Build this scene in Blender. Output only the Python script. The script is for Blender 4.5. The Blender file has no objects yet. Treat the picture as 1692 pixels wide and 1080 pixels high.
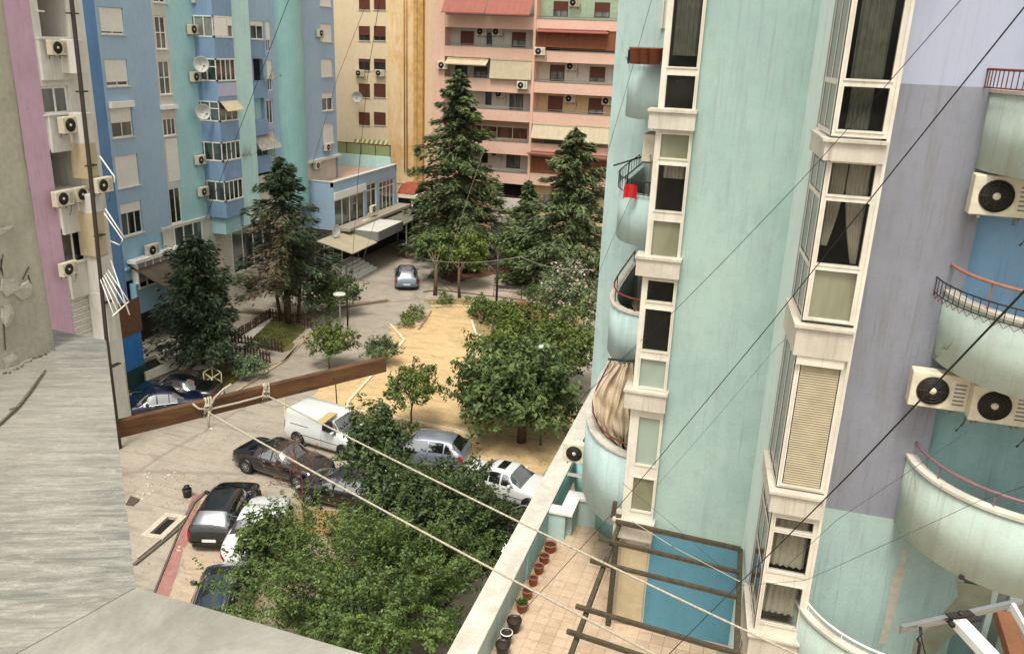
import bpy, bmesh, math, random
import numpy as np
from mathutils import Vector, Matrix
R = math.radians
rnd = random.Random(7)
SC = bpy.context.scene
COL = SC.collection
HC = 18.5                      # the photographer's window is 18.5 m above the yard
# ---------------------------------------------------------------- camera
FPX, CX, CY = 1382., 846., 540.
_D = np.array([-160., 4098., FPX]); _D /= np.linalg.norm(_D)
_Y = np.array([434., 0., FPX]); _Y[1] = -(_Y[0]*_D[0]+_Y[2]*_D[2])/_D[1]; _Y /= np.linalg.norm(_Y)
_Z = -_D
_X = np.cross(_Y, _Z); _X /= np.linalg.norm(_X)
CM = np.stack([_X, _Y, _Z])    # world = CM @ camera-space (x right, y down, z forward)
cam_d = bpy.data.cameras.new('camera'); cam = bpy.data.objects.new('camera', cam_d); COL.objects.link(cam)
cam_d.sensor_width = 36; cam_d.lens = 36*FPX/1692; cam_d.clip_start = .05; cam_d.clip_end = 3000
r_, u_, b_ = CM@[1, 0, 0], CM@[0, -1, 0], CM@[0, 0, -1]
cam.matrix_world = Matrix(((r_[0], u_[0], b_[0], 0), (r_[1], u_[1], b_[1], 0), (r_[2], u_[2], b_[2], HC), (0, 0, 0, 1)))
SC.camera = cam
# ---------------------------------------------------------------- sky, sun, exposure
SUN_EL, SUN_AZ = 64, 178       # azimuth of the sun, clockwise from +Y
w = bpy.data.worlds.new('World'); SC.world = w; w.use_nodes = True
nt = w.node_tree; bg = nt.nodes['Background']
sky = nt.nodes.new('ShaderNodeTexSky'); sky.sky_type = 'NISHITA'; sky.sun_disc = False
sky.sun_elevation = R(SUN_EL); sky.sun_rotation = R(SUN_AZ); sky.air_density = 1.0; sky.dust_density = 4.0
hs = nt.nodes.new('ShaderNodeHueSaturation'); hs.inputs['Saturation'].default_value = .03   # thin overcast: the cloud takes most blue out
nt.links.new(sky.outputs[0], hs.inputs['Color']); tn = nt.nodes.new('ShaderNodeMix'); tn.data_type = 'RGBA'; tn.blend_type = 'MULTIPLY'; tn.inputs[0].default_value = 1; tn.inputs[7].default_value = (1, .985, .945, 1)   # warm white of the cloud layer
nt.links.new(hs.outputs[0], tn.inputs[6]); nt.links.new(tn.outputs[2], bg.inputs['Color'])
bg.inputs['Strength'].default_value = .125
sl = bpy.data.lights.new('sun', 'SUN'); sl.energy = 1.5; sl.angle = R(18); sl.color = (1, .955, .87)
so = bpy.data.objects.new('sun', sl); COL.objects.link(so); so.location = (0, 0, 60)
so.rotation_euler = (Vector((-math.sin(R(SUN_AZ))*math.cos(R(SUN_EL)), -math.cos(R(SUN_AZ))*math.cos(R(SUN_EL)), -math.sin(R(SUN_EL))))).to_track_quat('-Z', 'Y').to_euler()
SC.view_settings.view_transform = 'Standard'; SC.view_settings.look = 'None'
SC.view_settings.exposure = 0.86; SC.view_settings.gamma = 1
SC.cycles.max_bounces = 6; SC.cycles.transparent_max_bounces = 8

# ---------------------------------------------------------------- geometry of the photograph
def ray(x, y): return CM@np.array([x-CX, y-CY, FPX])/FPX
def onZ(x, y, z): r = ray(x, y); r = r*((z-HC)/r[2]); return np.array([r[0], r[1], z])
def onY(x, y, Y): r = ray(x, y); r = r*(Y/r[1]); return np.array([r[0], Y, r[2]+HC])
def onX(x, y, X): r = ray(x, y); r = r*(X/r[0]); return np.array([X, r[1], r[2]+HC])
def at(x, y, d): r = ray(x, y); return r*d+np.array([0, 0, HC])      # d metres along the view axis
# ---------------------------------------------------------------- materials
def lin(h):
    h = h.lstrip('#'); c = [int(h[i:i+2], 16)/255 for i in (0, 2, 4)]
    return tuple(((v+.055)/1.055)**2.4 if v > .04045 else v/12.92 for v in c)+(1,)
_mats = {}
def desat(c, k): l = .21*c[0]+.72*c[1]+.07*c[2]; return tuple(v+(l-v)*k for v in c[:3])+(1,)
def mul(c, k): return (min(1, c[0]*k), min(1, c[1]*k), min(1, c[2]*k), 1)
class NT:
    def __init__(s, name):
        s.m = bpy.data.materials.new(name); s.m.use_nodes = True; s.t = s.m.node_tree; s.b = s.t.nodes['Principled BSDF']
    def n(s, t, **k):
        o = s.t.nodes.new(t)
        for a, v in k.items():
            if a in ('operation', 'blend_type', 'data_type', 'noise_dimensions', 'feature', 'wave_type', 'bands_direction', 'wave_profile', 'offset', 'squash'): setattr(o, a, v)
            else: o.inputs[a.replace('_', ' ')].default_value = v
        return o
    def l(s, a, b): s.t.links.new(a, b)
    def coord(s, scale=(1, 1, 1), rot=(0, 0, 0)):
        tc = s.t.nodes.new('ShaderNodeTexCoord'); mp = s.t.nodes.new('ShaderNodeMapping')
        mp.inputs['Scale'].default_value = scale; mp.inputs['Rotation'].default_value = rot
        s.l(tc.outputs['Object'], mp.inputs[0]); return mp.outputs[0]
    def rotscale(s, a, scale):
        v = s.coord((1, 1, 1), (0, 0, a)); mp = s.t.nodes.new('ShaderNodeMapping'); mp.inputs['Scale'].default_value = scale; s.l(v, mp.inputs[0]); return mp.outputs[0]
    def noise(s, vec, scale, detail=4, rough=.55, dist=0):
        o = s.t.nodes.new('ShaderNodeTexNoise'); o.inputs['Scale'].default_value = scale; o.inputs['Detail'].default_value = detail
        o.inputs['Roughness'].default_value = rough; o.inputs['Distortion'].default_value = dist
        s.l(vec, o.inputs['Vector']); return o.outputs['Fac']
    def ramp(s, fac, a, b, ca=(0, 0, 0, 1), cb=(1, 1, 1, 1)):
        o = s.t.nodes.new('ShaderNodeValToRGB'); o.color_ramp.elements[0].position = a; o.color_ramp.elements[1].position = b
        o.color_ramp.elements[0].color = ca; o.color_ramp.elements[1].color = cb; s.l(fac, o.inputs[0]); return o.outputs[0]
    def mix(s, fac, a, b, bt='MIX'):
        o = s.t.nodes.new('ShaderNodeMix'); o.data_type = 'RGBA'; o.blend_type = bt
        if isinstance(fac, float) or isinstance(fac, int): o.inputs[0].default_value = fac
        else: s.l(fac, o.inputs[0])
        for v, i in ((a, 6), (b, 7)):
            if isinstance(v, tuple): o.inputs[i].default_value = v
            else: s.l(v, o.inputs[i])
        return o.outputs[2]
    def bump(s, h, st=.2, d=.02):
        o = s.t.nodes.new('ShaderNodeBump'); o.inputs['Strength'].default_value = st; o.inputs['Distance'].default_value = d
        s.l(h, o.inputs['Height']); s.l(o.outputs[0], s.b.inputs['Normal'])
def plain(name, c, rough=.6, metal=0, var=.12, scale=6, bump=0, spec=None):
    if name in _mats: return _mats[name]
    c = lin(c) if isinstance(c, str) else c
    m = NT(name); v = m.coord(); n = m.noise(v, scale, 5)
    m.l(m.mix(m.ramp(n, .3, .7), mul(c, 1-var), mul(c, 1+var)), m.b.inputs['Base Color'])
    m.b.inputs['Roughness'].default_value = rough; m.b.inputs['Metallic'].default_value = metal
    if spec is not None: m.b.inputs['Specular IOR Level'].default_value = spec
    if bump: m.bump(m.noise(v, scale*6, 4), bump, .02)
    _mats[name] = m.m; return m.m
def wallm(name, c, c2=None, dirt='6d6a5c', dk=.35, scale=.5, rough=.85, streak=.35, dz=.25, ds=.12, crack=0, cl=1.):
    """painted render: large tone patches, vertical run-off streaks, fine grain"""
    if name in _mats: return _mats[name]
    c = desat(lin(c), ds); c2 = desat(lin(c2), ds) if c2 else mul(c, .86); d = lin(dirt)
    m = NT(name); v = m.coord(); big = m.noise(v, scale, 5, .6)
    base = m.mix(m.ramp(big, .35, .68), c, c2)
    vs = m.coord((2.2, 2.2, dz)); st = m.noise(vs, 1.0/max(scale, .3), 6, .65, .3)
    f = m.ramp(st, .5, .8, (0, 0, 0, 1), (streak,)*3+(1,))
    base = m.mix(f, base, d)
    v3 = m.coord((9, 9, .35)); s3 = m.noise(v3, 1.3, 5, .7, .2); f3 = m.ramp(s3, .56, .74, (0, 0, 0, 1), (min(1, streak*1.1),)*3+(1,)); base = m.mix(f3, base, mul(d, .8))
    n5 = m.noise(v, 3.3, 8, .68, .5); base = m.mix(m.ramp(n5, .5, .7, (0, 0, 0, 1), (.32*cl,)*3+(1,)), base, mul(c, .62)); base = m.mix(m.ramp(n5, .2, .42, (.22*cl,)*3+(1,), (0, 0, 0, 1)), base, mul(c, 1.15))
    if crack:
        vo = m.t.nodes.new('ShaderNodeTexVoronoi'); vo.feature = 'DISTANCE_TO_EDGE'; vo.inputs['Scale'].default_value = crack
        ns = m.t.nodes.new('ShaderNodeTexNoise'); ns.inputs['Scale'].default_value = 3; ns.inputs['Detail'].default_value = 6; m.l(v, ns.inputs['Vector']); ad = m.t.nodes.new('ShaderNodeVectorMath'); ad.operation = 'MULTIPLY_ADD'; ad.inputs[1].default_value = (.5, .5, .5); m.l(ns.outputs['Color'], ad.inputs[0]); m.l(v, ad.inputs[2]); m.l(ad.outputs[0], vo.inputs['Vector'])
        a_ = m.ramp(vo.outputs['Distance'], .002, .006, (1, 1, 1, 1), (0, 0, 0, 1)); b_ = m.ramp(m.noise(v, .7, 3), .55, .62); mm_ = m.t.nodes.new('ShaderNodeMath'); mm_.operation = 'MULTIPLY'; m.l(a_, mm_.inputs[0]); m.l(b_, mm_.inputs[1]); base = m.mix(mm_.outputs[0], base, mul(d, .5))
    g = m.noise(v, 26, 6, .7)
    base = m.mix(m.ramp(g, .35, .75, (0, 0, 0, 1), (dk*.5,)*3+(1,)), base, mul(c, .55))
    m.l(base, m.b.inputs['Base Color']); m.b.inputs['Roughness'].default_value = rough
    m.bump(m.noise(v, 18, 6, .65), .25, .012)
    _mats[name] = m.m; return m.m
def glassm(name, c='15191a', rough=.06, c2=None, alpha=None, scale=.6):
    """window glass; far panes stay opaque and show the dim room behind as soft tone patches"""
    if name in _mats: return _mats[name]
    m = NT(name); c = lin(c); c2 = lin(c2) if c2 else mul(c, 2.2)
    v = m.coord((1, 1, .35)); n = m.noise(v, scale, 3, .5, .4)
    m.l(m.mix(m.ramp(n, .42, .62), c, c2), m.b.inputs['Base Color'])
    m.b.inputs['Roughness'].default_value = rough; m.b.inputs['IOR'].default_value = 1.85
    if alpha: m.b.inputs['Alpha'].default_value = alpha
    _mats[name] = m.m; return m.m
def leafm(name, c, c2, tl=.25):
    if name in _mats: return _mats[name]
    m = NT(name); c = lin(c); c2 = lin(c2)
    geo = m.t.nodes.new('ShaderNodeNewGeometry'); v = m.coord(); n = m.noise(v, .9, 3)
    a = m.t.nodes.new('ShaderNodeMath'); a.operation = 'ADD'; a.use_clamp = True
    s_ = m.t.nodes.new('ShaderNodeMath'); s_.operation = 'MULTIPLY'; s_.inputs[1].default_value = .95
    m.l(geo.outputs['Random Per Island'], s_.inputs[0]); m.l(s_.outputs[0], a.inputs[0])
    s2 = m.t.nodes.new('ShaderNodeMath'); s2.operation = 'MULTIPLY_ADD'; s2.inputs[1].default_value = 2.0; s2.inputs[2].default_value = -.9
    m.l(n, s2.inputs[0]); m.l(s2.outputs[0], a.inputs[1])
    colr = m.mix(a.outputs[0], c, c2)
    m.l(colr, m.b.inputs['Base Color']); m.b.inputs['Roughness'].default_value = .5; m.b.inputs['Specular IOR Level'].default_value = .35
    tr = m.t.nodes.new('ShaderNodeBsdfTranslucent'); m.l(colr, tr.inputs['Color'])
    mx = m.t.nodes.new('ShaderNodeMixShader'); mx.inputs[0].default_value = tl
    out = m.t.nodes['Material Output']; m.l(m.b.outputs[0], mx.inputs[1]); m.l(tr.outputs[0], mx.inputs[2]); m.l(mx.outputs[0], out.inputs['Surface'])
    _mats[name] = m.m; return m.m
# ---------------------------------------------------------------- objects
def tag(o, label=None, cat=None, group=None, kind=None):
    if label: o['label'] = label
    if cat: o['category'] = cat
    if group: o['group'] = group
    if kind: o['kind'] = kind
    return o
def empty(name, loc, label=None, cat=None, group=None, rz=0):
    o = bpy.data.objects.new(name, None); COL.objects.link(o); o.location = loc; o.rotation_euler = (0, 0, rz)
    o.empty_display_size = .3
    return tag(o, label, cat, group)
class MB:
    """collects faces; build() links them as ONE mesh object"""
    def __init__(s): s.v = []; s.f = []; s.mi = []; s.k = 0; s.sm = []
    def add(s, vs, fs, smooth=False):
        n = len(s.v); s.v.extend([tuple(map(float, p)) for p in vs])
        for f in fs: s.f.append([n+i for i in f]); s.mi.append(s.k); s.sm.append(smooth)
        return s
    def box(s, x0, x1, y0, y1, z0, z1):
        if x0 > x1: x0, x1 = x1, x0
        if y0 > y1: y0, y1 = y1, y0
        if z0 > z1: z0, z1 = z1, z0
        v = [(x0, y0, z0), (x1, y0, z0), (x1, y1, z0), (x0, y1, z0), (x0, y0, z1), (x1, y0, z1), (x1, y1, z1), (x0, y1, z1)]
        return s.add(v, [(0, 3, 2, 1), (4, 5, 6, 7), (0, 1, 5, 4), (1, 2, 6, 5), (2, 3, 7, 6), (3, 0, 4, 7)])
    def bar(s, a, b, w, h, up=(0, 0, 1)):
        a = Vector(a); b = Vector(b); d = (b-a).normalized(); u = Vector(up)
        if abs(d.dot(u)) > .98: u = Vector((0, 1, 0))
        sx = d.cross(u).normalized(); uz = sx.cross(d).normalized()
        v = []
        for p in (a, b):
            for i, j in ((-1, -1), (1, -1), (1, 1), (-1, 1)): v.append(p+sx*(i*w/2)+uz*(j*h/2))
        return s.add(v, [(3, 2, 1, 0), (4, 5, 6, 7), (0, 1, 5, 4), (1, 2, 6, 5), (2, 3, 7, 6), (3, 0, 4, 7)])
    def tube(s, pts, r, n=6, r2=None, cap=True):
        pts = [Vector(p) for p in pts]; m = len(pts); vs = []; fs = []
        for i, p in enumerate(pts):
            d = (pts[min(i+1, m-1)]-pts[max(i-1, 0)]).normalized()
            u = Vector((0, 0, 1)) if abs(d.z) < .9 else Vector((1, 0, 0))
            a = d.cross(u).normalized(); b = d.cross(a)
            rr = r if r2 is None else r+(r2-r)*i/(m-1)
            if isinstance(r, (list, tuple)): rr = r[i]
            for k in range(n):
                t = 2*math.pi*k/n; vs.append(p+a*(rr*math.cos(t))+b*(rr*math.sin(t)))
        for i in range(m-1):
            for k in range(n): fs.append((i*n+k, i*n+(k+1) % n, (i+1)*n+(k+1) % n, (i+1)*n+k))
        if cap: fs.append(tuple(range(n-1, -1, -1))); fs.append(tuple((m-1)*n+k for k in range(n)))
        return s.add(vs, fs, n > 4)
    def prism(s, poly, z0, z1, smooth=False):
        """plan polygon (x, y) extruded in z"""
        n = len(poly); v = [(p[0], p[1], z0) for p in poly]+[(p[0], p[1], z1) for p in poly]
        f = [tuple(range(n-1, -1, -1)), tuple(range(n, 2*n))]
        s.add(v, f); s.add(v, [(i, (i+1) % n, (i+1) % n+n, i+n) for i in range(n)], smooth); return s
    def lathe(s, prof, c=(0, 0, 0), n=20, axis='z'):
        vs = []; fs = []
        for r, z in prof:
            for k in range(n):
                t = 2*math.pi*k/n; a, b = r*math.cos(t), r*math.sin(t)
                vs.append({'z': (c[0]+a, c[1]+b, c[2]+z), 'y': (c[0]+a, c[1]+z, c[2]+b), 'x': (c[0]+z, c[1]+a, c[2]+b)}[axis])
        for i in range(len(prof)-1):
            for k in range(n): fs.append((i*n+k, i*n+(k+1) % n, (i+1)*n+(k+1) % n, (i+1)*n+k))
        return s.add(vs, fs, True)
    def build(s, name, mats, parent=None, bevel=0, origin=None):
        if not s.v: return None
        me = bpy.data.meshes.new(name); v = np.array(s.v)
        if parent is not None:
            o0 = np.array(world_loc(parent)); v = v-o0
        elif origin is not None: v = v-np.array(origin)
        me.from_pydata([tuple(p) for p in v], [], s.f)
        if not isinstance(mats, (list, tuple)): mats = [mats]
        for m in mats: me.materials.append(m)
        me.polygons.foreach_set('material_index', s.mi); me.polygons.foreach_set('use_smooth', s.sm)
        bm = bmesh.new(); bm.from_mesh(me); bmesh.ops.recalc_face_normals(bm, faces=bm.faces); bm.to_mesh(me); bm.free()
        me.update()
        o = bpy.data.objects.new(name, me); COL.objects.link(o)
        if parent is not None: o.parent = parent
        elif origin is not None: o.location = origin
        if bevel:
            b = o.modifiers.new('bevel', 'BEVEL'); b.width = bevel; b.segments = 2; b.limit_method = 'ANGLE'; b.angle_limit = R(40)
        return o
def world_loc(o):
    p = Vector(o.location); q = o.parent
    while q: p = p+Vector(q.location); q = q.parent
    return p
def copy_tree(o, parent=None):
    c = o.copy(); COL.objects.link(c); c.parent = parent
    for ch in [k for k in KIDS.get(o.name, [])]: n = copy_tree(ch, c)
    return c
KIDS = {}
def index_kids():
    KIDS.clear()
    for o in COL.objects:
        if o.parent: KIDS.setdefault(o.parent.name, []).append(o)
def rawmesh(name, v, f4, mat, parent=None, origin=(0, 0, 0), smooth=False):
    """many quads at once"""
    v = np.asarray(v, dtype=np.float32)-np.asarray(origin, dtype=np.float32); n = len(f4)
    me = bpy.data.meshes.new(name); me.vertices.add(len(v)); me.vertices.foreach_set('co', v.ravel())
    me.loops.add(n*4); me.loops.foreach_set('vertex_index', np.asarray(f4, dtype=np.int32).ravel())
    me.polygons.add(n); me.polygons.foreach_set('loop_start', np.arange(0, n*4, 4, dtype=np.int32))
    me.materials.append(mat); me.update(calc_edges=True); me.validate()
    o = bpy.data.objects.new(name, me); COL.objects.link(o)
    if parent is not None: o.parent = parent
    else: o.location = origin
    return o
# ---------------------------------------------------------------- walls with real openings
# ax 'X': wall in plane x=p facing +X, u=y ; 'Y': wall in plane y=p facing -Y, u=x
def W(ax, p, u, d, z): return (p+d, u, z) if ax == 'X' else (u, p-d, z)
def bx(mb, ax, p, u0, u1, d0, d1, z0, z1):
    a = W(ax, p, u0, d0, z0); b = W(ax, p, u1, d1, z1); return mb.box(a[0], b[0], a[1], b[1], a[2], b[2])
def wall_panel(mb, ax, p, u0, u1, z0, z1, holes=(), depth=.22):
    us = sorted({u0, u1, *[min(max(h[k], u0), u1) for h in holes for k in (0, 1)]}); zs = sorted({z0, z1, *[min(max(h[k], z0), z1) for h in holes for k in (2, 3)]})
    for i in range(len(us)-1):
        for j in range(len(zs)-1):
            um = (us[i]+us[i+1])/2; zm = (zs[j]+zs[j+1])/2
            if any(h[0] < um < h[1] and h[2] < zm < h[3] for h in holes): continue
            mb.add([W(ax, p, us[i], 0, zs[j]), W(ax, p, us[i+1], 0, zs[j]), W(ax, p, us[i+1], 0, zs[j+1]), W(ax, p, us[i], 0, zs[j+1])], [(0, 1, 2, 3)])
    for h in holes:
        a, b, c, d = max(h[0], u0), min(h[1], u1), max(h[2], z0), min(h[3], z1)
        if a >= b or c >= d: continue
        dp = h[4] if len(h) > 4 else depth
        q = [(a, c), (b, c), (b, d), (a, d)]
        for k in range(4):
            (s1, t1), (s2, t2) = q[k], q[(k+1) % 4]
            mb.add([W(ax, p, s1, 0, t1), W(ax, p, s2, 0, t2), W(ax, p, s2, -dp, t2), W(ax, p, s1, -dp, t1)], [(0, 1, 2, 3)])
def rect(ax, p, tl, br):
    f = onX if ax == 'X' else onY; a = f(*tl, p); b = f(*br, p); i = 1 if ax == 'X' else 0
    return (min(a[i], b[i]), max(a[i], b[i]), min(a[2], b[2]), max(a[2], b[2]))
M_ = {}
def window(parent, ax, p, r, cols=2, rows=1, shutter=0, rec=.16, fr=.07, frame='frame_white', glass='glass_far', sill=True, shut='shutter', box=False, transom=0):
    """r = (u0,u1,z0,z1): frame > pane, shutter, sill"""
    u0, u1, z0, z1 = r[:4]; f = MB(); w_ = u1-u0; h = z1-z0; e = .012
    u0 += e; u1 -= e; z0 += e; z1 -= e
    a = -rec; b = -rec+.07
    bx(f, ax, p, u0, u0+fr, a, b, z0, z1); bx(f, ax, p, u1-fr, u1, a, b, z0, z1)
    bx(f, ax, p, u0+fr, u1-fr, a, b, z0, z0+fr); bx(f, ax, p, u0+fr, u1-fr, a, b, z1-fr, z1)
    for i in range(1, cols):
        c = u0+w_*i/cols; bx(f, ax, p, c-fr*.45, c+fr*.45, a+.004, b-.004, z0+fr, z1-fr)
    zt = [z0+h*k/rows for k in range(1, rows)]
    if transom: zt.append(z1-transom*h)
    for c in zt: bx(f, ax, p, u0+fr, u1-fr, a+.008, b-.008, c-fr*.4, c+fr*.4)
    fo = f.build('window', M_[frame], parent)
    g = MB(); bx(g, ax, p, u0+fr*.5, u1-fr*.5, a+.02, a+.032, z0+fr*.5, z1-fr*.5); g.build('pane', M_[glass], fo)
    if shutter:
        s = MB(); zb = z1-(h)*shutter; d0 = -rec+.075; k = max(3, int((z1-zb)/.075)); st = (z1-zb)/k
        for i in range(k): bx(s, ax, p, u0+.02, u1-.02, d0, d0+.03, zb+i*st+.006, zb+(i+1)*st-.004); bx(s, ax, p, u0+.025, u1-.025, d0+.003, d0+.014, zb+i*st-.004, zb+i*st+.006)
        s.build('shutter', M_[shut], fo)
    if box:
        s = MB(); bx(s, ax, p, u0-.08, u1+.08, -.02, .22, z1-.02, z1+.32); s.build('shutter_box', M_[shut], fo)
    if sill:
        s = MB(); bx(s, ax, p, u0-.08, u1+.08, -rec+.072, .07, z0-.06, z0+.004); s.build('sill', M_['sill'], fo)
    return fo
# ---------------------------------------------------------------- air conditioners, dishes
def ac_proto():
    r = empty('air_conditioner', (0, 0, 0)); w_, h, d = .84, .58, .32
    c = MB(); c.box(-w_/2, w_/2, -d, -.06, 0, h); c.build('casing', M_['ac'], r, bevel=.02)
    g = MB(); g.lathe([(.0, -d-.004), (.235, -d-.004), (.235, -d-.012), (.0, -d-.012)], (-.1, 0, h/2), 24, 'y'); g.build('fan_opening', M_['acdark'], r)
    g = MB()
    for rr in (.08, .13, .18, .225):
        pts = [(-.1+rr*math.cos(t), -d-.02, h/2+rr*math.sin(t)) for t in np.linspace(0, 2*math.pi, 21)]; g.tube(pts, .004, 4, cap=False)
    for k in range(8):
        t = k*math.pi/4; g.tube([(-.1+.04*math.cos(t), -d-.02, h/2+.04*math.sin(t)), (-.1+.235*math.cos(t), -d-.018, h/2+.235*math.sin(t))], .004, 4)
    g.build('fan_grille', M_['acring'], r)
    g = MB(); g.lathe([(.0, -d-.036), (.05, -d-.034), (.055, -d-.012)], (-.1, 0, h/2), 14, 'y'); g.build('fan_hub', M_['ac'], r)
    l = MB()
    for k in range(6): l.box(.2, .36, -d-.006, -d-.001, .1+k*.065, .125+k*.065)
    l.build('side_vent', M_['acgrey'], r)
    for x in (-.28, .28): b = MB(); b.box(x-.02, x+.02, -d, 0, -.04, -.005); b.box(x-.02, x+.02, -.03, 0, -.16, -.04); b.build('bracket', M_['acgrey'], r)
    p = MB(); p.tube([(w_/2, -.14, .15), (w_/2+.07, -.12, .1), (w_/2+.1, -.05, -.05), (w_/2+.08, -.02, -.3), (w_/2+.0, -.015, -.45)], .018, 6); p.build('hose', M_['acgrey'], r)
    return r
def dish_proto():
    r = empty('satellite_dish', (0, 0, 0)); rad = .45
    d = MB(); prof = [(rad*t, -.42-.0+(-.14)*(t*t)) for t in np.linspace(0, 1, 7)]
    d.lathe(prof+[(rad*.98, -.55), (0.01, -.405)], (0, 0, 0), 20, 'y'); d.build('reflector', M_['dish'], r)
    a = MB(); a.tube([(0, -.44, -.38), (0, -.95, -.1)], .012, 5); a.box(-.04, .04, -1.02, -.92, -.12, -.02); a.build('feed_arm', M_['acgrey'], r)
    m = MB(); m.tube([(0, 0, -.3), (0, -.3, -.3), (0, -.42, -.02)], .025, 6); m.box(-.08, .08, -.03, 0, -.4, -.2); m.build('mount', M_['acgrey'], r)
    return r
def place(proto, loc, rz, label, cat, group, used, scale=1):
    if not used.get(proto.name): o = proto; used[proto.name] = 1
    else: o = copy_tree(proto)
    o.location = loc; o.rotation_euler = (0, 0, rz); o.scale = (scale,)*3
    tag(o, label, cat, group); return o
# ---------------------------------------------------------------- foliage
def quads(c, ax1, ax2):
    """diamond leaves with centre c, half axes ax1, ax2"""
    n = len(c); v = np.empty((n, 4, 3)); v[:, 0] = c-ax1; v[:, 1] = c+ax2-ax1*.1; v[:, 2] = c+ax1; v[:, 3] = c-ax2-ax1*.1
    return v.reshape(-1, 3), np.arange(n*4).reshape(n, 4)
def unit(v): return v/np.maximum(np.linalg.norm(v, axis=-1, keepdims=True), 1e-9)
def leafcloud(rng, cen, nrm, size, up=.6, asp=.6):
    n = len(cen); N = unit(nrm*(1-up)+rng.normal(size=(n, 3))*.45+np.array([0, 0, up])); t = unit(np.cross(N, rng.normal(size=(n, 3))))
    b = np.cross(N, t); s = size*rng.uniform(.6, 1.25, (n, 1)); return quads(cen, t*s*.5, b*s*.5*asp)
def crown_pts(rng, c, rad, n, clumps=40, cr=.3, taper=0, low=.35):
    """leaf positions on clump surfaces spread through an uneven ellipsoid"""
    c = np.array(c, float); rad = np.array(rad, float)
    d = unit(rng.normal(size=(clumps, 3))); d[:, 2] = np.where(d[:, 2] < -low, -d[:, 2]*.6, d[:, 2]); rr = rng.uniform(.5, .88, (clumps, 1))**.8
    cc = d*rr
    if taper: cc[:, :2] *= (1-taper*(cc[:, 2:3]+1)/2)
    k = rng.integers(0, clumps, n); e = unit(rng.normal(size=(n, 3))); e[:, 2] = np.abs(e[:, 2])*np.where(rng.random(n) < .75, 1, -1)
    sz = rng.uniform(.6, 1.3, clumps)*cr
    p = cc[k]+e*(sz[k]*rng.uniform(.55, 1.05, n)**.6)[:, None]*np.array([1, 1, .7])
    return c+p*rad, unit(e)
def crown_shoots(rng, c, rad, n, per=42, L=.5, sp=.16, upb=.5, low=.6, fill=.14, rag=.22):
    c = np.array(c, float); rad = np.array(rad, float); k = max(8, int(n*(1-fill)/per)); d = unit(rng.normal(size=(k*2, 3))); d = d[d[:, 2] > -low][:k]; k = len(d)
    ph = rng.uniform(0, 6.28, 6)
    lump = 1+rag*.55*np.sin(d[:, 0]*5+ph[0]+2*np.sin(d[:, 2]*3+ph[1]))+rag*.55*np.sin(d[:, 1]*6+ph[2]+d[:, 2]*4)+rag*.4*np.sin(d[:, 2]*9+ph[3]+d[:, 0]*7)
    r = rng.uniform(.48, .86, k)*lump; s = d*r[:, None]; low_ = unit(d*np.array([1, 1, .6])+np.array([0, 0, upb])*rng.uniform(.3, 1.4, (k, 1))+rng.normal(size=(k, 3))*.35)
    ll = L*rng.uniform(.55, 1.5, k); m = np.repeat(np.arange(k), per); t = rng.random(len(m))**.8
    off = rng.normal(size=(len(m), 3))*sp*(1.1-.75*t)[:, None]; p = c+s[m]*rad+low_[m]*(t*ll[m])[:, None]+off
    nrm = unit(off+low_[m]*.3)
    nf = int(n*fill); q = unit(rng.normal(size=(nf, 3)))*rng.random((nf, 1))**.4*.7; p = np.r_[p, c+q*rad]; nrm = np.r_[nrm, unit(q+1e-6)]
    return p, nrm
def trunk_mb(base, h, r, limbs, rng, crown_c, crown_r):
    t = MB(); b = Vector(base); pts = [b, b+Vector((rng.uniform(-.1, .1), rng.uniform(-.1, .1), h*.5)), b+Vector((rng.uniform(-.2, .2), rng.uniform(-.2, .2), h))]
    t.tube(pts, [r*1.25, r, r*.75], 9)
    for i in range(limbs):
        a = i*2.4+rng.uniform(0, .6); z = h*rng.uniform(.6, 1.0); s = b+Vector((0, 0, z)); e = Vector(crown_c)+Vector((math.cos(a)*crown_r[0]*.6, math.sin(a)*crown_r[1]*.6, rng.uniform(-.2, .55)*crown_r[2]))
        m = s.lerp(e, .5)+Vector((rng.uniform(-.2, .2), rng.uniform(-.2, .2), .15)); t.tube([s, m, e], [r*.5, r*.32, r*.1], 6)
    return t
def broadleaf(name, label, base, crown_c, rad, n, leaf, mat, seed, clumps=40, cr=.3, tr=.12, taper=0, group=None, cat='tree', limbs=7, up=.42, asp=.5, low=.75, L=None, per=40, upb=.5, rag=.36):
    rng = np.random.default_rng(seed); root = empty(name, base, label, cat, group)
    h = max(.3, crown_c[2]-rad[2]*.45-base[2])
    trunk_mb(base, h, tr, limbs, rng, crown_c, rad).build('trunk', M_['bark'], root)
    p, e = crown_shoots(rng, crown_c, rad, n, per, L or max(rad)*.26, leaf*.8, upb, low, rag=rag); v, f = leafcloud(rng, p, e, leaf, up, asp)
    rawmesh('crown', v, f, mat, root, base); return root
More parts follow.
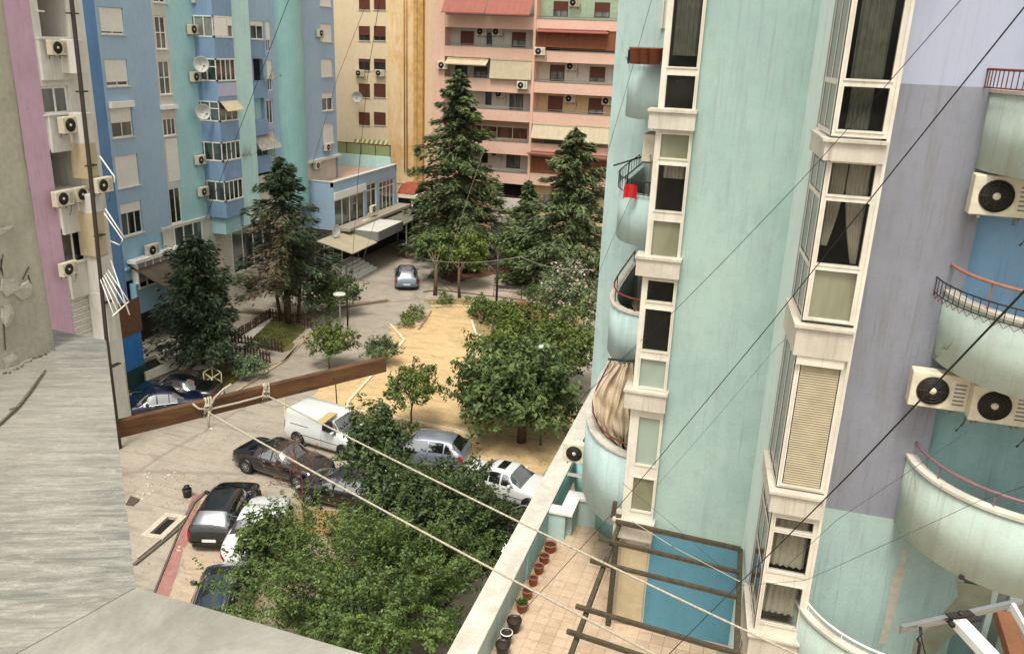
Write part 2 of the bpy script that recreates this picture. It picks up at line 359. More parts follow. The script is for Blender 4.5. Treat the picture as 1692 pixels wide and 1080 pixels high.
def conifer(name, label, base, H, Rb, mat, seed, nb=90, per=110, droop=.25, power=.85, tuft=.5, z0=.12, dead=None, group=None, lean=(0, 0), width=.16, rag=.3, tr=.22, flat=.09, side_dead=None):
    rng = np.random.default_rng(seed); root = empty(name, base, label, 'tree', group); b = np.array(base, float); top = b+np.array([lean[0], lean[1], H])
    t = MB(); t.tube([b, b+(top-b)*.5+np.array([.08, -.05, 0]), top], [tr, tr*.6, .03], 8)
    C = []; A = []; B = []; D = []
    for i in range(nb):
        q = (i+rng.random())/nb; z = z0+(1-z0)*q**.9; s = b+(top-b)*z
        L = Rb*(1-z)**power*rng.uniform(1-rag, 1+rag*.4)+.15; a = i*2.39996+rng.normal()*.25
        dr = np.array([math.cos(a), math.sin(a), 0]); pd = np.array([-dr[1], dr[0], 0])
        m = int(per*(.25+L/Rb)); u = rng.random(m)**.6
        sag = lambda t_: droop*L*(-(t_**1.4)+.35*t_**3)+(.12*L*(t_) if z > .75 else 0)
        pos = s+dr*(u*L)[:, None]; pos[:, 2] += sag(u); wd = L*.27*(1-u*.75)+.06
        off = rng.uniform(-1, 1, m); pos += pd*(off*wd)[:, None]; pos[:, 2] += rng.normal(0, flat, m)*(.4+L*.3)-abs(off)*wd*.25
        ax = unit(dr*(.7+.3*rng.random((m, 1)))+pd*np.sign(off)[:, None]*rng.uniform(.2, 1, (m, 1))+np.array([0, 0, 1])*rng.normal(-.22, .3, (m, 1)))
        sd = unit(np.cross(ax, unit(np.array([0, 0, 1.])+rng.normal(size=(m, 3))*.5)))
        sz = tuft*rng.uniform(.6, 1.2, (m, 1)); C.append(pos); A.append(ax*sz*.5); B.append(sd*sz*width)
        isd = np.zeros(m, bool)
        if side_dead is not None: isd = side_dead(pos-b, rng)
        D.append(isd)
        if L > .8: e = s+dr*L*.8; e[2] += sag(.8); mm = s+dr*L*.4; mm[2] += sag(.4); t.tube([s, mm, e], [tr*.22*(1-z)+.012, .02, .008], 4, cap=False)
    C = np.concatenate(C); A = np.concatenate(A); B = np.concatenate(B); D = np.concatenate(D)
    t.build('trunk', M_['bark'], root)
    v, f = quads(C[~D], A[~D], B[~D]); rawmesh('crown', v, f, mat, root, base)
    if D.any(): v, f = quads(C[D], A[D], B[D]); rawmesh('dry_foliage', v, f, dead, root, base)
    return root
# ---------------------------------------------------------------- cars
def interp(xs, ys, s):
    """smooth (monotone) interpolation"""
    xs = np.array(xs); ys = np.array(ys); i = np.clip(np.searchsorted(xs, s)-1, 0, len(xs)-2); t = np.clip((s-xs[i])/(xs[i+1]-xs[i]), 0, 1)
    m = np.gradient(ys, xs); h = xs[i+1]-xs[i]; d0 = (ys[i+1]-ys[i])/h
    def lim(mm): return np.sign(d0)*min(abs(mm), 1.6*abs(d0)) if d0*mm > 0 else 0
    a, b = lim(m[i])*h, lim(m[i+1])*h; return ys[i]*(2*t**3-3*t**2+1)+a*(t**3-2*t**2+t)+ys[i+1]*(-2*t**3+3*t**2)+b*(t**3-t**2)
SHAPES = {  # s from rear 0 to front 1 : top line, belt line, half width, roof half width ; glass ranges in s
 'sedan': dict(L=4.75, Wd=1.82, s=[0, .03, .1, .2, .245, .36, .48, .56, .70, .74, .88, .96, 1], top=[.62, .86, .99, 1.02, 1.07, 1.39, 1.44, 1.40, .98, .96, .87, .74, .5], belt=[.55, .80, .90, .92, .92, .91, .9, .89, .88, .86, .78, .66, .45],
   hw=[.62, .86, .97, 1, 1, 1, 1, 1, 1, 1, .96, .86, .66], rw=[.55, .72, .74, .74, .7, .62, .62, .63, .72, .76, .74, .66, .5], rear=(.235, .345), front=(.575, .695), side=[(.3, .375), (.385, .49), (.505, .63)]),
 'hatch': dict(L=4.2, Wd=1.78, s=[0, .02, .06, .16, .3, .5, .58, .74, .78, .9, .97, 1], top=[.5, .95, 1.12, 1.43, 1.49, 1.47, 1.42, 1.0, .98, .88, .7, .5], belt=[.5, .85, .93, .95, .94, .92, .91, .9, .88, .78, .62, .45],
   hw=[.75, .93, .97, 1, 1, 1, 1, 1, 1, .96, .86, .68], rw=[.6, .72, .68, .64, .63, .64, .65, .74, .78, .74, .64, .5], rear=(.05, .15), front=(.595, .735), side=[(.12, .22), (.235, .4), (.415, .66)]),
 'wagon': dict(L=4.5, Wd=1.75, s=[0, .02, .05, .13, .3, .5, .6, .74, .78, .9, .97, 1], top=[.5, .95, 1.1, 1.42, 1.46, 1.44, 1.4, 1.0, .97, .86, .7, .5], belt=[.5, .85, .92, .94, .93, .91, .9, .89, .87, .77, .62, .45],
   hw=[.78, .94, .98, 1, 1, 1, 1, 1, 1, .96, .86, .68], rw=[.62, .74, .7, .66, .64, .65, .66, .74, .78, .74, .64, .5], rear=(.045, .125), front=(.615, .735), side=[(.1, .24), (.255, .42), (.435, .67)]),
 'van': dict(L=4.45, Wd=1.82, s=[0, .015, .03, .1, .4, .56, .64, .78, .82, .92, .98, 1], top=[.5, 1.3, 1.74, 1.83, 1.85, 1.83, 1.74, 1.16, 1.1, .95, .75, .5], belt=[.5, 1.0, 1.08, 1.1, 1.08, 1.06, 1.04, 1.0, .97, .84, .64, .45],
   hw=[.9, .97, .99, 1, 1, 1, 1, 1, 1, .96, .88, .7], rw=[.8, .82, .83, .84, .84, .82, .78, .8, .82, .76, .66, .5], rear=(.016, .03), front=(.655, .775), side=[(.52, .7)]),
}
def car(shape, paint, label, c0, heading, name='car', sunroof=False, rails=False, group='cars parked in the yard', k=1.0, dark_roof=False):
    S = SHAPES[shape]; L, Wd = S['L']*k, S['Wd']*k; root = empty(name, (0, 0, 0), label, 'van' if shape == 'van' else 'car', group)
    def ring(s):
        top = interp(S['s'], S['top'], s); be = interp(S['s'], S['belt'], s); hw = interp(S['s'], S['hw'], s)*Wd/2; rw = interp(S['s'], S['rw'], s)*Wd/2; rw = min(rw, hw*.93)
        zb = .2+.12*max(0, (s-.93)/.07)+.12*max(0, (.05-s)/.05); x = (s-.5)*L; dz = max(top-be, .01)
        bu = min(1, 4*s+.1, 4*(1-s)+.1)
        pts = [(0, zb), (hw*.6, zb), (hw*.93, zb+.03), (hw, zb+.15), (hw*1.01, (zb+be)/2), (hw*.985, be-.1), (hw*.95, be), (rw+(hw*.95-rw)*.5+.006, be+dz*.5), (rw+.03, top-.09 if dz > .2 else be+dz*.7), (rw-.06, top-.025 if dz > .2 else be+dz*.85), (rw*.5, top-.004), (0, top)]
        return x, pts
    def surf(s, v):   # v in ring index units
        x, p = ring(s); v = min(max(v, 0), len(p)-1.0001); i = int(v); t = v-i; return Vector((x, p[i][0]*(1-t)+p[i+1][0]*t, p[i][1]*(1-t)+p[i+1][1]*t))
    ss = sorted(set(list(np.linspace(0, 1, 35))+[.005, .012])); nv = 12; b = MB(); vs = []
    for s in ss:
        x, p = ring(s); vs += [(x, q[0], q[1]) for q in p]+[(x, -q[0], q[1]) for q in p[-2:0:-1]]
    m = 2*nv-2; fs = [(i*m+j, i*m+(j+1) % m, (i+1)*m+(j+1) % m, (i+1)*m+j) for i in range(len(ss)-1) for j in range(m)]
    b.add(vs, fs, True); b.add(vs[:m], [tuple(range(m))]); b.add(vs[-m:], [tuple(range(m))])
    b.build('body', paint, root)
    def patch(nm, s0, s1, v0, v1, mat, sides=(1,), ns=6, nn=5, off=.007, across=False, th=0):
        for sd in sides:
            q = MB(); P = []
            for i in range(ns+1):
                for j in range(nn+1):
                    s = s0+(s1-s0)*i/ns; v = v0+(v1-v0)*j/nn
                    if across: # v runs over the roof from one side to the other
                        vv = v0+(v1-v0)*min(j, nn-j)*2/nn; p = surf(s, vv); p.y *= 1 if j*2 < nn else -1
                        if j*2 == nn: p.y = 0
                    else: p = surf(s, v); p.y *= sd
                    nrm = Vector((0, p.y*.9, (p.z-.95)*1.0)); 
                    dx = (surf(min(s+.01, 1), v if not across else vv)-surf(max(s-.01, 0), v if not across else vv)); sl = Vector((-dx.z, 0, abs(dx.x)))
                    nn_ = (sl.normalized() if across else Vector((0, sd, .35))).normalized(); P.append(p+nn_*off)
            q.add(P, [(i*(nn+1)+j, i*(nn+1)+j+1, (i+1)*(nn+1)+j+1, (i+1)*(nn+1)+j) for i in range(ns) for j in range(nn)], True); q.build(nm, mat, root)
    G = M_['carglass']
    patch('windscreen', S['front'][0], S['front'][1], 7.0, 11, G, across=True, nn=8, ns=5, off=.012)
    if shape != 'van': patch('rear_window', S['rear'][0], S['rear'][1], 7.2, 11, G, across=True, nn=8, ns=4, off=.012)
    for a0, a1 in S['side']:
        q_ = 8.0 if shape != 'van' else 7.9
        patch('side_window', a0, a1, 6.15, q_, G, sides=(1, -1), ns=6, nn=3, off=.009)
    if sunroof: patch('sunroof', .42, .5, 9.6, 11, G, across=True, nn=6, ns=3, off=.012)
    if dark_roof: patch('roof_panel', S['side'][0][0]+.03, S['front'][0]-.01, 9.3, 11, M_['carglass'], across=True, nn=6, ns=5, off=.011)
    if rails or shape == 'wagon':
        for sd in (1, -1):
            q = MB(); q.tube([tuple(surf(s, 9)*1.0+Vector((0, 0, .05)))[:1]+(sd*surf(s, 9).y, surf(s, 9).z+.05) for s in np.linspace(.15, .55, 6)], .018, 5); q.build('roof_rail', M_['chrome'], root)
    wr = .32 if shape != 'van' else .33; xs = (L*.5*.60, -L*.5*.60) if shape != 'sedan' else (L*.5*.6, -L*.5*.58); hw = Wd/2
    for x in xs:
        for sd in (1, -1):
            a = MB(); a.lathe([(0.0, 0), (wr+.07, 0), (wr+.06, .012), (0, .012)], (x, sd*hw*1.012 if sd > 0 else -hw*1.012-.012, wr+.03), 22, 'y'); a.build('wheel_arch', M_['blackplastic'], root)
            t = MB(); y0 = hw*1.012+.004; yy = [(wr*.62, 0), (wr*.97, 0), (wr, .012), (wr, .03), (wr*.93, .04), (wr*.66, .042), (wr*.62, .02)]
            t.lathe([(r0, y0+z*.9) if sd > 0 else (r0, -y0-z*.9) for r0, z in yy], (x, 0, wr-.02), 24, 'y'); wt = t.build('wheel', M_['tyre'], root)
            q = MB(); yr = y0+.022
            q.lathe([(0, sd*(yr+.012)), (wr*.2, sd*(yr+.008)), (wr*.2, sd*(yr-.006))], (x, 0, wr-.02), 14, 'y')
            for kk in range(7):
                an = kk*2*math.pi/7; ca, sa = math.cos(an), math.sin(an); q.bar((x+ca*.03, sd*yr, wr-.02+sa*.03), (x+ca*wr*.62, sd*yr, wr-.02+sa*wr*.62), .012, .05, up=(0, 1, 0) if False else (-sa, 0, ca))
            q.lathe([(wr*.56, sd*(yr+.004)), (wr*.66, sd*(yr+.008)), (wr*.66, sd*(yr-.012))], (x, 0, wr-.02), 22, 'y')
            q.build('rim', M_['rim'], wt)
    # lamps, plates, mirrors, handles, bumpers
    for sd in (1, -1):
        patch('headlight', .905, .972, 5.2, 6.6, M_['lamp'], sides=(sd,), ns=4, nn=3, off=.012)
        patch('taillight', .008, .06 if shape != 'van' else .03, 4.6, 6.0 if shape == 'sedan' else 6.4, M_['tail'], sides=(sd,), ns=4, nn=3, off=.012)
        sm = S['side'][-1][1]-.035; p = surf(sm, 6.2); q = MB(); q.box(p.x-.07, p.x+.06, sd*(p.y+.01), sd*(p.y+.2), p.z+.0, p.z+.13); q.build('wing_mirror', paint, root, bevel=.03)
        for a0, a1 in S['side'][-2:]:
            p = surf(a0+.02, 5.4); q = MB(); q.box(p.x, p.x+.17, sd*(p.y-.005), sd*(p.y+.028), p.z-.015, p.z+.015); q.build('door_handle', M_['chrome'] if shape == 'sedan' else paint, root, bevel=.005)
            q = MB(); P = [surf(a0-.008, v) for v in np.linspace(3.3, 6, 8)]; q.tube([(p.x, sd*(p.y+.002), p.z) for p in P], .006, 4); q.build('door_seam', M_['blackplastic'], root)
        q = MB(); P = [surf(s, 6.05) for s in np.linspace(S['side'][0][0], S['side'][-1][1], 8)]; q.tube([(p.x, sd*(p.y+.008), p.z) for p in P], .009, 4); q.build('window_trim', M_['chrome'] if shape == 'sedan' else M_['blackplastic'], root)
        q = MB(); P = [surf(s, 4.0) for s in np.linspace(.24, .74, 8)]; q.tube([(p.x, sd*(p.y+.004), p.z) for p in P], .014, 4); q.build('side_moulding', M_['blackplastic'], root)
    xr = -L/2; pl = MB(); pl.box(xr-.03, xr-.012, -.26, .26, .46, .57); pl.build('number_plate', M_['plate'], root)
    pl = MB(); pl.box(L/2+.006, L/2+.02, -.26, .26, .36, .46); pl.build('number_plate', M_['plate'], root)
    gr = MB(); hwf = Wd/2*.66
    gr.box(L/2-.02, L/2+.005, -hwf*.75, hwf*.75, .24, .34); gr.build('grille', M_['blackplastic'], root)
    bp = MB(); bp.box(xr-.012, xr+.05, -Wd*.36, Wd*.36, .24, .34); bp.build('bumper_insert', M_['blackplastic'], root)
    if shape == 'van':
        for sd in (1, -1):
            q = MB(); P = [surf(s, 5.9) for s in np.linspace(.1, .34, 6)]; q.tube([(p.x, sd*(p.y+.006), p.z) for p in P], .016, 4); q.build('slide_rail', M_['blackplastic'], root)
    root.location = (c0[0], c0[1], .02); root.rotation_euler = (0, 0, heading); return root
def heading_px(a, b):
    p, q = onZ(*a, 0), onZ(*b, 0); return math.atan2(q[1]-p[1], q[0]-p[0])
# ---------------------------------------------------------------- material table
M_.update(
 frame_white=plain('painted_frame', 'e2e0d8', .45), frame_cream=plain('cream_frame', 'ddd6c4', .5, var=.1, scale=3), frame_brown=plain('brown_frame', '4a2a1c', .5),
 glass_far=glassm('dim_window_glass', '1b2222', .08, '59635f', scale=.7), glass_dark=glassm('dark_window_glass', '10120f', .06, '262a24'), glass_curtain=glassm('curtained_glass', '5d625c', .12, '8d908a', scale=1.4),
 glass_frost=glassm('grey_blind_glass', '8b8f8c', .25, 'a5a8a3'), glass_brown=glassm('brown_tinted_glass', '4a2c22', .12, '7d5b4d', scale=.9),
 shutter=plain('white_roller_shutter', 'e4e1d8', .5, var=.06), shutter_brown=plain('brown_roller_shutter', '633524', .55, var=.15), shutter_beige=plain('beige_shutter', 'b9a988', .6, var=.1), sill=plain('pale_sill', 'c9c8bf', .6),
 ac=plain('cream_ac_casing', 'd0c8b0', .5, var=.14), acdark=plain('ac_dark_opening', '1c1712', .7), acring=plain('ac_guard_wire', '3a332a', .6), acgrey=plain('grey_metal_fitting', '77756c', .5), dish=plain('dish_paint', 'c2c2bb', .5), dish_dark=plain('dark_dish_paint', '4a4f50', .5),
 bark=plain('bark', '5b4a38', .9, var=.3, scale=14, bump=.5), bark_pale=plain('pale_bark', '857a63', .9, var=.25, scale=14),
 carglass=plain('car_glass', '14181a', .05, var=.02, spec=1.0), blackplastic=plain('black_plastic', '111111', .5), chrome=plain('chrome', 'c9ccd0', .18, 1, var=.02), tyre=plain('tyre_rubber', '151515', .8), rim=plain('alloy_rim', 'a8acb0', .3, .9, var=.03),
 lamp=plain('lamp_glass', 'b9bfc4', .1, .4, var=.05), tail=plain('tail_lamp', '8e1515', .2, var=.1), plate=plain('plate_white', 'd5d8d6', .4),
 white_wall=wallm('dirty_white_render', 'dcd8ce', 'cbc7bb', '7a7566', .3, .5, streak=.4), pink_wall=wallm('pink_render', 'cfa9bd', 'c49cb1', '8d7480', .2), loggia=wallm('loggia_beige', '9c917c', '8a8070', '5d5546'),
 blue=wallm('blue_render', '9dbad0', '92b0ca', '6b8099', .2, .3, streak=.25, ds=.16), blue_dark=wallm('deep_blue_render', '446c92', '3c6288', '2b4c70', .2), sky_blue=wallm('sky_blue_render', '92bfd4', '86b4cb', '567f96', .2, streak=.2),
 mint=wallm('turquoise_mint_render', 'a5d2d2', '98c7ca', '62888c', .2, .3, streak=.22), mint_pale=wallm('pale_mint_render', 'bce3de', 'aed8d5', '85a09c', .2, .4), teal=wallm('teal_shade_render', '94c8c5', '87bcba', '5f8f8e', .2),
 cream=wallm('cream_render', 'cfcabc', 'c0bbac', '8b8474', .25), blue_bay=wallm('bay_blue_render', '819fc0', '7595b6', '54708c', .2), lilac_bay=plain('lilac_render', 'b3b4c8', .8),
 orange=wallm('apricot_render', 'e6d0aa', 'e0c69c', 'b98a50', .2, .12, streak=.25), pink=wallm('salmon_render', 'dfb59e', 'd9aa92', 'a5735b', .2, .2, streak=.25), whitefar=wallm('white_far_render', 'd2cdc2', 'c6c0b4', '948b7c', .2),
 mintfar=plain('mint_far', 'a9c0a6', .8), beigefar=plain('beige_far', 'c6ad87', .8), awn_red=plain('red_awning_canvas', '8f5548', .8, var=.1, scale=2), awn_beige=plain('beige_blind_canvas', 'b7a88c', .8, var=.08, scale=2),
 wood_brown=plain('brown_blind_wood', '7c4224', .7, var=.15, scale=3), dark=plain('dark_interior', '0f0d0b', .9), shopdark=plain('dim_shop_interior', '2a251e', .9), concrete=wallm('stained_concrete', 'a59c8a', '958b78', '5f574a', .4, .6), metal_grey=plain('grey_sheet_metal', '82837e', .5, .3),
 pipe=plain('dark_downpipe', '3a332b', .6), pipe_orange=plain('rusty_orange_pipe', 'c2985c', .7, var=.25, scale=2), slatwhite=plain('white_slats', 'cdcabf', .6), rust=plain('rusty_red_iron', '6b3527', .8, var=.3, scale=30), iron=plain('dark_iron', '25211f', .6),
 redcloth=plain('red_cloth', 'c01c1c', .8), canvas=wallm('sun_bleached_canvas', 'cdbb9d', 'c1aa88', '8a7252', .5, 1.2, streak=.2), terracotta=plain('terracotta', '8f5238', .8, var=.15, scale=8), blackpot=plain('dark_glazed_pot', '231d1b', .5), soil=plain('pot_soil', '3a2c20', .95, var=.3, scale=20), tarp=plain('orange_tarp', '8c452e', .8, var=.25, scale=2))
M_['carglass'].node_tree.nodes['Principled BSDF'].inputs['IOR'].default_value = 2.3
def m_stain():
    m = NT('rain_stained_apricot'); v = m.coord((.8, .8, .3)); n = m.noise(v, 1.1, 10, .78, .5); vh = m.coord((.25, .25, .8)); n2 = m.noise(vh, 1.1, 8, .75, .8)
    a = m.mix(m.ramp(n, .42, .66), lin('e4cba0'), lin('d09d58')); b = m.mix(m.ramp(n2, .45, .65, (0, 0, 0, 1), (.6,)*3+(1,)), a, lin('e3cba2'))
    m.l(b, m.b.inputs['Base Color']); m.b.inputs['Roughness'].default_value = .9; return m.m
M_['stain'] = m_stain()
ACP = ac_proto(); DISH = dish_proto()
index_kids(); USED = {}; AC_TODO = []
def acX(px, py, X, label, g, sc=1.0): p = onX(px, py, X); place(ACP, tuple(p-np.array([0, 0, .28*sc])), R(90), label, 'air conditioner', g, USED, sc)
def acY(px, py, Y, label, g, sc=1.0): p = onY(px, py, Y); place(ACP, tuple(p-np.array([0, 0, .28*sc])), 0, label, 'air conditioner', g, USED, sc)
# ================================================================ near left : white block with a pink strip
X1 = -28.; G1 = 'air conditioners on the white block'
bl = empty('apartment_building', (X1, 27, 0), 'dirty white apartment block with a pink corner strip and open loggias beside the window ledge', 'building')
y = lambda px, py: onX(px, py, X1)[1]
ypink0, ypink1, yend = 22.0, y(57, 65), 30.75
mb = MB(); wall_panel(mb, 'X', X1, ypink0, ypink1, 3.4, 34); mb.build('pink_wall', M_['pink_wall'], bl)
L1 = [rect('X', X1, (57, -30), (118, 62)), rect('X', X1, (67, 143), (118, 187)), rect('X', X1, (80, 248), (136, 308)), rect('X', X1, (97, 378), (147, 430)), rect('X', X1, (113, 482), (163, 545))]
ysp = y(120, 65)
R1_ = [rect('X', X1, (126, -20), (134, 60)), rect('X', X1, (133, 126), (141, 186)), rect('X', X1, (141, 240), (158, 320))]
holes = [L1[0]+(2.4,), L1[1], L1[2]+(2.4,), L1[3], L1[4]+(.1,)]
mb = MB(); wall_panel(mb, 'X', X1, ypink1, yend, 3.4, 34, holes); mb.box(X1-9, X1-2.5, 22, 30.7, 0, 34); mb.add([(X1, yend, 0), (X1-9, yend, 0), (X1-9, yend, 34), (X1, yend, 34)], [(0, 1, 2, 3)]); mb.build('wall', M_['white_wall'], bl)
mb = MB(); mb.box(X1-10, X1+.2, 21.8, yend+.2, 34, 34.5); mb.build('roof', M_['concrete'], bl)
mb = MB()
for q in (L1[0], L1[2]): mb.box(X1-2.45, X1-2.38, q[0]-.1, q[1]+.1, q[2]-.1, q[3]+.1)
mb.build('loggia_back_wall', M_['loggia'], bl)
for q in (L1[1], L1[3]): window(bl, 'X', X1, q, 2, glass='glass_far', fr=.09)
window(bl, 'X', X1-.02, rect('X', X1, (58, -25), (70, 18)), 1, rec=.3)
mb = MB(); q = L1[4]
for i in range(16): z = q[2]+(q[3]-q[2])*i/16; mb.box(X1-.1, X1-.03+.02*(i % 2), q[0], q[1], z, z+(q[3]-q[2])/16-.02)
mb.build('slatted_shutter', M_['slatwhite'], bl)
for tl, br in (((57, 65), (121, 131)), ((72, 192), (131, 246)), ((88, 320), (150, 376)), ((105, 440), (158, 480))):
    q = rect('X', X1, tl, br); mb = MB(); mb.box(X1+.003, X1+.14, ypink1+.06, q[1], q[2], q[3]); mb.box(X1+.003, X1+.19, ypink1+.04, q[1]+.03, q[3], q[3]+.07); mb.build('parapet', M_['white_wall'], bl)
for tl, br, mt in (((122, 66), (146, 122), 'white_wall'), ((136, 188), (158, 236), 'white_wall'), ((142, 238), (165, 294), 'shutter_beige'), ((150, 322), (170, 350), 'white_wall'), ((152, 352), (179, 420), 'shutter_beige'), ((165, 425), (192, 480), 'white_wall'), ((172, 486), (195, 560), 'white_wall')):
    q = rect('X', X1+.9, tl, br); mb = MB(); mb.box(X1+.003, X1+.9, q[0], q[1], q[2], q[3]); mb.build('side_balcony' if mt == 'white_wall' else 'balcony_blind', M_[mt], bl, bevel=.02)
mb = MB(); a = onX(116, -20, X1+1.05); b = onX(176, 560, X1+1.05); mb.tube([(a[0], a[1], 34), tuple(a), tuple((a+b)/2+np.array([0, .05, 0])), tuple(b), (b[0], b[1], .0)], .085, 8)
for z in (4, 7, 10, 13, 16, 19): mb.box(X1+.9, X1+1.1, a[1]-.25, a[1]+.25, z, z+.06)
mb.build('downpipe', M_['pipe'], bl)
mb = MB(); mb.box(X1-3, X1-.02, 26.5, yend-.05, 0, 3.4); mb.build('ground_floor_wall', M_['white_wall'], bl)
def arm(pts, nm='awning_arm'):
    mb = MB(); mb.tube([onX(*p[:2], X1+1.6+p[2]) for p in pts], .03, 5); mb.build(nm, M_['frame_white'], bl)
arm([(165, 258, 0), (189, 292, .8), (189, 302, .8)]); arm([(172, 352, 0), (203, 396, .7), (198, 405, .7), (182, 398, 0)]); arm([(174, 345, 0), (205, 392, .9)])
mb = MB()
for i in range(5): mb.tube([onX(166+i*3, 462-i*4, X1+1.1), onX(188+i*6, 520-i*6, X1+2.2)], .025, 5)
mb.tube([onX(186, 522, X1+2.2), onX(213, 498, X1+2.2)], .03, 5); mb.tube([onX(183, 430, X1+1), onX(214, 520, X1+2.2)], .03, 5)
mb.build('drying_rack', M_['frame_white'], bl)
for px, py, l, s_ in ((88, 79, 'cream air conditioner on the top white parapet of the white block', 1), (108, 206, 'cream air conditioner under the bright double window of the white block', 1.15), (97, 327, 'left air conditioner of the close pair under the open loggia', 1.1), (129, 320, 'right air conditioner of the close pair under the open loggia', 1.05)):
    acX(px, py, X1+.2, l, G1, s_)
acX(163, 305, X1+.95, 'air conditioner below the beige blind beside the dark downpipe', G1, 1.1); acX(107, 443, X1+.2, 'small air conditioner under the lowest dark window of the white block', G1)
# painted side wall on the ground between the white block and the blue tower
wl = empty('yard_wall', (-31.2, 34, 0), 'low wall painted bright blue above and dark green below, behind the blue saloon', 'wall')
zb = onX(240, 585, -31.2)[2]
mb = MB(); mb.box(-34.5, -31.21, 33.3, 35.7, 0, 3.6); mb.build('wall', M_['concrete'], wl)
zg = onX(215, 612, -31.2)[2]
mb = MB(); mb.box(-31.206, -31.19, 33.35, 35.68, zg, 3.0); mb.build('blue_paint_band', plain('bright_blue_paint', '2f78b8', .6, var=.12, scale=2), wl)
mb = MB(); mb.box(-31.206, -31.188, 33.35, 35.68, 0.02, zg-.005); mb.build('green_paint_band', plain('dark_green_paint', '14403a', .6, var=.15, scale=2), wl)
mb = MB(); mb.box(-31.205, -31.17, 33.3, 35.8, 3.0, 4.9)
mb.build('brick_band', plain('brown_brick', '6b4a38', .9, var=.3, scale=8), wl)
pl = MB(); p = onX(205, 700, -28.6); pl.box(-29.2, -28.6, 29.3, 31.2, 0, 6.2); o = pl.build('pillar', M_['concrete'], bl)
# ================================================================ blue and turquoise tower
X2 = -36.; bt = empty('apartment_building', (X2, 50, 0), 'tall blue and turquoise apartment tower with stacked glazed bays', 'building'); G2 = 'air conditioners on the blue tower'
ZT = 36
yA = 40.4; yB = 45.0; q = rect('X', X2, (255, 30), (278, 84)); yC0, yC1 = onX(253, 22, X2)[1], onX(279, 84, X2)[1]; yBay0 = 48.8; XB = -34.5; yBay1 = 50.9
w1 = [rect('X', X2, *c) for c in (((163, 11), (207, 58)), ((172, 98), (214, 142)), ((181, 178), (222, 225)), ((189, 259), (232, 305)), ((198, 338), (238, 383)))]
lo = rect('X', X2, (187, 434), (284, 452))
zsb = onX(200, 400, X2)[2]
mb = MB(); wall_panel(mb, 'X', X2, yA, yB, zsb, ZT, w1); mb.box(-52, X2-1, yA+.01, 66, 0, ZT-.1); mb.build('blue_wall', M_['blue'], bt)
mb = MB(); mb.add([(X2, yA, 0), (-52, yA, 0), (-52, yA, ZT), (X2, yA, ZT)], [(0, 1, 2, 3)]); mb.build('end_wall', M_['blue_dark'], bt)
mb = MB(); wall_panel(mb, 'X', X2, yA, yB, 4.0, zsb); mb.box(X2, X2+.5, yA+.2, yB+.1, onX(240, 483, X2)[2]-1.0, onX(240, 458, X2)[2]-.05); mb.box(X2, X2+.18, yA, yB+.05, zsb-1.75, zsb-1.6); mb.build('sky_blue_wall', M_['sky_blue'], bt)
for i, (r4, sh) in enumerate(zip(w1, (.88, .82, .5, 1, .3))): window(bt, 'X', X2, r4, 3 if i == 4 else 2, shutter=sh, box=i == 2)
zl0, zl1 = onX(240, 466, X2)[2], onX(240, 425, X2)[2]
lg = empty('glazed_loggia', (0, 0, 0)); lg.parent = bt; lg.location = (0, 0, zl0)
mb = MB(); mb.box(X2+.003, X2+.12, yA+.5, yB+.05, zl0, zl1)
for i in range(7): yy = yA+.5+(yB-yA-.45)*i/6; mb.box(X2+.12, X2+.55, yy-.04, yy+.04, zl0, zl1) if i in (0, 6) else mb.box(X2+.47, X2+.55, yy-.04, yy+.04, zl0, zl1)
mb.box(X2+.46, X2+.56, yA+.5, yB+.05, zl1, zl1+.1); mb.box(X2+.46, X2+.58, yA+.4, yB+.1, zl0-.1, zl0); mb.build('frame', M_['frame_white'], lg)
mb = MB(); mb.box(X2+.49, X2+.5, yA+.5, yB+.05, zl0, zl1); mb.build('pane', M_['glass_frost'], lg)
mb = MB(); mb.box(X2+.02, X2+.7, yA+.2, yB+.1, 5.1, 5.3); mb.build('ledge', M_['frame_white'], bt)
mb = MB(); mb.add([(X2+.1, yA+.3, 4.9), (X2+.1, yB+.6, 4.9), (X2+3.2, yB+.6, 3.6), (X2+3.2, yA+.3, 3.6)], [(0, 1, 2, 3)]); mb.add([(X2+.1, yA+.3, 4.84), (X2+.1, yB+.6, 4.84), (X2+3.2, yB+.6, 3.54), (X2+3.2, yA+.3, 3.54)], [(0, 1, 2, 3)]); mb.build('lean_to_roof', plain('brown_sheet', '574a3c', .7, var=.2, scale=1.5), bt)
mb = MB(); mb.box(X2+.01, X2+.05, yA+.2, yB+.5, 0, 4); mb.build('garage_front', M_['shopdark'], bt); mb = MB(); mb.box(X2+2.9, X2+3, yB-.2, yB+.3, 0, 3.6); mb.build('garage_post', M_['shopdark'], bt)
# cream window strip
cw = [rect('X', X2, *c) for c in (((250, -40), (276, 6)), ((254, 26), (277, 82)), ((260, 100), (284, 156)), ((268, 196), (292, 223)), ((272, 230), (299, 298)), ((278, 312), (302, 366)))]
mb = MB(); wall_panel(mb, 'X', X2, yB, yC1+.06, onX(290, 306, X2)[2], ZT, cw[:5], .14); mb.build('cream_strip', M_['cream'], bt)
mb = MB(); wall_panel(mb, 'X', X2, yB, yC1+.06, 5.6, onX(290, 306, X2)[2], cw[5:], .14); wall_panel(mb, 'X', X2, yC1+.06, yBay0, 5.6, ZT); mb.build('turquoise_wall', M_['mint'], bt)
window(bt, 'X', X2, cw[0], 2, 2, frame='frame_white'); window(bt, 'X', X2, cw[1], 2, 2, rec=.1); window(bt, 'X', X2, cw[2], 2, 2, rec=.1); window(bt, 'X', X2, cw[3], 3, 1, rec=.1)
window(bt, 'X', X2, cw[4], 1, 1, shutter=.97, rec=.1, sill=False); window(bt, 'X', X2, cw[5], 2, 1, rec=.1, glass='glass_dark')
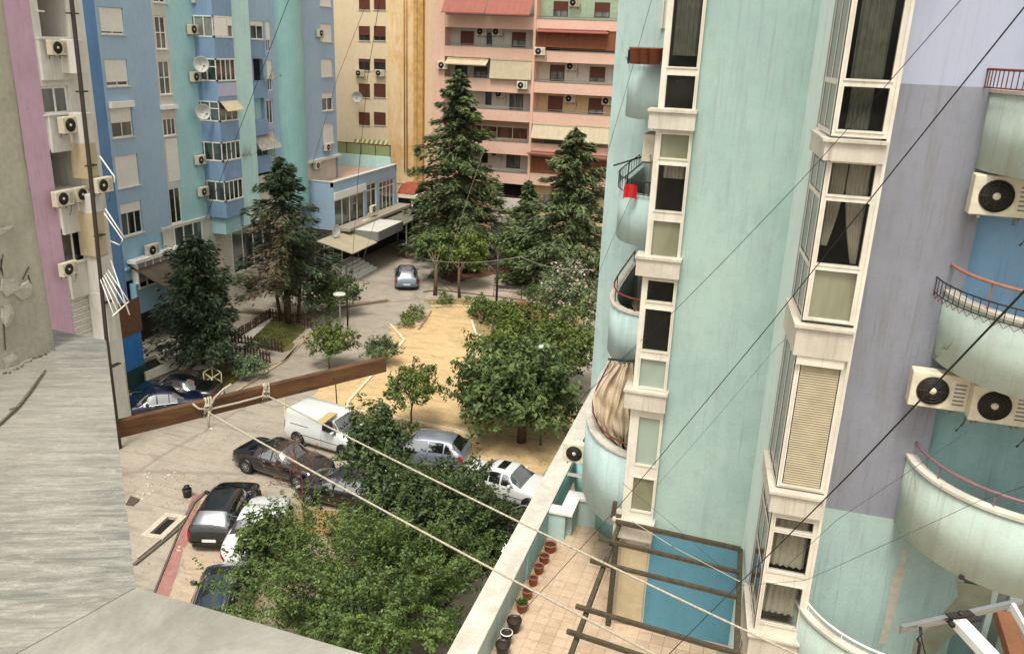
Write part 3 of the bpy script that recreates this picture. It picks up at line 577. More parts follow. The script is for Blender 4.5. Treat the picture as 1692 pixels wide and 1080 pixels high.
mb = MB(); bx(mb, 'X', X2, cw[3][0]-.1, cw[3][1]+.1, 0, .25, cw[3][3]+.55, cw[3][3]+.8); mb.build('shutter_box', M_['shutter'], bt)
# bay stack : front face X = XB, side face Y = yBay0
zf = []   # (glazing z0, z1) per storey from the corner of the bay
for a, b in ((26, 62), (97, 135), (168, 202), (236, 268), (301, 335)): zf.append((onX(353+(b-30)*.055, b, XB)[2], onX(353+(a-30)*.055, a, XB)[2]))
zf = [(z0+2.92, z1+2.92) for z0, z1 in zf[:1]]+zf
zlow = onX(371, 362, XB)[2]
bounds = [ZT]+[v for z in zf for v in (z[1], z[0])]+[zlow]
mb = MB()
for k in range(0, len(bounds), 2): mb = MB(); mb.box(X2-.5, XB, yBay0, yBay1, bounds[k+1], bounds[k]); mb.build('bay_parapet', M_['blue_bay'], bt)
mb = MB(); z0 = zf[2][1]; 
mb.box(XB+.001, XB+.02, yBay0+.02, yBay1-.02, zf[2][0]-.95, zf[2][0]-.12); mb.build('lilac_panel', M_['lilac_bay'], bt)
for i, (z0, z1) in enumerate(zf):
    f = MB(); t = .07; gl = MB()
    for yy in np.linspace(yBay0+.04, yBay1-.04, 5 if i != 3 else 4): f.box(XB-.08, XB-.01, yy-t/2, yy+t/2, z0, z1)
    for xx in np.linspace(X2+.1, XB-.045, 3 if i not in (2, 3) else 3): f.box(xx-t/2, xx+t/2, yBay0+.01, yBay0+.08, z0, z1)
    f.box(XB-.09, XB+.03, yBay0-.02, yBay1, z0, z0+.08); f.box(X2, XB+.03, yBay0-.02, yBay0+.1, z0, z0+.08)
    f.box(XB-.09, XB, yBay0, yBay1, z1-.08, z1); f.box(X2, XB, yBay0, yBay0+.1, z1-.08, z1)
    if i in (2, 3): f.box(X2, XB, yBay0+.015, yBay0+.07, z0+(z1-z0)*.62, z0+(z1-z0)*.62+.06)
    w_ = f.build('bay_window', M_['frame_white'], bt)
    gl.box(X2+.05, XB-.04, yBay0+.045, yBay1-.02, z0+.02, z1-.02); gl.build('pane', M_['glass_far' if i not in (1,) else 'glass_curtain'], w_)
    if i == 1:
        s = MB(); s.box(XB-.02, XB+.01, yBay0+.1, yBay1-.65, z0+.1, z1-.1); s.box(XB-.02, XB+.01, yBay1-.6, yBay1-.05, z0+.75, z1-.1); s.build('shutter', M_['shutter'], w_)
    if i == 3:
        s = MB(); s.add([(XB, yBay0+.15, z1), (XB, yBay1, z1), (XB+.55, yBay1, z1-.6), (XB+.55, yBay0+.15, z1-.6)], [(0, 1, 2, 3)]); s.add([(XB, yBay0+.15, z1-.02), (XB, yBay1, z1-.02), (XB+.55, yBay1, z1-.62), (XB+.55, yBay0+.15, z1-.62)], [(0, 1, 2, 3)]); s.build('small_awning', M_['awn_beige'], w_)
mb = MB(); mb.box(X2-.5, XB-.3, yBay0+.2, yBay1-.1, zlow-1.2, zlow); mb.build('bay_foot', M_['mint'], bt)
# pilaster, second window column, half round turquoise column, blue end part
XP = -34.6; yP1 = onX(412, 40, XP)[1]; XQ = -35.4
mb = MB(); mb.box(X2-.5, XP, yBay1+.002, yP1, 5.6, ZT); mb.build('pale_pilaster', M_['mint_pale'], bt)
yQ0 = yP1; yQ1 = onX(452, 40, XQ)[1]
hq = [rect('X', XQ, *c) for c in (((413, 34), (437, 66)), ((438, 36), (449, 86)), ((418, 98), (436, 133)), ((440, 100), (452, 150)), ((422, 163), (438, 198)), ((440, 165), (453, 204)), ((424, 246), (446, 258)), ((446, 214), (455, 262)), ((428, 300), (452, 320)))]
mb = MB(); wall_panel(mb, 'X', XQ, yQ0-.4, yQ1+.6, 5.6, ZT, hq, .3); mb.build('blue_recess_wall', M_['blue'], bt)
for i, h_ in enumerate(hq):
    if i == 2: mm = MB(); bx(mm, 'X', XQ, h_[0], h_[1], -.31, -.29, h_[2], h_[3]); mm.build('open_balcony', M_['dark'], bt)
    elif i == 4: mm = MB(); bx(mm, 'X', XQ, h_[0], h_[1], -.31, -.29, h_[2], h_[3]); mm.build('recess_back', M_['mint'], bt)
    else: window(bt, 'X', XQ, h_, 2, transom=.25 if i == 0 else 0, shutter=(.25 if i == 0 else .6 if i in (1, 3) else 0), rec=.15, sill=i in (0, 6, 8))
for a, b, mt in (((414, 68), (440, 96), 'blue_bay'), ((419, 135), (444, 161), 'blue_bay'), ((422, 200), (446, 221), 'blue_bay'), ((426, 259), (449, 286), 'blue_bay'), ((428, 287), (450, 298), 'cream'), ((430, 322), (455, 345), 'cream')):
    q = rect('X', XQ+.45, a, b); mm = MB(); mm.box(XQ+.002, XQ+.45, q[0]-.2, q[1]-.1, q[2], q[3]); mm.build('balcony_front', M_[mt], bt)
q = rect('X', XQ+.5, (422, 222), (458, 245)); mm = MB()
for i in range(9): u = q[0]+(q[1]-q[0])*i/9; mm.add([(XQ+.1, u, q[3]), (XQ+.1, u+.34, q[3]), (XQ+.95, u+.3, q[2]+.15), (XQ+.95, u, q[2]+.1)], [(0, 1, 2, 3)])
mm.build('tattered_awning', plain('faded_striped_canvas', '9a968c', .9, var=.35, scale=5), bt)
yR0 = onX(454, 40, XQ)[1]; yR1 = onX(508, 0, XP)[1]; n = 20; cyl = [(X2-1, yR0)]
for i in range(n+1):
    t = math.pi*i/n; cyl.append((XP-1.0+1.0*math.sin(t)**.8, yR0+(yR1-yR0)*(1-math.cos(t))/2))
cyl.append((X2-1, yR1)); mb = MB(); mb.prism(cyl, 5.6, ZT, True); mb.build('round_turquoise_column', M_['teal'], bt)
XE = -35.2; yE1 = 66.2; we = [rect('X', XE, *c) for c in (((528, -15), (548, 12)), ((529, 39), (549, 70)), ((530, 98), (550, 127)), ((532, 154), (551, 182)), ((533, 206), (552, 236)))]
zE = onX(530, 262, XE)[2]
mb = MB(); wall_panel(mb, 'X', XE, yR1-.5, yE1, zE, ZT, we); mb.add([(XE, yE1, 0), (-52, yE1, 0), (-52, yE1, ZT), (XE, yE1, ZT)], [(0, 1, 2, 3)]); mb.build('blue_end_wall', M_['blue'], bt)
for i, h_ in enumerate(we): window(bt, 'X', XE, h_, 2, shutter=(.97, .97, .97, .3, .97)[i])
mb = MB(); mb.box(XE-2, XE-.15, yR1-.2, yE1-.1, 6, zE); mb.build('cream_lower_wall', M_['cream'], bt)
mb = MB(); mb.box(XE-2, XE+.35, yR1-.6, yE1+.1, zE-.12, zE+.06); mb.build('ledge', M_['sill'], bt)
mb = MB(); mb.box(-52, X2, yA-.2, yE1+.1, ZT, ZT+.5); mb.build('roof', M_['concrete'], bt)
# ground floor shop fronts
g0 = [rect('X', X2+.1, (286, 372), (339, 425)), rect('X', X2+.1, (379, 350), (452, 408))]
mb = MB(); wall_panel(mb, 'X', X2+.1, yC0-1.2, yR1, 0, 6.4, [(a, b, 1.8, d) for a, b, c, d in g0], .2); mb.box(X2-.1, X2+.14, yC0-1.2, yR1, 6.4, 6.6); mb.build('ground_floor_wall', M_['cream'], bt)
for (a, b, c, d), k in zip(g0, (3, 4)): window(bt, 'X', X2+.1, (a, b, 1.8, d), k, 1, transom=.3, rec=.08, fr=.11)
for px, py, l in ((315, 49, 'air conditioner beside the top shuttered bay of the blue tower'), (319, 127, 'air conditioner just under the upper white dish beside the bay'), (327, 264, 'air conditioner beside the second lowest bay window'), (332, 316, 'small air conditioner beside the lowest bay window')):
    acX(px, py, X2+.05, l, G2, 1.05)
acX(321, -2, X2+.05, 'air conditioner at the very top beside the bay of the blue tower', G2)
acX(526, 55, XE+.05, 'air conditioner beside the upper white shutter at the end of the blue tower', G2); acX(538, 243, XE+.05, 'air conditioner under the lowest shutter at the end of the blue tower', G2); acX(521, 273, XE+.05, 'air conditioner on the cream wall under the ledge', G2)
acX(246, 412, X2+.2, 'grey air conditioner above the glazed loggia of the blue tower', G2, 1.2)
def dishX(px, py, X, rz, l, s_=1.0): p = onX(px, py, X); place(DISH, tuple(p), rz, l, 'satellite dish', 'satellite dishes on the blue tower', USED, s_)
dishX(327, 106, XB-1.2, R(55), 'upper round white satellite dish left of the bay', 1.15); dishX(329, 184, XB-1.2, R(60), 'white satellite dish beside the bay with the small awning', 1.15)
dishX(402, 250, XP+.02, R(120), 'small white satellite dish on the pale pilaster', .9); dishX(435, 122, XQ+.5, R(110), 'dark satellite dish on the open balcony of the blue tower', 1.25)
# ================================================================ low blue annex with roof terrace
X3 = -33.; ya0, ya1 = 61.2, 73.6; ZA = onX(548, 303, X3)[2]
an = empty('annex_building', (X3, 67, 0), 'two storey blue annex with a flat roof terrace and white framed windows', 'building')
ha = [rect('X', X3, *c) for c in (((553, 331), (604, 372)), ((606, 305), (623, 349)), ((627, 301), (652, 344)))]
zfl = 3.4
mb = MB(); wall_panel(mb, 'X', X3, ya0, ya1, zfl, ZA, ha); mb.add([(X3, ya0, zfl), (-37, ya0, zfl), (-37, ya0, ZA), (X3, ya0, ZA)], [(0, 1, 2, 3)]); mb.add([(X3, ya1, 0), (-46, ya1, 0), (-46, ya1, ZA), (X3, ya1, ZA)], [(0, 1, 2, 3)])
mb.box(X3-.3, X3-.01, ya0, ya1, ZA-.4, ZA); mb.box(-46, X3, ya1-.25, ya1-.01, ZA-.4, ZA+.05); mb.build('blue_wall', M_['blue'], an)
mb = MB(); mb.box(X3-.34, X3+.05, ya0-.04, ya1+.04, ZA, ZA+.06); mb.box(-37, X3-.34, ya0-.04, ya0+.3, ZA, ZA+.06); mb.build('coping', M_['sill'], an)
mb = MB(); mb.box(-46, X3-.3, ya0+.1, ya1-.25, ZA-.55, ZA-.4); mb.build('terrace_floor', plain('pinkish_terrace', 'b99c88', .9, var=.12, scale=1), an)
mb = MB(); mb.box(-46, X3-.35, ya1-.6, ya1-.3, ZA-.4, ZA+.75); mb.build('pale_parapet', M_['mint_pale'], an)
mb = MB(); mb.box(-41, X3-.35, ya1-.5, ya1-.46, ZA+.75, ZA+1.75); mb.build('glass_screen', plain('greenish_screen', '8f9c6d', .3, var=.1), an)
mb = MB()
for i in range(6): xx = X3-.4-i*1.5; mb.box(xx-.04, xx+.04, ya1-.54, ya1-.45, ZA+.7, ZA+1.8)
mb.box(-41, X3-.35, ya1-.53, ya1-.45, ZA+1.75, ZA+1.82); mb.build('screen_frame', M_['rust'], an)
window(an, 'X', X3, ha[0], 4, glass='glass_far', fr=.12); window(an, 'X', X3, ha[1], 2, glass='glass_dark', fr=.1, transom=.22); window(an, 'X', X3, ha[2], 4, glass='glass_far', fr=.1, transom=.2)
mb = MB(); q = rect('X', X3, (551, 322), (606, 331)); mb.box(X3+.003, X3+.1, ha[0][0]-.1, ha[0][1]+.1, ha[0][3]+.02, ha[0][3]+.6); mb.build('shutter_box', M_['shutter'], an)
mb = MB(); mb.box(-40, X3+.0, ya0+.2, ya1+3.5, zfl-.3, zfl-.005); mb.box(X3, X3+1.3, ya0+.1, ya1+.5, zfl+.0, zfl+.25); mb.build('floor_slab', M_['concrete'], an)
mb = MB(); mb.box(X3+.4, X3+3.4, ya0+1.0, ya0+6.0, zfl-.15, zfl+.02); mb.build('white_canopy', plain('white_canopy_top', 'c7c5bb', .6, var=.08, scale=1), an)
mb = MB(); mb.box(X3+3.4, X3+3.46, ya0+1.0, ya0+6.0, zfl-.75, zfl+.03); mb.box(X3+.4, X3+3.4, ya0+.94, ya0+1.0, zfl-.75, zfl+.03); mb.build('canopy_fascia', M_['metal_grey'], an)
mb = MB(); mb.box(X3+.4, X3+3.6, ya0+6.1, ya1+2, zfl-.35, zfl-.2); mb.build('grey_canopy', plain('grey_canopy_top', '6c6b5e', .8, var=.15, scale=1), an)
mb = MB()
for yy in (ya0+7, ya0+10, ya1): mb.box(X3+3.3, X3+3.4, yy-.05, yy+.05, 0, zfl-.35)
mb.build('canopy_post', M_['frame_white'], an)
mb = MB(); mb.add([(X3+.3, ya0-3.6, 3.3), (X3+3.4, ya0-3.6, 2.6), (X3+3.4, ya0+.9, 2.6), (X3+.3, ya0+.9, 3.3)], [(0, 1, 2, 3)]); mb.add([(X3+.3, ya0-3.6, 3.24), (X3+3.4, ya0-3.6, 2.54), (X3+3.4, ya0+.9, 2.54), (X3+.3, ya0+.9, 3.24)], [(0, 1, 2, 3)]); mb.build('sloping_canopy', plain('beige_metal_sheet', 'a39880', .7, var=.1, scale=1), an)
mb = MB(); mb.box(X3-3, X3-.05, ya0-4, ya1+2, 0, zfl-.31)
mb.build('shop_wall', M_['shopdark'], an)
for i in range(7): f = MB(); yy = ya0-3.4+i*1.5; f.box(X3-.04, X3+.02, yy, yy+.08, .1, 2.9); f.box(X3-.04, X3+.015, yy+.08, yy+1.42, 2.2, 2.3); f.build('shop_mullion', M_['frame_cream'] if i % 2 else M_['metal_grey'], an)
sg = MB(); sg.box(X3+.03, X3+.1, ya0+3.2, ya0+5.0, 1.2, 2.3); sg.build('red_shop_panel', plain('red_panel', '9c2a30', .6), an)
ss = empty('entrance_steps', (-31.2, 61, 0), 'white stone entrance steps in front of the annex shops', 'steps')
mb = MB()
for i in range(5): mb.box(X3+.3, -30.2-i*.38, 59.6, 63.2, i*.16, i*.16+.158)
mb.build('step', M_['frame_white'], ss)
for px, py, l in ((592, 380, 'left air conditioner standing on the annex canopy ledge'), (600, 369, 'middle air conditioner standing on the annex canopy ledge'), (613, 345, 'air conditioner on the ledge below the tall annex door')): acX(px, py, X3+.6, l, 'air conditioners on the annex', 1.1)
dd = onX(545, 380, X3+.3); place(DISH, tuple(dd), R(80), 'tilted white satellite dish at the near corner of the annex', 'satellite dish', None, USED, 1.2)
# ================================================================ apricot tower
Y4 = 78.; ap = empty('apartment_building', (-36, Y4, 0), 'tall apricot tower with brown shutters and a broad orange rain stain', 'building')
xa0, xa1 = -46., onY(722, 100, Y4)[0]; xs0, xs1 = onY(640, 100, Y4)[0], onY(684, 100, Y4)[0]
wa = [rect('Y', Y4, (x0, a), (x0+w_, b)) for a, b in ((-12, 17), (43, 68), (97, 117), (138, 162), (185, 208)) for x0, w_ in ((592.5, 19), (617.5, 20))]
wa2 = [rect('Y', Y4, (594, 244), (610, 256)), rect('Y', Y4, (622, 244), (640, 256)), rect('Y', Y4, (656, 283), (678, 303))]
mb = MB(); wall_panel(mb, 'Y', Y4, xa0, xs0, 0, 36, wa+wa2[:2], .18); wall_panel(mb, 'Y', Y4, xs1, xa1, 0, 36, [wa2[2]], .18); mb.box(xa0, xa1-.02, Y4+.6, Y4+10, 0, 35.9); mb.add([(xa1, Y4, 0), (xa1, Y4+10, 0), (xa1, Y4+10, 36), (xa1, Y4, 36)], [(0, 1, 2, 3)]); mb.build('apricot_wall', M_['orange'], ap)
mb = MB(); wall_panel(mb, 'Y', Y4, xs0, xs1, 0, 36); mb.build('stained_wall', M_['stain'], ap)
for i, r4 in enumerate(wa): window(ap, 'Y', Y4, r4, 2, shutter=(.95, .95, .6, .7, .25, .3, .97, .97, .97, .97)[i], frame='frame_brown', glass='glass_dark', shut='shutter_brown', rec=.12, fr=.08)
for r4 in wa2: window(ap, 'Y', Y4, r4, 2, frame='frame_brown', glass='glass_dark', rec=.12)
mb = MB(); a, b = onY(587, 229, Y4), onY(641, 246, Y4)
for i in range(14):
    u0 = a[0]+(b[0]-a[0])*i/14; u1 = a[0]+(b[0]-a[0])*(i+1)/14; mb.k = i % 2
    mb.add([(u0, Y4-.02, a[2]), (u1, Y4-.02, a[2]), (u1, Y4-1, b[2]), (u0, Y4-1, b[2])], [(0, 1, 2, 3)]); mb.add([(u0, Y4-1, b[2]), (u1, Y4-1, b[2]), (u1, Y4-1, b[2]-.18), (u0, Y4-1, b[2]-.18)], [(0, 1, 2, 3)])
mb.build('striped_awning', [plain('green_canvas', '5d6a3c', .8), plain('cream_canvas', 'b8ad82', .8)], ap)
for px, w_ in ((687, .35), (695, .55)):
    p = onY(px, 100, Y4-.35); mb = MB(); mb.box(p[0]-w_/2, p[0]+w_/2, Y4-.5, Y4, 4.5, 36); mb.build('duct', M_['pipe_orange'], ap)
mb = MB()
for px in (668, 672): p = onY(px, 100, Y4-.1); mb.tube([(p[0], Y4-.1, 6), (p[0], Y4-.1, 36)], .06, 6)
mb.build('thin_pipe', M_['pipe_orange'], ap)
# stair strip between the apricot and the salmon parts
xb1 = onY(733, 100, Y4)[0]; sw = [rect('Y', Y4, (718.5-a/150, a), (726-a/150, b)) for a, b in ((-30, 10), (22, 60), (71, 108), (120, 156), (168, 204), (216, 250), (262, 296))]
mb = MB(); wall_panel(mb, 'Y', Y4+.3, xa1, xb1+1, 0, 36, [(q[0]+.0, q[1]+.0, q[2], q[3]) for q in sw], .3); mb.build('stair_wall', M_['orange'], ap)
for q in sw: window(ap, 'Y', Y4+.3, q, 1, 5, frame='frame_brown', glass='glass_dark', rec=.25, fr=.06, sill=False)
mb = MB(); mb.box(xa0, xb1, Y4-.1, Y4+10, 36, 36.5); mb.build('roof', M_['concrete'], ap)
for px, py, l in ((596, 121, 'left air conditioner of the pair under the dark windows of the apricot tower'), (629, 121, 'right air conditioner of the pair under the dark windows of the apricot tower'), (633, 261, 'air conditioner behind the terrace screen at the foot of the apricot tower')): acY(px, py, Y4-.02, l, 'air conditioners on the apricot tower', 1.1)
place(DISH, tuple(onY(591, 160, Y4-.02)), R(20), 'white satellite dish left of the brown shutters of the apricot tower', 'satellite dish', None, USED, 1.2)
# red tarp shelter at the foot of the ducts
tp = empty('lean_to_shed', tuple(onY(668, 330, 75)*np.array([1, 1, 0])), 'small shed with a bulging rust red tarp at the foot of the apricot tower', 'shed')
a = onY(656, 322, 74); b = onY(684, 304, 74)
mb = MB(); n = 12
for i in range(n+1):
    for j in range(7): u = i/n; v = j/6; mb.v.append((a[0]+(b[0]-a[0])*u, 74+v*3, a[2]+.15+(b[2]-a[2]-.2)*math.sin(math.pi*v)*(.75+.25*math.sin(math.pi*u))))
for i in range(n):
    for j in range(6): mb.f.append([i*7+j, i*7+j+1, (i+1)*7+j+1, (i+1)*7+j]); mb.mi.append(0); mb.sm.append(True)
mb.build('tarp', M_['tarp'], tp)
mb = MB(); mb.box(a[0]-.2, b[0]+.3, 73.8, 77.5, a[2]-.2, a[2]+.1); mb.build('slab', M_['frame_cream'], tp)
mb = MB(); mb.box(a[0], b[0], 74.2, 77.4, 0, a[2]-.2); mb.build('wall', M_['shopdark'], tp)
mb = MB()
for px in (657, 681): p = onY(px, 330, 73.9); mb.tube([(p[0], 73.9, 0), (p[0], 73.9, a[2])], .06, 6)
mb.build('post', M_['frame_white'], tp)
# ================================================================ salmon block with long balconies
Y5, Y5W = 75., 76.4; sb = empty('apartment_building', (-20, Y5, 0), 'salmon pink apartment block with long balconies, blinds and red awnings', 'building'); G5 = 'air conditioners on the salmon block'
fx = lambda px, py=100: onY(px, py, Y5)[0]; fz = lambda py, px=800: onY(px, py, Y5)[2]
xl0, xl1, xr0, xr1 = fx(735), fx(880), fx(884), -6.
Lp = [(24, 47), (76, 96), (128, 151), (178, 198), (230, 252), (280, 300)]; zL = [(fz(b), fz(a)) for a, b in Lp]; zL = [(z0+2.9, z1+2.9) for z0, z1 in zL[:1]]+zL
Rp = [(31, 51), (84, 104), (136, 156), (186, 207), (239, 262), (288, 310)]; zR = [(fz(b, 940), fz(a, 940)) for a, b in Rp]; zR = [(z0+2.9, z1+2.9) for z0, z1 in zR[:1]]+zR
wy = lambda px, py: onY(px, py, Y5W)
doorsL = {1: [((761, 51), (783, 75), 'b', .97), ((804, 54), (813, 76), 'd', 0), ((846, 53), (868, 79), 'b', .55)], 2: [((752, 108), (772, 130), 'd', 0), ((783, 110), (805, 130), 'b', .4)], 3: [((752, 153), (764, 176), 'b', .9), ((802, 152), (812, 174), 'd', 0), ((842, 155), (864, 183), 'g', 0)], 4: [((745, 203), (872, 232), 't', 0)], 5: [((795, 250), (806, 270), 'd', 0), ((837, 252), (859, 279), 'g', 0)], 0: [((760, -5), (785, 22), 'b', .9), ((840, -5), (866, 22), 'b', .9)]}
doorsR = {0: [((915, 2), (938, 29), 'b', .55), ((983, 4), (1007, 30), 'b', .6)], 1: [((905, 60), (925, 84), 'b', .9)], 2: [((909, 107), (932, 135), 'b', .4), ((975, 110), (999, 137), 'b', .7)], 3: [((906, 158), (929, 187), 'b', .98), ((973, 162), (996, 190), 'b', .7)], 4: [((900, 210), (930, 240), 'b', .5)], 5: [((900, 268), (920, 290), 'd', 0), ((960, 268), (980, 290), 'd', 0)]}
def back(x0, x1, zz, doors, mats, nm):
    for k in range(len(zz)-1):
        z1 = zz[k][0]; z0 = zz[k+1][1]-.9; hs_ = []
        for a, b, t, s_ in doors.get(k, []): q = rect('Y', Y5W, a, b); hs_.append(q)
        mb = MB(); wall_panel(mb, 'Y', Y5W, x0, x1, z0, z1, hs_, .15); mb.build('balcony_back_wall', M_[mats[k]], sb)
        for (a, b, t, s_), q in zip(doors.get(k, []), hs_): window(sb, 'Y', Y5W, q, {'b': 2, 'd': 1, 'g': 2, 't': 5}[t], shutter=s_, frame='frame_brown' if t != 't' else 'frame_cream', glass={'b': 'glass_curtain', 'd': 'glass_dark', 'g': 'glass_curtain', 't': 'glass_brown'}[t], shut='shutter_brown', rec=.1, sill=False)
        # floor slab, parapet, rail
        p0, p1 = zz[k+1]; mb = MB(); mb.box(x0, x1, Y5, Y5+.15, p0, p1-.08); mb.box(x0, x1, Y5+.15, Y5W-.003, p0, p0+.2); pa = mb.build('balcony_parapet', M_['pink'], sb)
        r = MB(); r.tube([(x0+.05, Y5+.05, p1+.12), (x1-.05, Y5+.05, p1+.12)], .03, 6)
        for i in range(7): xx = x0+.3+(x1-x0-.6)*i/6; r.tube([(xx, Y5+.05, p1-.09), (xx, Y5+.05, p1+.12)], .02, 5)
        r.box(x0, x1, Y5-.03, Y5+.18, p1-.08, p1-.03); r.build('rail', M_['metal_grey'], pa)
back(xl0, xl1, zL, doorsL, ['whitefar', 'whitefar', 'whitefar', 'whitefar', 'beigefar', 'whitefar'], 'l')
back(xr0, xr1, zR, doorsR, ['mintfar', 'beigefar', 'whitefar', 'beigefar', 'beigefar', 'beigefar'], 'r')
mb = MB(); mb.box(xl1, xr0, Y5-.15, Y5W, 3, 36); mb.box(xl0-1.2, xl0-.002, Y5-.05, Y5W+2, 0, 36); mb.build('pier', M_['pink'], sb)
mb = MB(); mb.box(xl0-1, xr1, Y5W+1.5, Y5W+11, 0, 36); 
mb.box(xl0, xr1, Y5W-.2, Y5W+1, 0, zL[-1][0]-3.3) ; mb.build('wall', M_['beigefar'], sb)
mb = MB(); mb.box(xl0-1, xr1, Y5-.3, Y5W+11, 36, 36.5); mb.build('roof', M_['concrete'], sb)
for zz, x0, x1 in ((zL, xl0, xl1), (zR, xr0, xr1)):
    mb = MB(); mb.box(x0, x1, Y5, Y5+.15, zz[0][0], zz[0][1]); mb.box(x0, x1, Y5W, Y5W+.2, zz[0][0], 36)
    for k in range(3): mb.box(x0, x1, Y5, Y5+.15, zz[0][0]+2.9*(k+1), zz[0][1]+2.9*(k+1))
    mb.build('balcony_parapet', M_['pink'], sb)
def blind(tl, br, mt, nm='blind', out=.1, slope=0):
    q = rect('Y', Y5-out, tl, br); f = MB(); n = 8
    for i in range(n):
        u0 = q[0]+(q[1]-q[0])*i/n; u1 = q[0]+(q[1]-q[0])*(i+1)/n-.012
        f.add([(u0, Y5-.02, q[3]), (u1, Y5-.02, q[3]), (u1, Y5-out-slope, q[2]), (u0, Y5-out-slope, q[2])], [(0, 1, 2, 3)]); f.add([(u0, Y5, q[3]), (u1, Y5, q[3]), (u1, Y5-out-slope+.02, q[2]), (u0, Y5-out-slope+.02, q[2])], [(0, 1, 2, 3)])
    f.box(q[0], q[1], Y5-out-slope-.03, Y5-out-slope+.03, q[2]-.05, q[2]+.03); f.box(q[0], q[1], Y5-.06, Y5+.1, q[3], q[3]+.12); f.build(nm, M_[mt], sb)
blind((737, -12), (807, 23), 'awn_red', 'red_awning', .3, 1.2); blind((809, -10), (881, 26), 'awn_red', 'red_awning', .3, 1.2)
blind((738, 97), (806, 108), 'awn_beige', out=.2, slope=.6); blind((809, 99), (877, 132), 'awn_beige', out=.3)
blind((887, 49), (1006, 56), 'awn_red', 'red_awning', .3, .4); blind((887, 53), (1000, 81), 'wood_brown'); blind((1002, 54), (1030, 84), 'wood_brown')
blind((879, 206), (950, 232), 'awn_beige', out=.3, slope=.2); blind((952, 209), (1012, 238), 'awn_beige', out=.3, slope=.2)
blind((873, 251), (1012, 262), 'awn_red', 'red_awning', .3, .6); blind((874, 262), (930, 287), 'wood_brown', out=.05); blind((955, 265), (1012, 292), 'wood_brown', out=.05)
blind((738, 205), (780, 230), 'wood_brown', out=.02)
# ground floors
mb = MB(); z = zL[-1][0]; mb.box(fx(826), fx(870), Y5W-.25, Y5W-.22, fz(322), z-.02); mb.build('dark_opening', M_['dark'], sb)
mb = MB(); mb.box(fx(735), fx(826), Y5W-.5, Y5W-.3, 0, z); mb.box(fx(870), xr1, Y5W-.5, Y5W-.3, 0, z); mb.build('ground_floor_wall', M_['beigefar'], sb)
mb = MB(); mb.box(fx(822), fx(880), Y5-.6, Y5-.4, fz(343), fz(322)); mb.box(fx(822), fx(880), Y5-.8, Y5-.4, fz(362), fz(350)); mb.box(fx(740), fx(815), Y5-.8, Y5-.4, fz(352), fz(342)); mb.build('shop_fascia', M_['whitefar'], sb)
for a, b in ((885, 900), (905, 925), (940, 960), (965, 990)): mb = MB(); mb.box(fx(a), fx(b), Y5W-.56, Y5W-.51, fz(352, 920), fz(326, 920)); mb.build('shop_window', M_['glass_frost'], sb)
mb = MB(); mb.box(fx(827), fx(868), Y5-.55, Y5-.45, 0, 2.6); mb.build('shop_door', M_['glass_frost'], sb)
for px, py, f, l in ((797, 53, 1, 'left air conditioner between the brown doors on the second salmon balcony'), (823, 53, 1, 'right air conditioner between the brown doors on the second salmon balcony'), (827, 155, 1, 'air conditioner left of the dark balcony door of the salmon block'), (950, 5, 1, 'air conditioner on the mint coloured back wall at the top'), (945, 110, 1, 'air conditioner between two doors on the white balcony wall'), (943, 163, 1, 'air conditioner between brown shutters on the beige balcony wall'), (1004, 167, 1, 'air conditioner at the right end of the beige balcony wall'), (820, 252, 1, 'air conditioner beside the lowest dark door of the salmon block'),
    (893, 85, 0, 'air conditioner hung on the pier beside the brown blinds'), (864, 141, 0, 'air conditioner hung below the wide beige blind'), (733, 108, 0, 'air conditioner at the left edge of the salmon block')): acY(px, py, Y5W-.02 if f else Y5-.02, l, G5, 1.15)
# ================================================================ near right : mint tower
mt_ = empty('apartment_building', (1, 16, 0), 'mint and lilac apartment tower with tall glazed bays and round balconies, filling the right side', 'building')
M_.update(mintA=wallm('weathered_mint_render', 'a6bfb4', '96b0aa', '8f959d', .5, .6, streak=.5, dz=.5, ds=.08), mint_edge=wallm('pale_mint_edge', 'd6e8e1', 'cde1da', '9dc0b6', .2), mintL=wallm('balcony_mint_render', 'b9d0ca', 'aac4bf', '87988f', .6, .6, streak=.5, ds=.05, crack=.6), mintR=wallm('stained_balcony_render', 'bccbc0', 'aabbb1', '93876b', .6, .7, streak=.5, ds=0, crack=.35),
 lilac=wallm('tower_lilac_render', 'a9aec2', 'a3a9be', '8c8e9a', .12, .5, streak=.3, ds=.1, cl=.25), lilac_grey=wallm('grey_lilac_render', '8d8f99', '80828a', '6b6558', .5, .5, streak=.6, dz=.2, ds=0), palemint=wallm('patched_pale_mint', 'a9c2b8', '99b0ad', '77877e', .6, .5, streak=.55, ds=.1), recess_blue=wallm('recess_blue_render', '88b4d4', '7aa6c9', '44698a', .3, .6, streak=.4), recess_teal=wallm('recess_teal_render', '90b5b3', '82a8a8', '3d6163', .3, .6, streak=.4),
 cyanwall=wallm('cyan_blue_paint', '5a8da0', '528496', '2d6d88', .2, .5, streak=.25, ds=0), tile=wallm('stone_cladding', 'cfc8b9', 'bfb7a6', '75695a', .6, 1.2, .6, streak=.5, ds=0), frameB=wallm('ivory_window_frame', 'e0dacb', 'd3cbba', '8d8475', .5, 1.5, .5, streak=.45, ds=0),
 curtain=plain('sheer_curtain', 'd2ccb6', .9, var=.1), curtain_dark=plain('shaded_curtain', '7b7c6c', .9, var=.2), room=plain('dim_room', '3b3a30', .9, var=.5, scale=1.2), frosted=glassm('frosted_olive_glass', '6f7058', .2, '8a8a72', scale=1.5), frost_green=glassm('frosted_green_glass', '8a9a8c', .2, '9aa99b', scale=1.2), blindslat=plain('beige_slat_blind', 'a3967a', .6, var=.12, scale=4), coping=wallm('worn_white_coping', 'd6cfc0', 'bdb5a5', '7b7362', .8, 1.6, streak=.5))
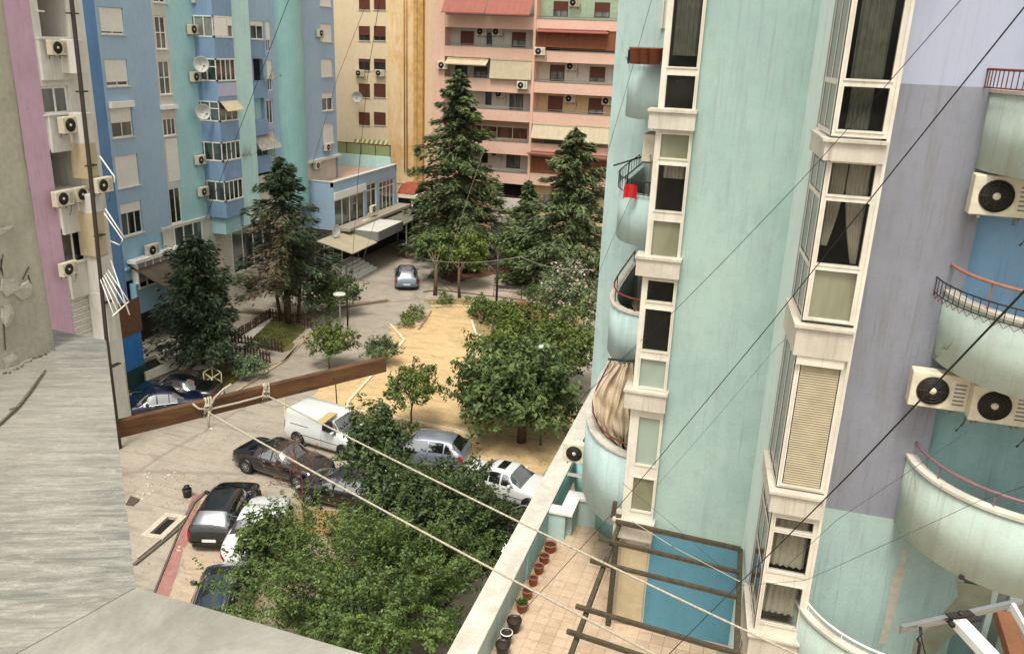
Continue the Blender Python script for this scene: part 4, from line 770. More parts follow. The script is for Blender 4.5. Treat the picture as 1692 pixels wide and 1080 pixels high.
def clear_glass():
    m = NT('clear_window_glass'); m.b.inputs['Base Color'].default_value = lin('0e120f'); m.b.inputs['Roughness'].default_value = .03; m.b.inputs['Alpha'].default_value = .22; return m.m
M_['clear'] = clear_glass()
YA, XA0, XA1, XA2 = 16.8, -2.02, -1.31, .67
zc = onY(1150, 890, YA)[2]; ZT2 = 27.
mb = MB(); wall_panel(mb, 'Y', YA, XA1-.0, XA2, zc, ZT2); mb.build('mint_wall', M_['mintA'], mt_)
mb = MB(); mb.add([(XA2, YA, 5.6), (.81, 15.0, 5.6), (.81, 15.0, ZT2), (XA2, YA, ZT2)], [(0, 1, 2, 3)]); mb.build('pale_edge_strip', M_['mint_edge'], mt_)  # paler paint than the wall: the brighter sky light on this face is in its colour
mb = MB(); wall_panel(mb, 'Y', YA+.003, XA1, XA2, 5.6, zc-.0); mb.build('cyan_wall', M_['cyanwall'], mt_)
mb = MB(); mb.box(XA0+.04, XA2, YA+.3, YA+8, 5.61, ZT2-.1); mb.build('core', M_['room'], mt_)
def pane_grid(parent, X0, X1, Y, panes, z0, z1, fr=.05, dep=.1, cur=None, room=.7, glass='clear', name='window', mfr='frameB'):
    """frame of bars round the list of panes (x0,x1,z0,z1) > panes, curtains"""
    f = MB(); hol = [(a, b, c, d) for a, b, c, d in panes]; wall_panel(f, 'Y', Y, X0, X1, z0, z1, [h+(dep,) for h in hol], dep)
    f.add([(X0, Y, z0), (X0, Y+dep, z0), (X0, Y+dep, z1), (X0, Y, z1)], [(0, 1, 2, 3)]); f.add([(X1, Y, z0), (X1, Y+dep, z0), (X1, Y+dep, z1), (X1, Y, z1)], [(0, 1, 2, 3)])
    for a, b, c, d in hol:      # beads proud of the frame
        t = .028
        for q in ((a-t, a, c-t, d+t), (b, b+t, c-t, d+t), (a, b, d, d+t), (a, b, c-t, c)): f.box(q[0], q[1], Y-.018, Y+.01, q[2], q[3])
    w_ = f.build(name, M_[mfr], parent)
    for i, (a, b, c, d) in enumerate(hol):
        g = MB(); gl = glass[i] if isinstance(glass, (list, tuple)) else glass; g.box(a-.002, b+.002, Y+dep*.5, Y+dep*.5+.008, c-.002, d+.002); g.build('pane', M_[gl], w_)
    if cur:
        for (a, b, c, d, mtl, shape) in cur:
            n = 34; m = MB()
            for i in range(n+1):
                t = i/n
                for j in range(9):
                    s = j/8; zz = d+(c-d)*s
                    if shape == 'L': xx = a+(b-a)*t*(1-.55*s**1.5)
                    elif shape == 'R': xx = b-(b-a)*t*(1-.72*s**1.4)
                    else: xx = a+(b-a)*t
                    m.v.append((xx, Y+dep+.12+.028*math.sin(t*n*.95+math.sin(s*2)), zz))
            for i in range(n):
                for j in range(8): m.f.append([i*9+j, i*9+j+1, (i+1)*9+j+1, (i+1)*9+j]); m.mi.append(0); m.sm.append(True)
            m.build('curtain', M_[mtl], w_)
    return w_
def pr(Y, tl, br): a, b = onY(*tl, Y), onY(*br, Y); return (a[0], b[0], b[2], a[2])
# ---- bay A
YF = YA-.12
def za(px, py): return onY(px, py, YF)[2]
units = [(None, 183, [((1117, 2), (1157, 112)), ((1103, 124), (1149, 181))], ['clear', 'clear'], (1160, -120)),
 (216, 427, [((1091, 221), (1143, 264)), ((1087, 272), (1137, 352)), ((1078, 364), (1126, 427))], ['frosted', 'clear', 'frosted'], None),
 (460, 648, [((1068, 462), (1117, 502)), ((1063, 509), (1110, 584)), ((1056, 591), (1103, 645))], ['clear', 'clear', 'frost_green'], None),
 (680, 862, [((1047, 686), (1087, 772)), ((1040, 786), (1080, 848))], ['frost_green', 'frosted'], None)]
for i, (t, b, ps, gl, ex) in enumerate(units):
    z0 = za(1124-(b-427)*.1, b); z1 = ZT2 if t is None else za(1124-(t-427)*.1, t)
    panes = []
    for tl, br in ps:
        q = pr(YF, tl, br); panes.append((XA0+.12 if i != 3 else XA0+.2, XA1-.06, q[2], q[3]))
    if i == 0: panes[0] = panes[0][:3]+(panes[0][2]+1.9,); panes.append((XA0+.12, XA1-.06, panes[0][3]+.14, ZT2-.1)); gl = gl+['frosted']
    cur = None
    if i == 0: cur = [(XA0+.16, XA1-.1, panes[0][2]+.2, panes[0][3], 'curtain_dark', 'F')]
    if i == 1: cur = [(XA0+.2, XA1-.1, panes[1][2]+.62, panes[1][3], 'curtain', 'F')]
    pane_grid(mt_, XA0, XA1-.0, YF, panes, z0, z1, glass=gl, cur=cur)
    l = MB(); zl1 = z0; zn = za(1150-(b-183)*.1, {183: 216, 427: 460, 648: 680, 862: 893}[b])
    l.box(XA0-.14, XA1+.03, YF-.14, YA+.2, zn, zl1-.05); l.box(XA0-.17, XA1+.05, YF-.18, YA+.2, zl1-.05, zl1+.003)
    for xx in (XA0+.28,): l.box(xx-.006, xx+.006, YF-.143, YF-.139, zn, zl1-.05)
    l.build('stone_ledge', M_['tile'], mt_)
mb = MB(); mb.box(XA0-.02, XA1+.003, YF+.12, YA+.25, 5.6, za(1050, 893)); mb.build('door_recess_wall', M_['tile'], mt_)
mb = MB(); a = (XA0+.12, XA1-.1, 5.63, za(1050, 905)); mb.box(a[0], a[1], YF+.06, YF+.11, a[2], a[3]); mb.box(a[0]-.06, a[0], YF+.04, YF+.13, a[2], a[3]+.06); mb.box(a[1], a[1]+.06, YF+.04, YF+.13, a[2], a[3]+.06); mb.build('beige_door', M_['shutter_beige'], mt_)
# ---- bay B : front face at YB, slightly splayed left side with narrow panes
YBf, XB0, XB1 = 13.5, .95, 1.72
def zb_(px, py): return onY(px, py, YBf)[2]
cB = lambda py: 1480-(py-60)*.16        # pixel column that follows the bay downwards
def uB(t, b, ps, gl, cur=None, nm='window'):
    z0 = zb_(cB(b)-20, b); z1 = ZT2 if t is None else zb_(cB(t)-20, t); panes = []
    for (y0, y1, mar) in ps: panes.append((XB0+.075, XB1-.075-mar, zb_(cB(y1)-20, y1), ZT2-.1 if y0 is None else zb_(cB(y0)-20, y0)))
    w_ = pane_grid(mt_, XB0, XB1, YBf, panes, z0, z1, glass=gl, cur=cur(panes) if cur else None)
    # side face towards the left (-X), splayed
    s = MB(); n = (XB0, YBf, .81, 15.0)
    s.add([(XB0, YBf, z0), (.81, 15.0, z0), (.81, 15.0, z1), (XB0, YBf, z1)], [(0, 1, 2, 3)]); s.build('side_panel', M_['metal_grey'], mt_)
    f = MB()
    P = lambda k, o=.012: (XB0+(.81-XB0)*k-o, YBf+1.5*k, 0)
    for k0, k1 in ((0.02, .09), (.42, .47), (.8, .86)): a, b_ = P(k0), P(k1); f.add([(a[0], a[1], z0), (b_[0], b_[1], z0), (b_[0], b_[1], z1), (a[0], a[1], z1)], [(0, 1, 2, 3)])
    for pz in [p[2] for p in panes]: a, b_ = P(.0, .016), P(.86, .016); f.add([(a[0], a[1], pz-.09), (b_[0], b_[1], pz-.09), (b_[0], b_[1], pz-.01), (a[0], a[1], pz-.01)], [(0, 1, 2, 3)])
    sf = f.build('side_frame', M_['frameB'], mt_)
    g = MB(); a, b_ = P(.1, .006), P(.41, .006); g.add([(a[0], a[1], z0+.06), (b_[0], b_[1], z0+.06), (b_[0], b_[1], z1-.06), (a[0], a[1], z1-.06)], [(0, 1, 2, 3)])
    a, b_ = P(.48, .006), P(.79, .006); g.add([(a[0], a[1], z0+.06), (b_[0], b_[1], z0+.06), (b_[0], b_[1], z1-.06), (a[0], a[1], z1-.06)], [(0, 1, 2, 3)]); g.build('pane', M_['glass_brown'], sf)
    return w_
def ledgeB(t, b):
    z1 = zb_(cB(t)-20, t); z0 = zb_(cB(b)-20, b); l = MB(); l.prism([(XB0-.07, YBf-.12), (XB1+.0, YBf-.12), (XB1, 14.3), (.74, 14.9)], z0, z1-.04); l.prism([(XB0-.11, YBf-.17), (XB1+.02, YBf-.17), (XB1+.02, 14.3), (.72, 14.95)], z1-.04, z1+.004)
    for xx in (XB0+.4,): l.box(xx-.005, xx+.005, YBf-.123, YBf-.119, z0, z1-.04)
    l.build('stone_ledge', M_['tile'], mt_)
uB(None, 228, [(None, 132, 0), (145, 217, 0)], ['clear', 'clear'], lambda p: [(XB0+.16, XB1-.16, p[0][2], p[0][2]+3, 'curtain_dark', 'F'), (XB0+.2, XB1-.25, p[1][2], p[1][3], 'curtain_dark', 'F')]); ledgeB(232, 268)
uB(270, 535, [(272, 325, 0), (335, 440, 0), (450, 530, 0)], ['clear', 'clear', 'frosted'], lambda p: [(XB0+.1, XB0+.33, p[0][2], p[0][3], 'curtain', 'F'), (XB0+.35, XB1-.1, p[0][2], p[0][3], 'curtain', 'F'), (XB0+.1, XB0+.33, p[1][2]+.25, p[0][2]+.1, 'curtain', 'L'), (XB0+.35, XB1-.1, p[1][2], p[0][2]+.1, 'curtain', 'R')]); ledgeB(540, 590)
w_ = uB(592, 812, [(606, 806, 0)], ['glass_dark'])
mb = MB(); za_, zb2 = zb_(1340, 808), zb_(1370, 606); n = 52
for i in range(n): z = za_+(zb2-za_)*i/n; mb.add([(XB0+.09, YBf-.004, z), (XB1-.09, YBf-.004, z), (XB1-.09, YBf-.018, z+(zb2-za_)/n*.5), (XB0+.09, YBf-.018, z+(zb2-za_)/n*.5)], [(0, 1, 2, 3)]); mb.add([(XB0+.09, YBf-.018, z+(zb2-za_)/n*.5), (XB1-.09, YBf-.018, z+(zb2-za_)/n*.5), (XB1-.09, YBf-.004, z+(zb2-za_)/n), (XB0+.09, YBf-.004, z+(zb2-za_)/n)], [(0, 1, 2, 3)])
mb.build('slat_blind', M_['blindslat'], w_)
mb = MB(); mb.box(XB0-.0, XB1-.05, YBf-.09, YBf-.02, zb_(1370, 605), zb_(1370, 580)-.08); mb.build('blind_box', M_['frameB'], mt_)
ledgeB(815, 850)
uB(852, 960, [(862, 880, 0), (886, 950, 0)], ['clear', 'clear'], lambda p: [(XB0+.1, XB1-.1, p[1][2], p[0][3], 'curtain', 'F')])
uB(960, 1260, [(970, 1036, 0), (1150, 1240, 0)], ['clear', 'clear'], lambda p: [(XB0+.1, XB1-.1, p[0][2]+.1, p[0][3], 'curtain', 'F')]); ledgeB(1052, 1110)
mb = MB(); mb.box(XB0+.05, XB1-.02, YBf+.75, YBf+.8, 5.6, ZT2); mb.box(XB1-.03, XB1-.001, YBf+.1, 14.3, 5.6, ZT2); mb.build('room_back', M_['room'], mt_)
mb = MB(); mb.box(XB1-.0, XB1+.05, YBf-.02, 14.2, 5.6, ZT2); mb.build('bay_cheek', M_['frameB'], mt_)
# ---- lilac wall and balcony wall
YL = 14.2; zL1 = onY(1550, 141, YL)[2]; zL2 = onY(1423, 848, YL)[2]; XRc = 3.3; XR = 9.5
mb = MB(); wall_panel(mb, 'Y', YL, XB1+.05, XR, zL1, ZT2); mb.build('lilac_wall', M_['lilac'], mt_)
mb = MB(); wall_panel(mb, 'Y', YL, XB1+.05, XRc, zL2, zL1); mb.build('grey_lilac_wall', M_['lilac_grey'], mt_)
mb = MB(); wall_panel(mb, 'Y', YL, XB1+.05, XRc+1.0, 5.6, zL2); mb.build('pale_mint_wall', M_['palemint'], mt_)
b1, b2_, b3 = 17.0, 14.0, 11.0
mb = MB(); wall_panel(mb, 'Y', YL+.25, XRc, XR, b2_-.2, zL1); mb.add([(XRc, YL, b2_-.2), (XRc, YL+.25, b2_-.2), (XRc, YL+.25, zL1), (XRc, YL, zL1)], [(0, 1, 2, 3)]); mb.build('blue_recess_wall', M_['recess_blue'], mt_)
mb = MB(); wall_panel(mb, 'Y', YL+.25, XRc, XR, b3-.2, b2_-.2); mb.add([(XRc, YL, zL2), (XRc, YL+.25, zL2), (XRc, YL+.25, b2_-.2), (XRc, YL, b2_-.2)], [(0, 1, 2, 3)]); mb.build('teal_recess_wall', M_['recess_teal'], mt_)
mb = MB(); wall_panel(mb, 'Y', YL+.25, XRc+1.0, XR, 5.6, b3-.2); mb.build('lower_recess_wall', M_['recess_teal'], mt_)
# peeled patches on the lower wall (bare render showing through)
def patch_poly(nm, pts, Y, mat, o=.004):
    mb = MB(); P = [onY(*p, Y) for p in pts]; mb.add([(p[0], Y-o, p[2]) for p in P], [tuple(range(len(P)))]); mb.add([(p[0], Y-o+.0015, p[2]) for p in P], [tuple(range(len(P)))]); mb.build(nm, mat, mt_)
m_bare = plain('bare_filler', 'b9b1a0', .9, var=.15, scale=5, bump=.2)
patch_poly('filler_streak', [(1491, 907), (1499, 906), (1497, 935), (1491, 960), (1482, 1000), (1470, 1040), (1466, 1062), (1452, 1062), (1461, 1030), (1467, 990), (1475, 950), (1488, 930)], YL, m_bare)
patch_poly('bare_patch', [(1581, 960), (1640, 970), (1636, 1000), (1600, 1030), (1560, 1060), (1545, 1080), (1500, 1110), (1510, 1060), (1545, 1025), (1560, 1010), (1583, 985)], YL, plain('bare_olive_render', '9b9a84', .9, var=.15, scale=3))
mb = MB(); p = onY(1592, 953, 12.75); mb.box(p[0]-.06, p[0]+.06, p[1]-.03, p[1]+.03, p[2]-.035, p[2]+.035); mb.build('drain_spout', M_['iron'], mt_)
# ---- round balconies
def arc(cx, cy, rx, ry, a0, a1, n=28): return [(cx+rx*math.cos(t), cy+ry*math.sin(t)) for t in np.linspace(a0, a1, n)]
def shell(parent, outer, th, z0, z1, mat, name='balcony', coping=None, floor=True, cop_h=.05, over=.03):
    """curved parapet of thickness th; outer is the plan curve from wall to wall"""
    O = np.array(outer); t = np.gradient(O, axis=0); t = t/np.linalg.norm(t, axis=1)[:, None]; nrm = np.stack([t[:, 1], -t[:, 0]], 1)
    cen = O.mean(0)
    if np.mean(np.sum((O-cen)*nrm, 1)) < 0: nrm = -nrm
    I = O-nrm*th; mb = MB(); n = len(O)
    for a, b, zz0, zz1, o1, o2 in ((O, I, z0, z1, 0, 0),):
        vs = [(p[0], p[1], zz0) for p in a]+[(p[0], p[1], zz1) for p in a]+[(p[0], p[1], zz1) for p in b]+[(p[0], p[1], zz0) for p in b]
        fs = [(k*n+i, k*n+i+1, ((k+1) % 4)*n+i+1, ((k+1) % 4)*n+i) for k in range(4) for i in range(n-1)]; mb.add(vs, fs, False); mb.add(vs, [(0, n, 2*n, 3*n), (n-1, 2*n-1, 3*n-1, 4*n-1)])
    o = mb.build(name, mat, parent)
    for p in o.data.polygons: p.use_smooth = abs(p.normal.z) < .3
    if floor: f = MB(); f.prism([tuple(p) for p in (O-nrm*.01)], z0+.003, z0+.16); f.build('floor', M_['concrete'], o)
    if coping:
        A = O+nrm*over; B = I-nrm*over; c = MB(); vs = [(p[0], p[1], z1) for p in A]+[(p[0], p[1], z1+cop_h) for p in A]+[(p[0], p[1], z1+cop_h) for p in B]+[(p[0], p[1], z1) for p in B]
        c.add(vs, [(k*n+i, k*n+i+1, ((k+1) % 4)*n+i+1, ((k+1) % 4)*n+i) for k in range(4) for i in range(n-1)]); c.build('coping', coping, o)
    return o, O, nrm
def rail(parent, O, nrm, off, z, r, mat, name='handrail', posts=0, zb=None, pr_=.008, z_low=None):
    P = O-nrm*off; m = MB(); m.tube([(p[0], p[1], z) for p in P], r, 7)
    if z_low is not None: m.tube([(p[0], p[1], z_low) for p in P], r*.7, 6)
    if posts:
        idx = np.linspace(0, len(P)-1, posts)
        for i in idx: k = int(i); f_ = i-k; p = P[k]*(1-f_)+P[min(k+1, len(P)-1)]*f_; m.tube([(p[0], p[1], zb), (p[0], p[1], z)], pr_, 4)
    return m.build(name, mat, parent)
CXb, CYb, RR = 4.95, 14.3, 1.9
def rb(cx, z0, z1, cop, nm='balcony', dy=0): return shell(mt_, arc(cx, CYb+dy, RR, RR, math.pi, 2*math.pi, 44), .12, z0, z1, M_['mintR'], nm, cop)
o, O, N = rb(CXb+.05, b1, b1+1.1, M_['coping']); rail(o, O, N, -.1, b1+1.42, .018, M_['rust'], 'handrail', 60, b1+1.17, .008, b1+1.17)
mb = MB(); bx_ = O[30]
mb = MB()
for i in range(20, 33):
    a, b = O[i]+N[i]*.13, O[i+1]+N[i+1]*.13; mb.bar((a[0], a[1], b1+1.38), (b[0], b[1], b1+1.38), .05, .1)
mb.build('planter_board', plain('red_brown_board', '7a2f22', .7, var=.2), o)
o, O, N = rb(CXb, b2_-.03, b2_+1.05, M_['coping']); rail(o, O, N, .02, b2_+1.5, .028, plain('pinkish_painted_rail', '9a6a55', .5), 'handrail', 6, b2_+1.1, .014)
rail(o, O, N, -.16, b2_+1.28, .012, M_['iron'], 'basket_rail', 50, b2_+1.04, .007, b2_+1.04)
mb = MB(); P_ = O+N*.16
for i in range(len(P_)-1):
    a, b = P_[i], P_[i+1]; mb.tube([(a[0], a[1], b2_+1.03), ((a[0]+b[0])/2, (a[1]+b[1])/2, b2_+.95), (b[0], b[1], b2_+1.03)], .006, 4, cap=False)
mb.build('wire_scrolls', M_['rust'], o)
o, O, N = rb(CXb-.05, b3-.1, b3+1.15, M_['coping']); rail(o, O, N, .1, b3+1.42, .028, plain('mauve_painted_rail', '7d5a5f', .5), 'handrail', 7, b3+1.15, .015)
o, O, N = shell(mt_, arc(3.42, CYb-.05, 1.9, 1.9, math.pi, 2*math.pi, 44), .12, 7.7, 9.2, M_['mintR'], 'balcony', M_['coping']); rail(o, O, N, .1, 9.36, .02, M_['frame_white'], 'handrail', 8, 9.2, .01)
# doors behind the lowest balcony
mb = MB(); p0, p1 = onY(1640, 960, YL+.2), onY(1700, 960, YL+.2)
for a, b in ((p0[0], p0[0]+.1), (p0[0]+.3, p0[0]+.42), (p0[0]+.95, p0[0]+1.05)): mb.box(a, b, YL+.1, YL+.24, 8, 10.75)
f_ = mb.build('door_frame', M_['mint_edge'], mt_); mb = MB(); mb.box(p0[0]+.1, p0[0]+.95, YL+.19, YL+.21, 8, 10.75); mb.build('pane', M_['glass_frost'], f_)
# left side : recessed wall with round balconies
YW = 23.7; XWl = -4.16
mb = MB(); wall_panel(mb, 'Y', YW, XWl, -1.5, 5.6, ZT2); mb.build('recessed_mint_wall', M_['mintL'], mt_)
mb = MB(); mb.box(XWl-.001, -1.5, YW+.01, YW+7, 0, ZT2-.05); mb.build('rear_core', M_['mint_pale'], mt_)
mb = MB()
for i, z in enumerate((8.1, 10.95, 13.8, 16.65, 19.5)): mb.box(-2.95, -2.1, YW-.05, YW-.003, z-.45, z+1.75); mb.box(-2.98, -2.93, YW-.1, YW-.003, z-.45, z+1.8)
mb.build('balcony_door', M_['frameB'], mt_)
mb = MB()
for z in (8.1, 10.95, 13.8, 16.65, 19.5): mb.box(-2.85, -2.2, YW-.056, YW-.051, z+.1, z+1.65)
mb.build('door_glass', M_['glass_dark'], mt_)
planL = [(-3.22, YW), (-3.22, 22.5), (-3.22, 21.3), (-3.21, 20.6), (-3.18, 20.1), (-3.1, 19.65), (-2.96, 19.25), (-2.76, 18.98), (-2.5, 18.8), (-2.2, 18.7), (-1.9, 18.66), (-1.6, 18.65)]
planL2 = [(-3.62, YW), (-3.62, 22.0), (-3.6, 20.6), (-3.52, 19.7), (-3.38, 19.05), (-3.15, 18.45), (-2.9, 18.02), (-2.6, 17.7), (-2.3, 17.5), (-2.05, 17.42)]
hb = [(17.05, 18.2), (14.25, 15.42), (11.35, 12.62), (7.7, 9.6)]; rails = []
for i, (z0, z1) in enumerate(hb):
    o, O, N = shell(mt_, planL if i < 3 else planL2, .12 if i < 3 else .2, z0, z1, M_['mintL'], 'balcony', M_['coping'] if i > 1 else None, over=.03); rails.append((o, O, N))
o, O, N = rails[0]; rail(o, O, N, -.04, 18.48, .015, M_['iron'], 'handrail', 26, 18.2, .01, 18.22)
m = MB()
for k in range(34):
    a = O[3]+(O[8]-O[3])*k/34*.55; p = (O[4][0]+(k % 17)*.02-.05, O[4][1]-.02-(k % 17)*.02, 18.24+.2*rnd.random()); m.tube([p, (p[0]+rnd.uniform(-.06, .06), p[1]+.0, p[2]+rnd.uniform(-.08, .08))], .008, 4)
m.build('wrought_iron_scrolls', M_['iron'], o)
o, O, N = rails[1]; rail(o, O, N, -.04, 15.72, .015, M_['iron'], 'handrail', 30, 15.42, .007, 15.43)
m = MB(); m.tube([(-3.3, 19.7, 15.9), (-2.6, 20.0, 16.15)], .02, 5); m.tube([(-2.6, 20, 16.15), (-2.62, 21.0, 16.1)], .015, 5); m.tube([(-2.95, 19.85, 16.02), (-2.95, 19.6, 15.3)], .018, 5); m.tube([(-2.55, 20.1, 16.1), (-2.95, 19.3, 15.7)], .015, 5); m.build('clothes_frame', M_['iron'], o)
rc = MB(); n = 8; P0 = onY(1043, 312, 18.85)
for i in range(n+1):
    for j in range(5): rc.v.append((P0[0]-.15+.3*i/n, 18.72-.03*math.sin(i*1.4), P0[2]+.12-.3*j/4-(.06 if i in (0, n) else 0)))
for i in range(n):
    for j in range(4): rc.f.append([i*5+j, i*5+j+1, (i+1)*5+j+1, (i+1)*5+j]); rc.mi.append(0); rc.sm.append(True)
c_ = rc.build('cloth', M_['redcloth'], origin=(P0[0], 18.72, P0[2])); tag(c_, 'bright red cloth hung over the iron balcony rail', 'cloth')
o, O, N = rails[2]; rail(o, O, N, .06, 12.98, .022, M_['rust'], 'handrail', 5, 12.66, .012)
o, O, N = rails[3]; rail(o, O, N, .14, 9.85, .022, M_['rust'], 'handrail', 5, 9.8, .012)
for k, (px, l) in enumerate(((1052, 'left terracotta trough on the highest left balcony rail'), (1066, 'middle terracotta trough on the highest left balcony rail'), (1082, 'right terracotta trough beside the glazed bay on the highest left balcony rail'))):
    p = onY(px, 95, 18.45); t = MB(); t.lathe([(.0, -.17), (.12, -.17), (.17, .13), (.185, .13), (.185, .17), (.15, .17), (.13, .1), (0, .1)], (p[0], 18.5, 18.38), 14); tr_ = t.build('flower_pot', M_['terracotta'], origin=(p[0], 18.5, 18.2)); tag(tr_, l, 'flower pot', 'terracotta pots on the balcony rail')
# bleached canvas hung over the lowest left balcony
cv = MB(); nu, nv_ = 56, 30
tl_, tr2, bl2, br2 = [np.array(v) for v in (onY(1012, 596, 18.5), onY(1046, 598, 18.4), onY(1003, 690, 18.45), onY(1034, 742, 18.3))]
for i in range(nu+1):
    u = i/nu
    for j in range(nv_+1):
        v = j/nv_; a = onY(np.interp(v, [0, .35, .6, 1], [1008, 984, 989, 1026]), np.interp(v, [0, .35, .6, 1], [596, 652, 692, 743]), 18.5); b = onY(np.interp(v, [0, .5, 1], [1049, 1042, 1036]), np.interp(v, [0, .5, 1], [600, 668, 747]), 18.35); p = a*(1-u)+b*u
        fold = .13*(abs(math.sin(u*7.5+v*2.1+.6*math.sin(v*7)))**.6-.5)*(1-.2*v)+.045*math.sin(u*29+v*11)+.03*math.sin(v*23-u*9)
        cv.v.append((p[0]+.03*math.sin(v*14+u*5), p[1]-.12+fold-.35*math.sin(math.pi*v)*(.5), p[2]+.03*math.sin(u*9)))
for i in range(nu):
    for j in range(nv_): cv.f.append([i*(nv_+1)+j, i*(nv_+1)+j+1, (i+1)*(nv_+1)+j+1, (i+1)*(nv_+1)+j]); cv.mi.append(0); cv.sm.append(True)
org = onY(1025, 660, 18.5); ca = empty('awning', tuple(org), 'crumpled sun bleached canvas awning hanging over the lowest round balcony', 'awning')
cv.build('canvas', M_['canvas'], ca)
mb = MB(); mb.tube([tl_+np.array([-.1, 0, .03]), tr2+np.array([.15, 0, .05])], .03, 6); mb.tube([onY(1022, 640, 18.3), onY(1032, 745, 18.2)], .018, 5); mb.tube([onY(1010, 640, 18.35), onY(1030, 742, 18.2)], .015, 5); mb.build('awning_frame', M_['pipe'], ca)
acp = onY(957, 757, 20.5); place(ACP, tuple(acp), 0, 'white air conditioner with a black fan beside the terrace wall', 'air conditioner', None, USED, .95)
p = onY(1083, 283, 18.3); place(ACP, (-2.25, 19.6, onY(1080, 255, 19)[2]-.2), R(-90), 'air conditioner seen edge on beside the upper glazed bay', 'air conditioner', None, USED, 1.05)
# big right-hand air conditioners
GA = 'air conditioners under the round balconies'
def acR(px, py, Y, l): p = onY(px, py, Y); place(ACP, (p[0], p[1]+.34, p[2]-.3), 0, l, 'air conditioner', GA, USED, 1.02)
acR(1660, 325, 13.75, 'large cream air conditioner on the blue wall under the highest round balcony'); acR(1553, 647, 13.7, 'left cream air conditioner of the pair under the middle round balcony'); acR(1656, 672, 13.5, 'right cream air conditioner of the pair under the middle round balcony')
# ================================================================ podium and roof terrace
def tiles():
    m = NT('beige_terrace_tiles'); v = m.coord((1, 1, 1), (0, 0, R(2))); br = m.t.nodes.new('ShaderNodeTexBrick'); m.l(v, br.inputs['Vector']); br.offset = 0; br.inputs['Scale'].default_value = 1
    br.inputs['Brick Width'].default_value = .3; br.inputs['Row Height'].default_value = .3; br.inputs['Mortar Size'].default_value = .011; br.inputs['Color1'].default_value = lin('bda48a'); br.inputs['Color2'].default_value = lin('a88f75'); br.inputs['Mortar'].default_value = lin('947a62'); br.inputs['Bias'].default_value = -.1
    n = m.noise(v, .8, 6, .6); c = m.mix(m.ramp(n, .35, .7, (0, 0, 0, 1), (.75,)*3+(1,)), br.outputs[0], lin('cbb49a')); n2 = m.noise(v, 5, 5, .7); c = m.mix(m.ramp(n2, .52, .72, (0, 0, 0, 1), (.5,)*3+(1,)), c, lin('8a735b'))
    m.l(c, m.b.inputs['Base Color']); m.b.inputs['Roughness'].default_value = .8; m.bump(br.outputs['Fac'], -.3, .005); return m.m
TZ = 5.6
pd = empty('podium_building', (2, 18, 0), 'low podium with a tiled roof terrace below the mint tower', 'building')
mb = MB(); mb.box(-4.86, 12, 4, 31, 0, TZ-.03); mb.build('podium', M_['concrete'], pd)
mb = MB(); mb.box(-4.42, 12, 4, 31, TZ-.03, TZ); mb.build('terrace_floor', tiles(), pd)
pw = empty('parapet_wall', (-4.65, 18, TZ), 'long pale parapet wall with a worn white coping along the terrace edge', 'wall')
mb = MB(); mb.box(-4.87, -4.42, 4, 31, TZ, 6.45); mb.build('parapet', M_['mintL'], pw)
mb = MB(); mb.box(-4.95, -4.36, 4, 31, 6.45, 6.53)
mb.build('coping', M_['coping'], pw, bevel=.015)
mb = MB(); mb.box(-4.419, -4.36, 17.6, 23, TZ+.001, 6.38); mb.build('teal_panel', M_['teal'], pw)
lw = empty('low_wall', (-3.9, 20.3, TZ), 'low stepped wall with a white coping at the far end of the terrace', 'wall'); zt = 6.4
segs = [(-4.42, -3.9, 19.72, 19.98), (-4.02, -3.76, 19.98, 20.9), (-4.02+.26, -2.6, 20.64, 20.9)]
mb = MB()
for s_ in segs: mb.box(*s_, TZ, zt)
mb.build('wall', M_['mintL'], lw)
mb = MB(); mb.prism([(-4.36, 19.66), (-3.7, 19.66), (-3.7, 20.58), (-2.6, 20.58), (-2.6, 20.96), (-4.08, 20.96), (-4.08, 20.04), (-4.36, 20.04)], zt, zt+.07); mb.build('coping', M_['frame_white'], lw)
cw_ = empty('curved_wall', (-3.3, 21, TZ), 'curved teal planter wall with a white rim under the lowest round balcony', 'wall')
P_ = [(-4.3, 22.8), (-4.0, 21.8), (-3.6, 21.1), (-3.1, 20.5), (-2.6, 20.1), (-2.2, 19.9)]
o, O, N = shell(cw_, P_, .14, TZ, 7.1, M_['teal'], 'wall', M_['frame_white'], floor=False)
mb = MB(); mb.box(-4.1, -3.4, 20.6, 20.66, 7.12, 7.2); mb.build('ac_ledge', M_['frame_white'], cw_)
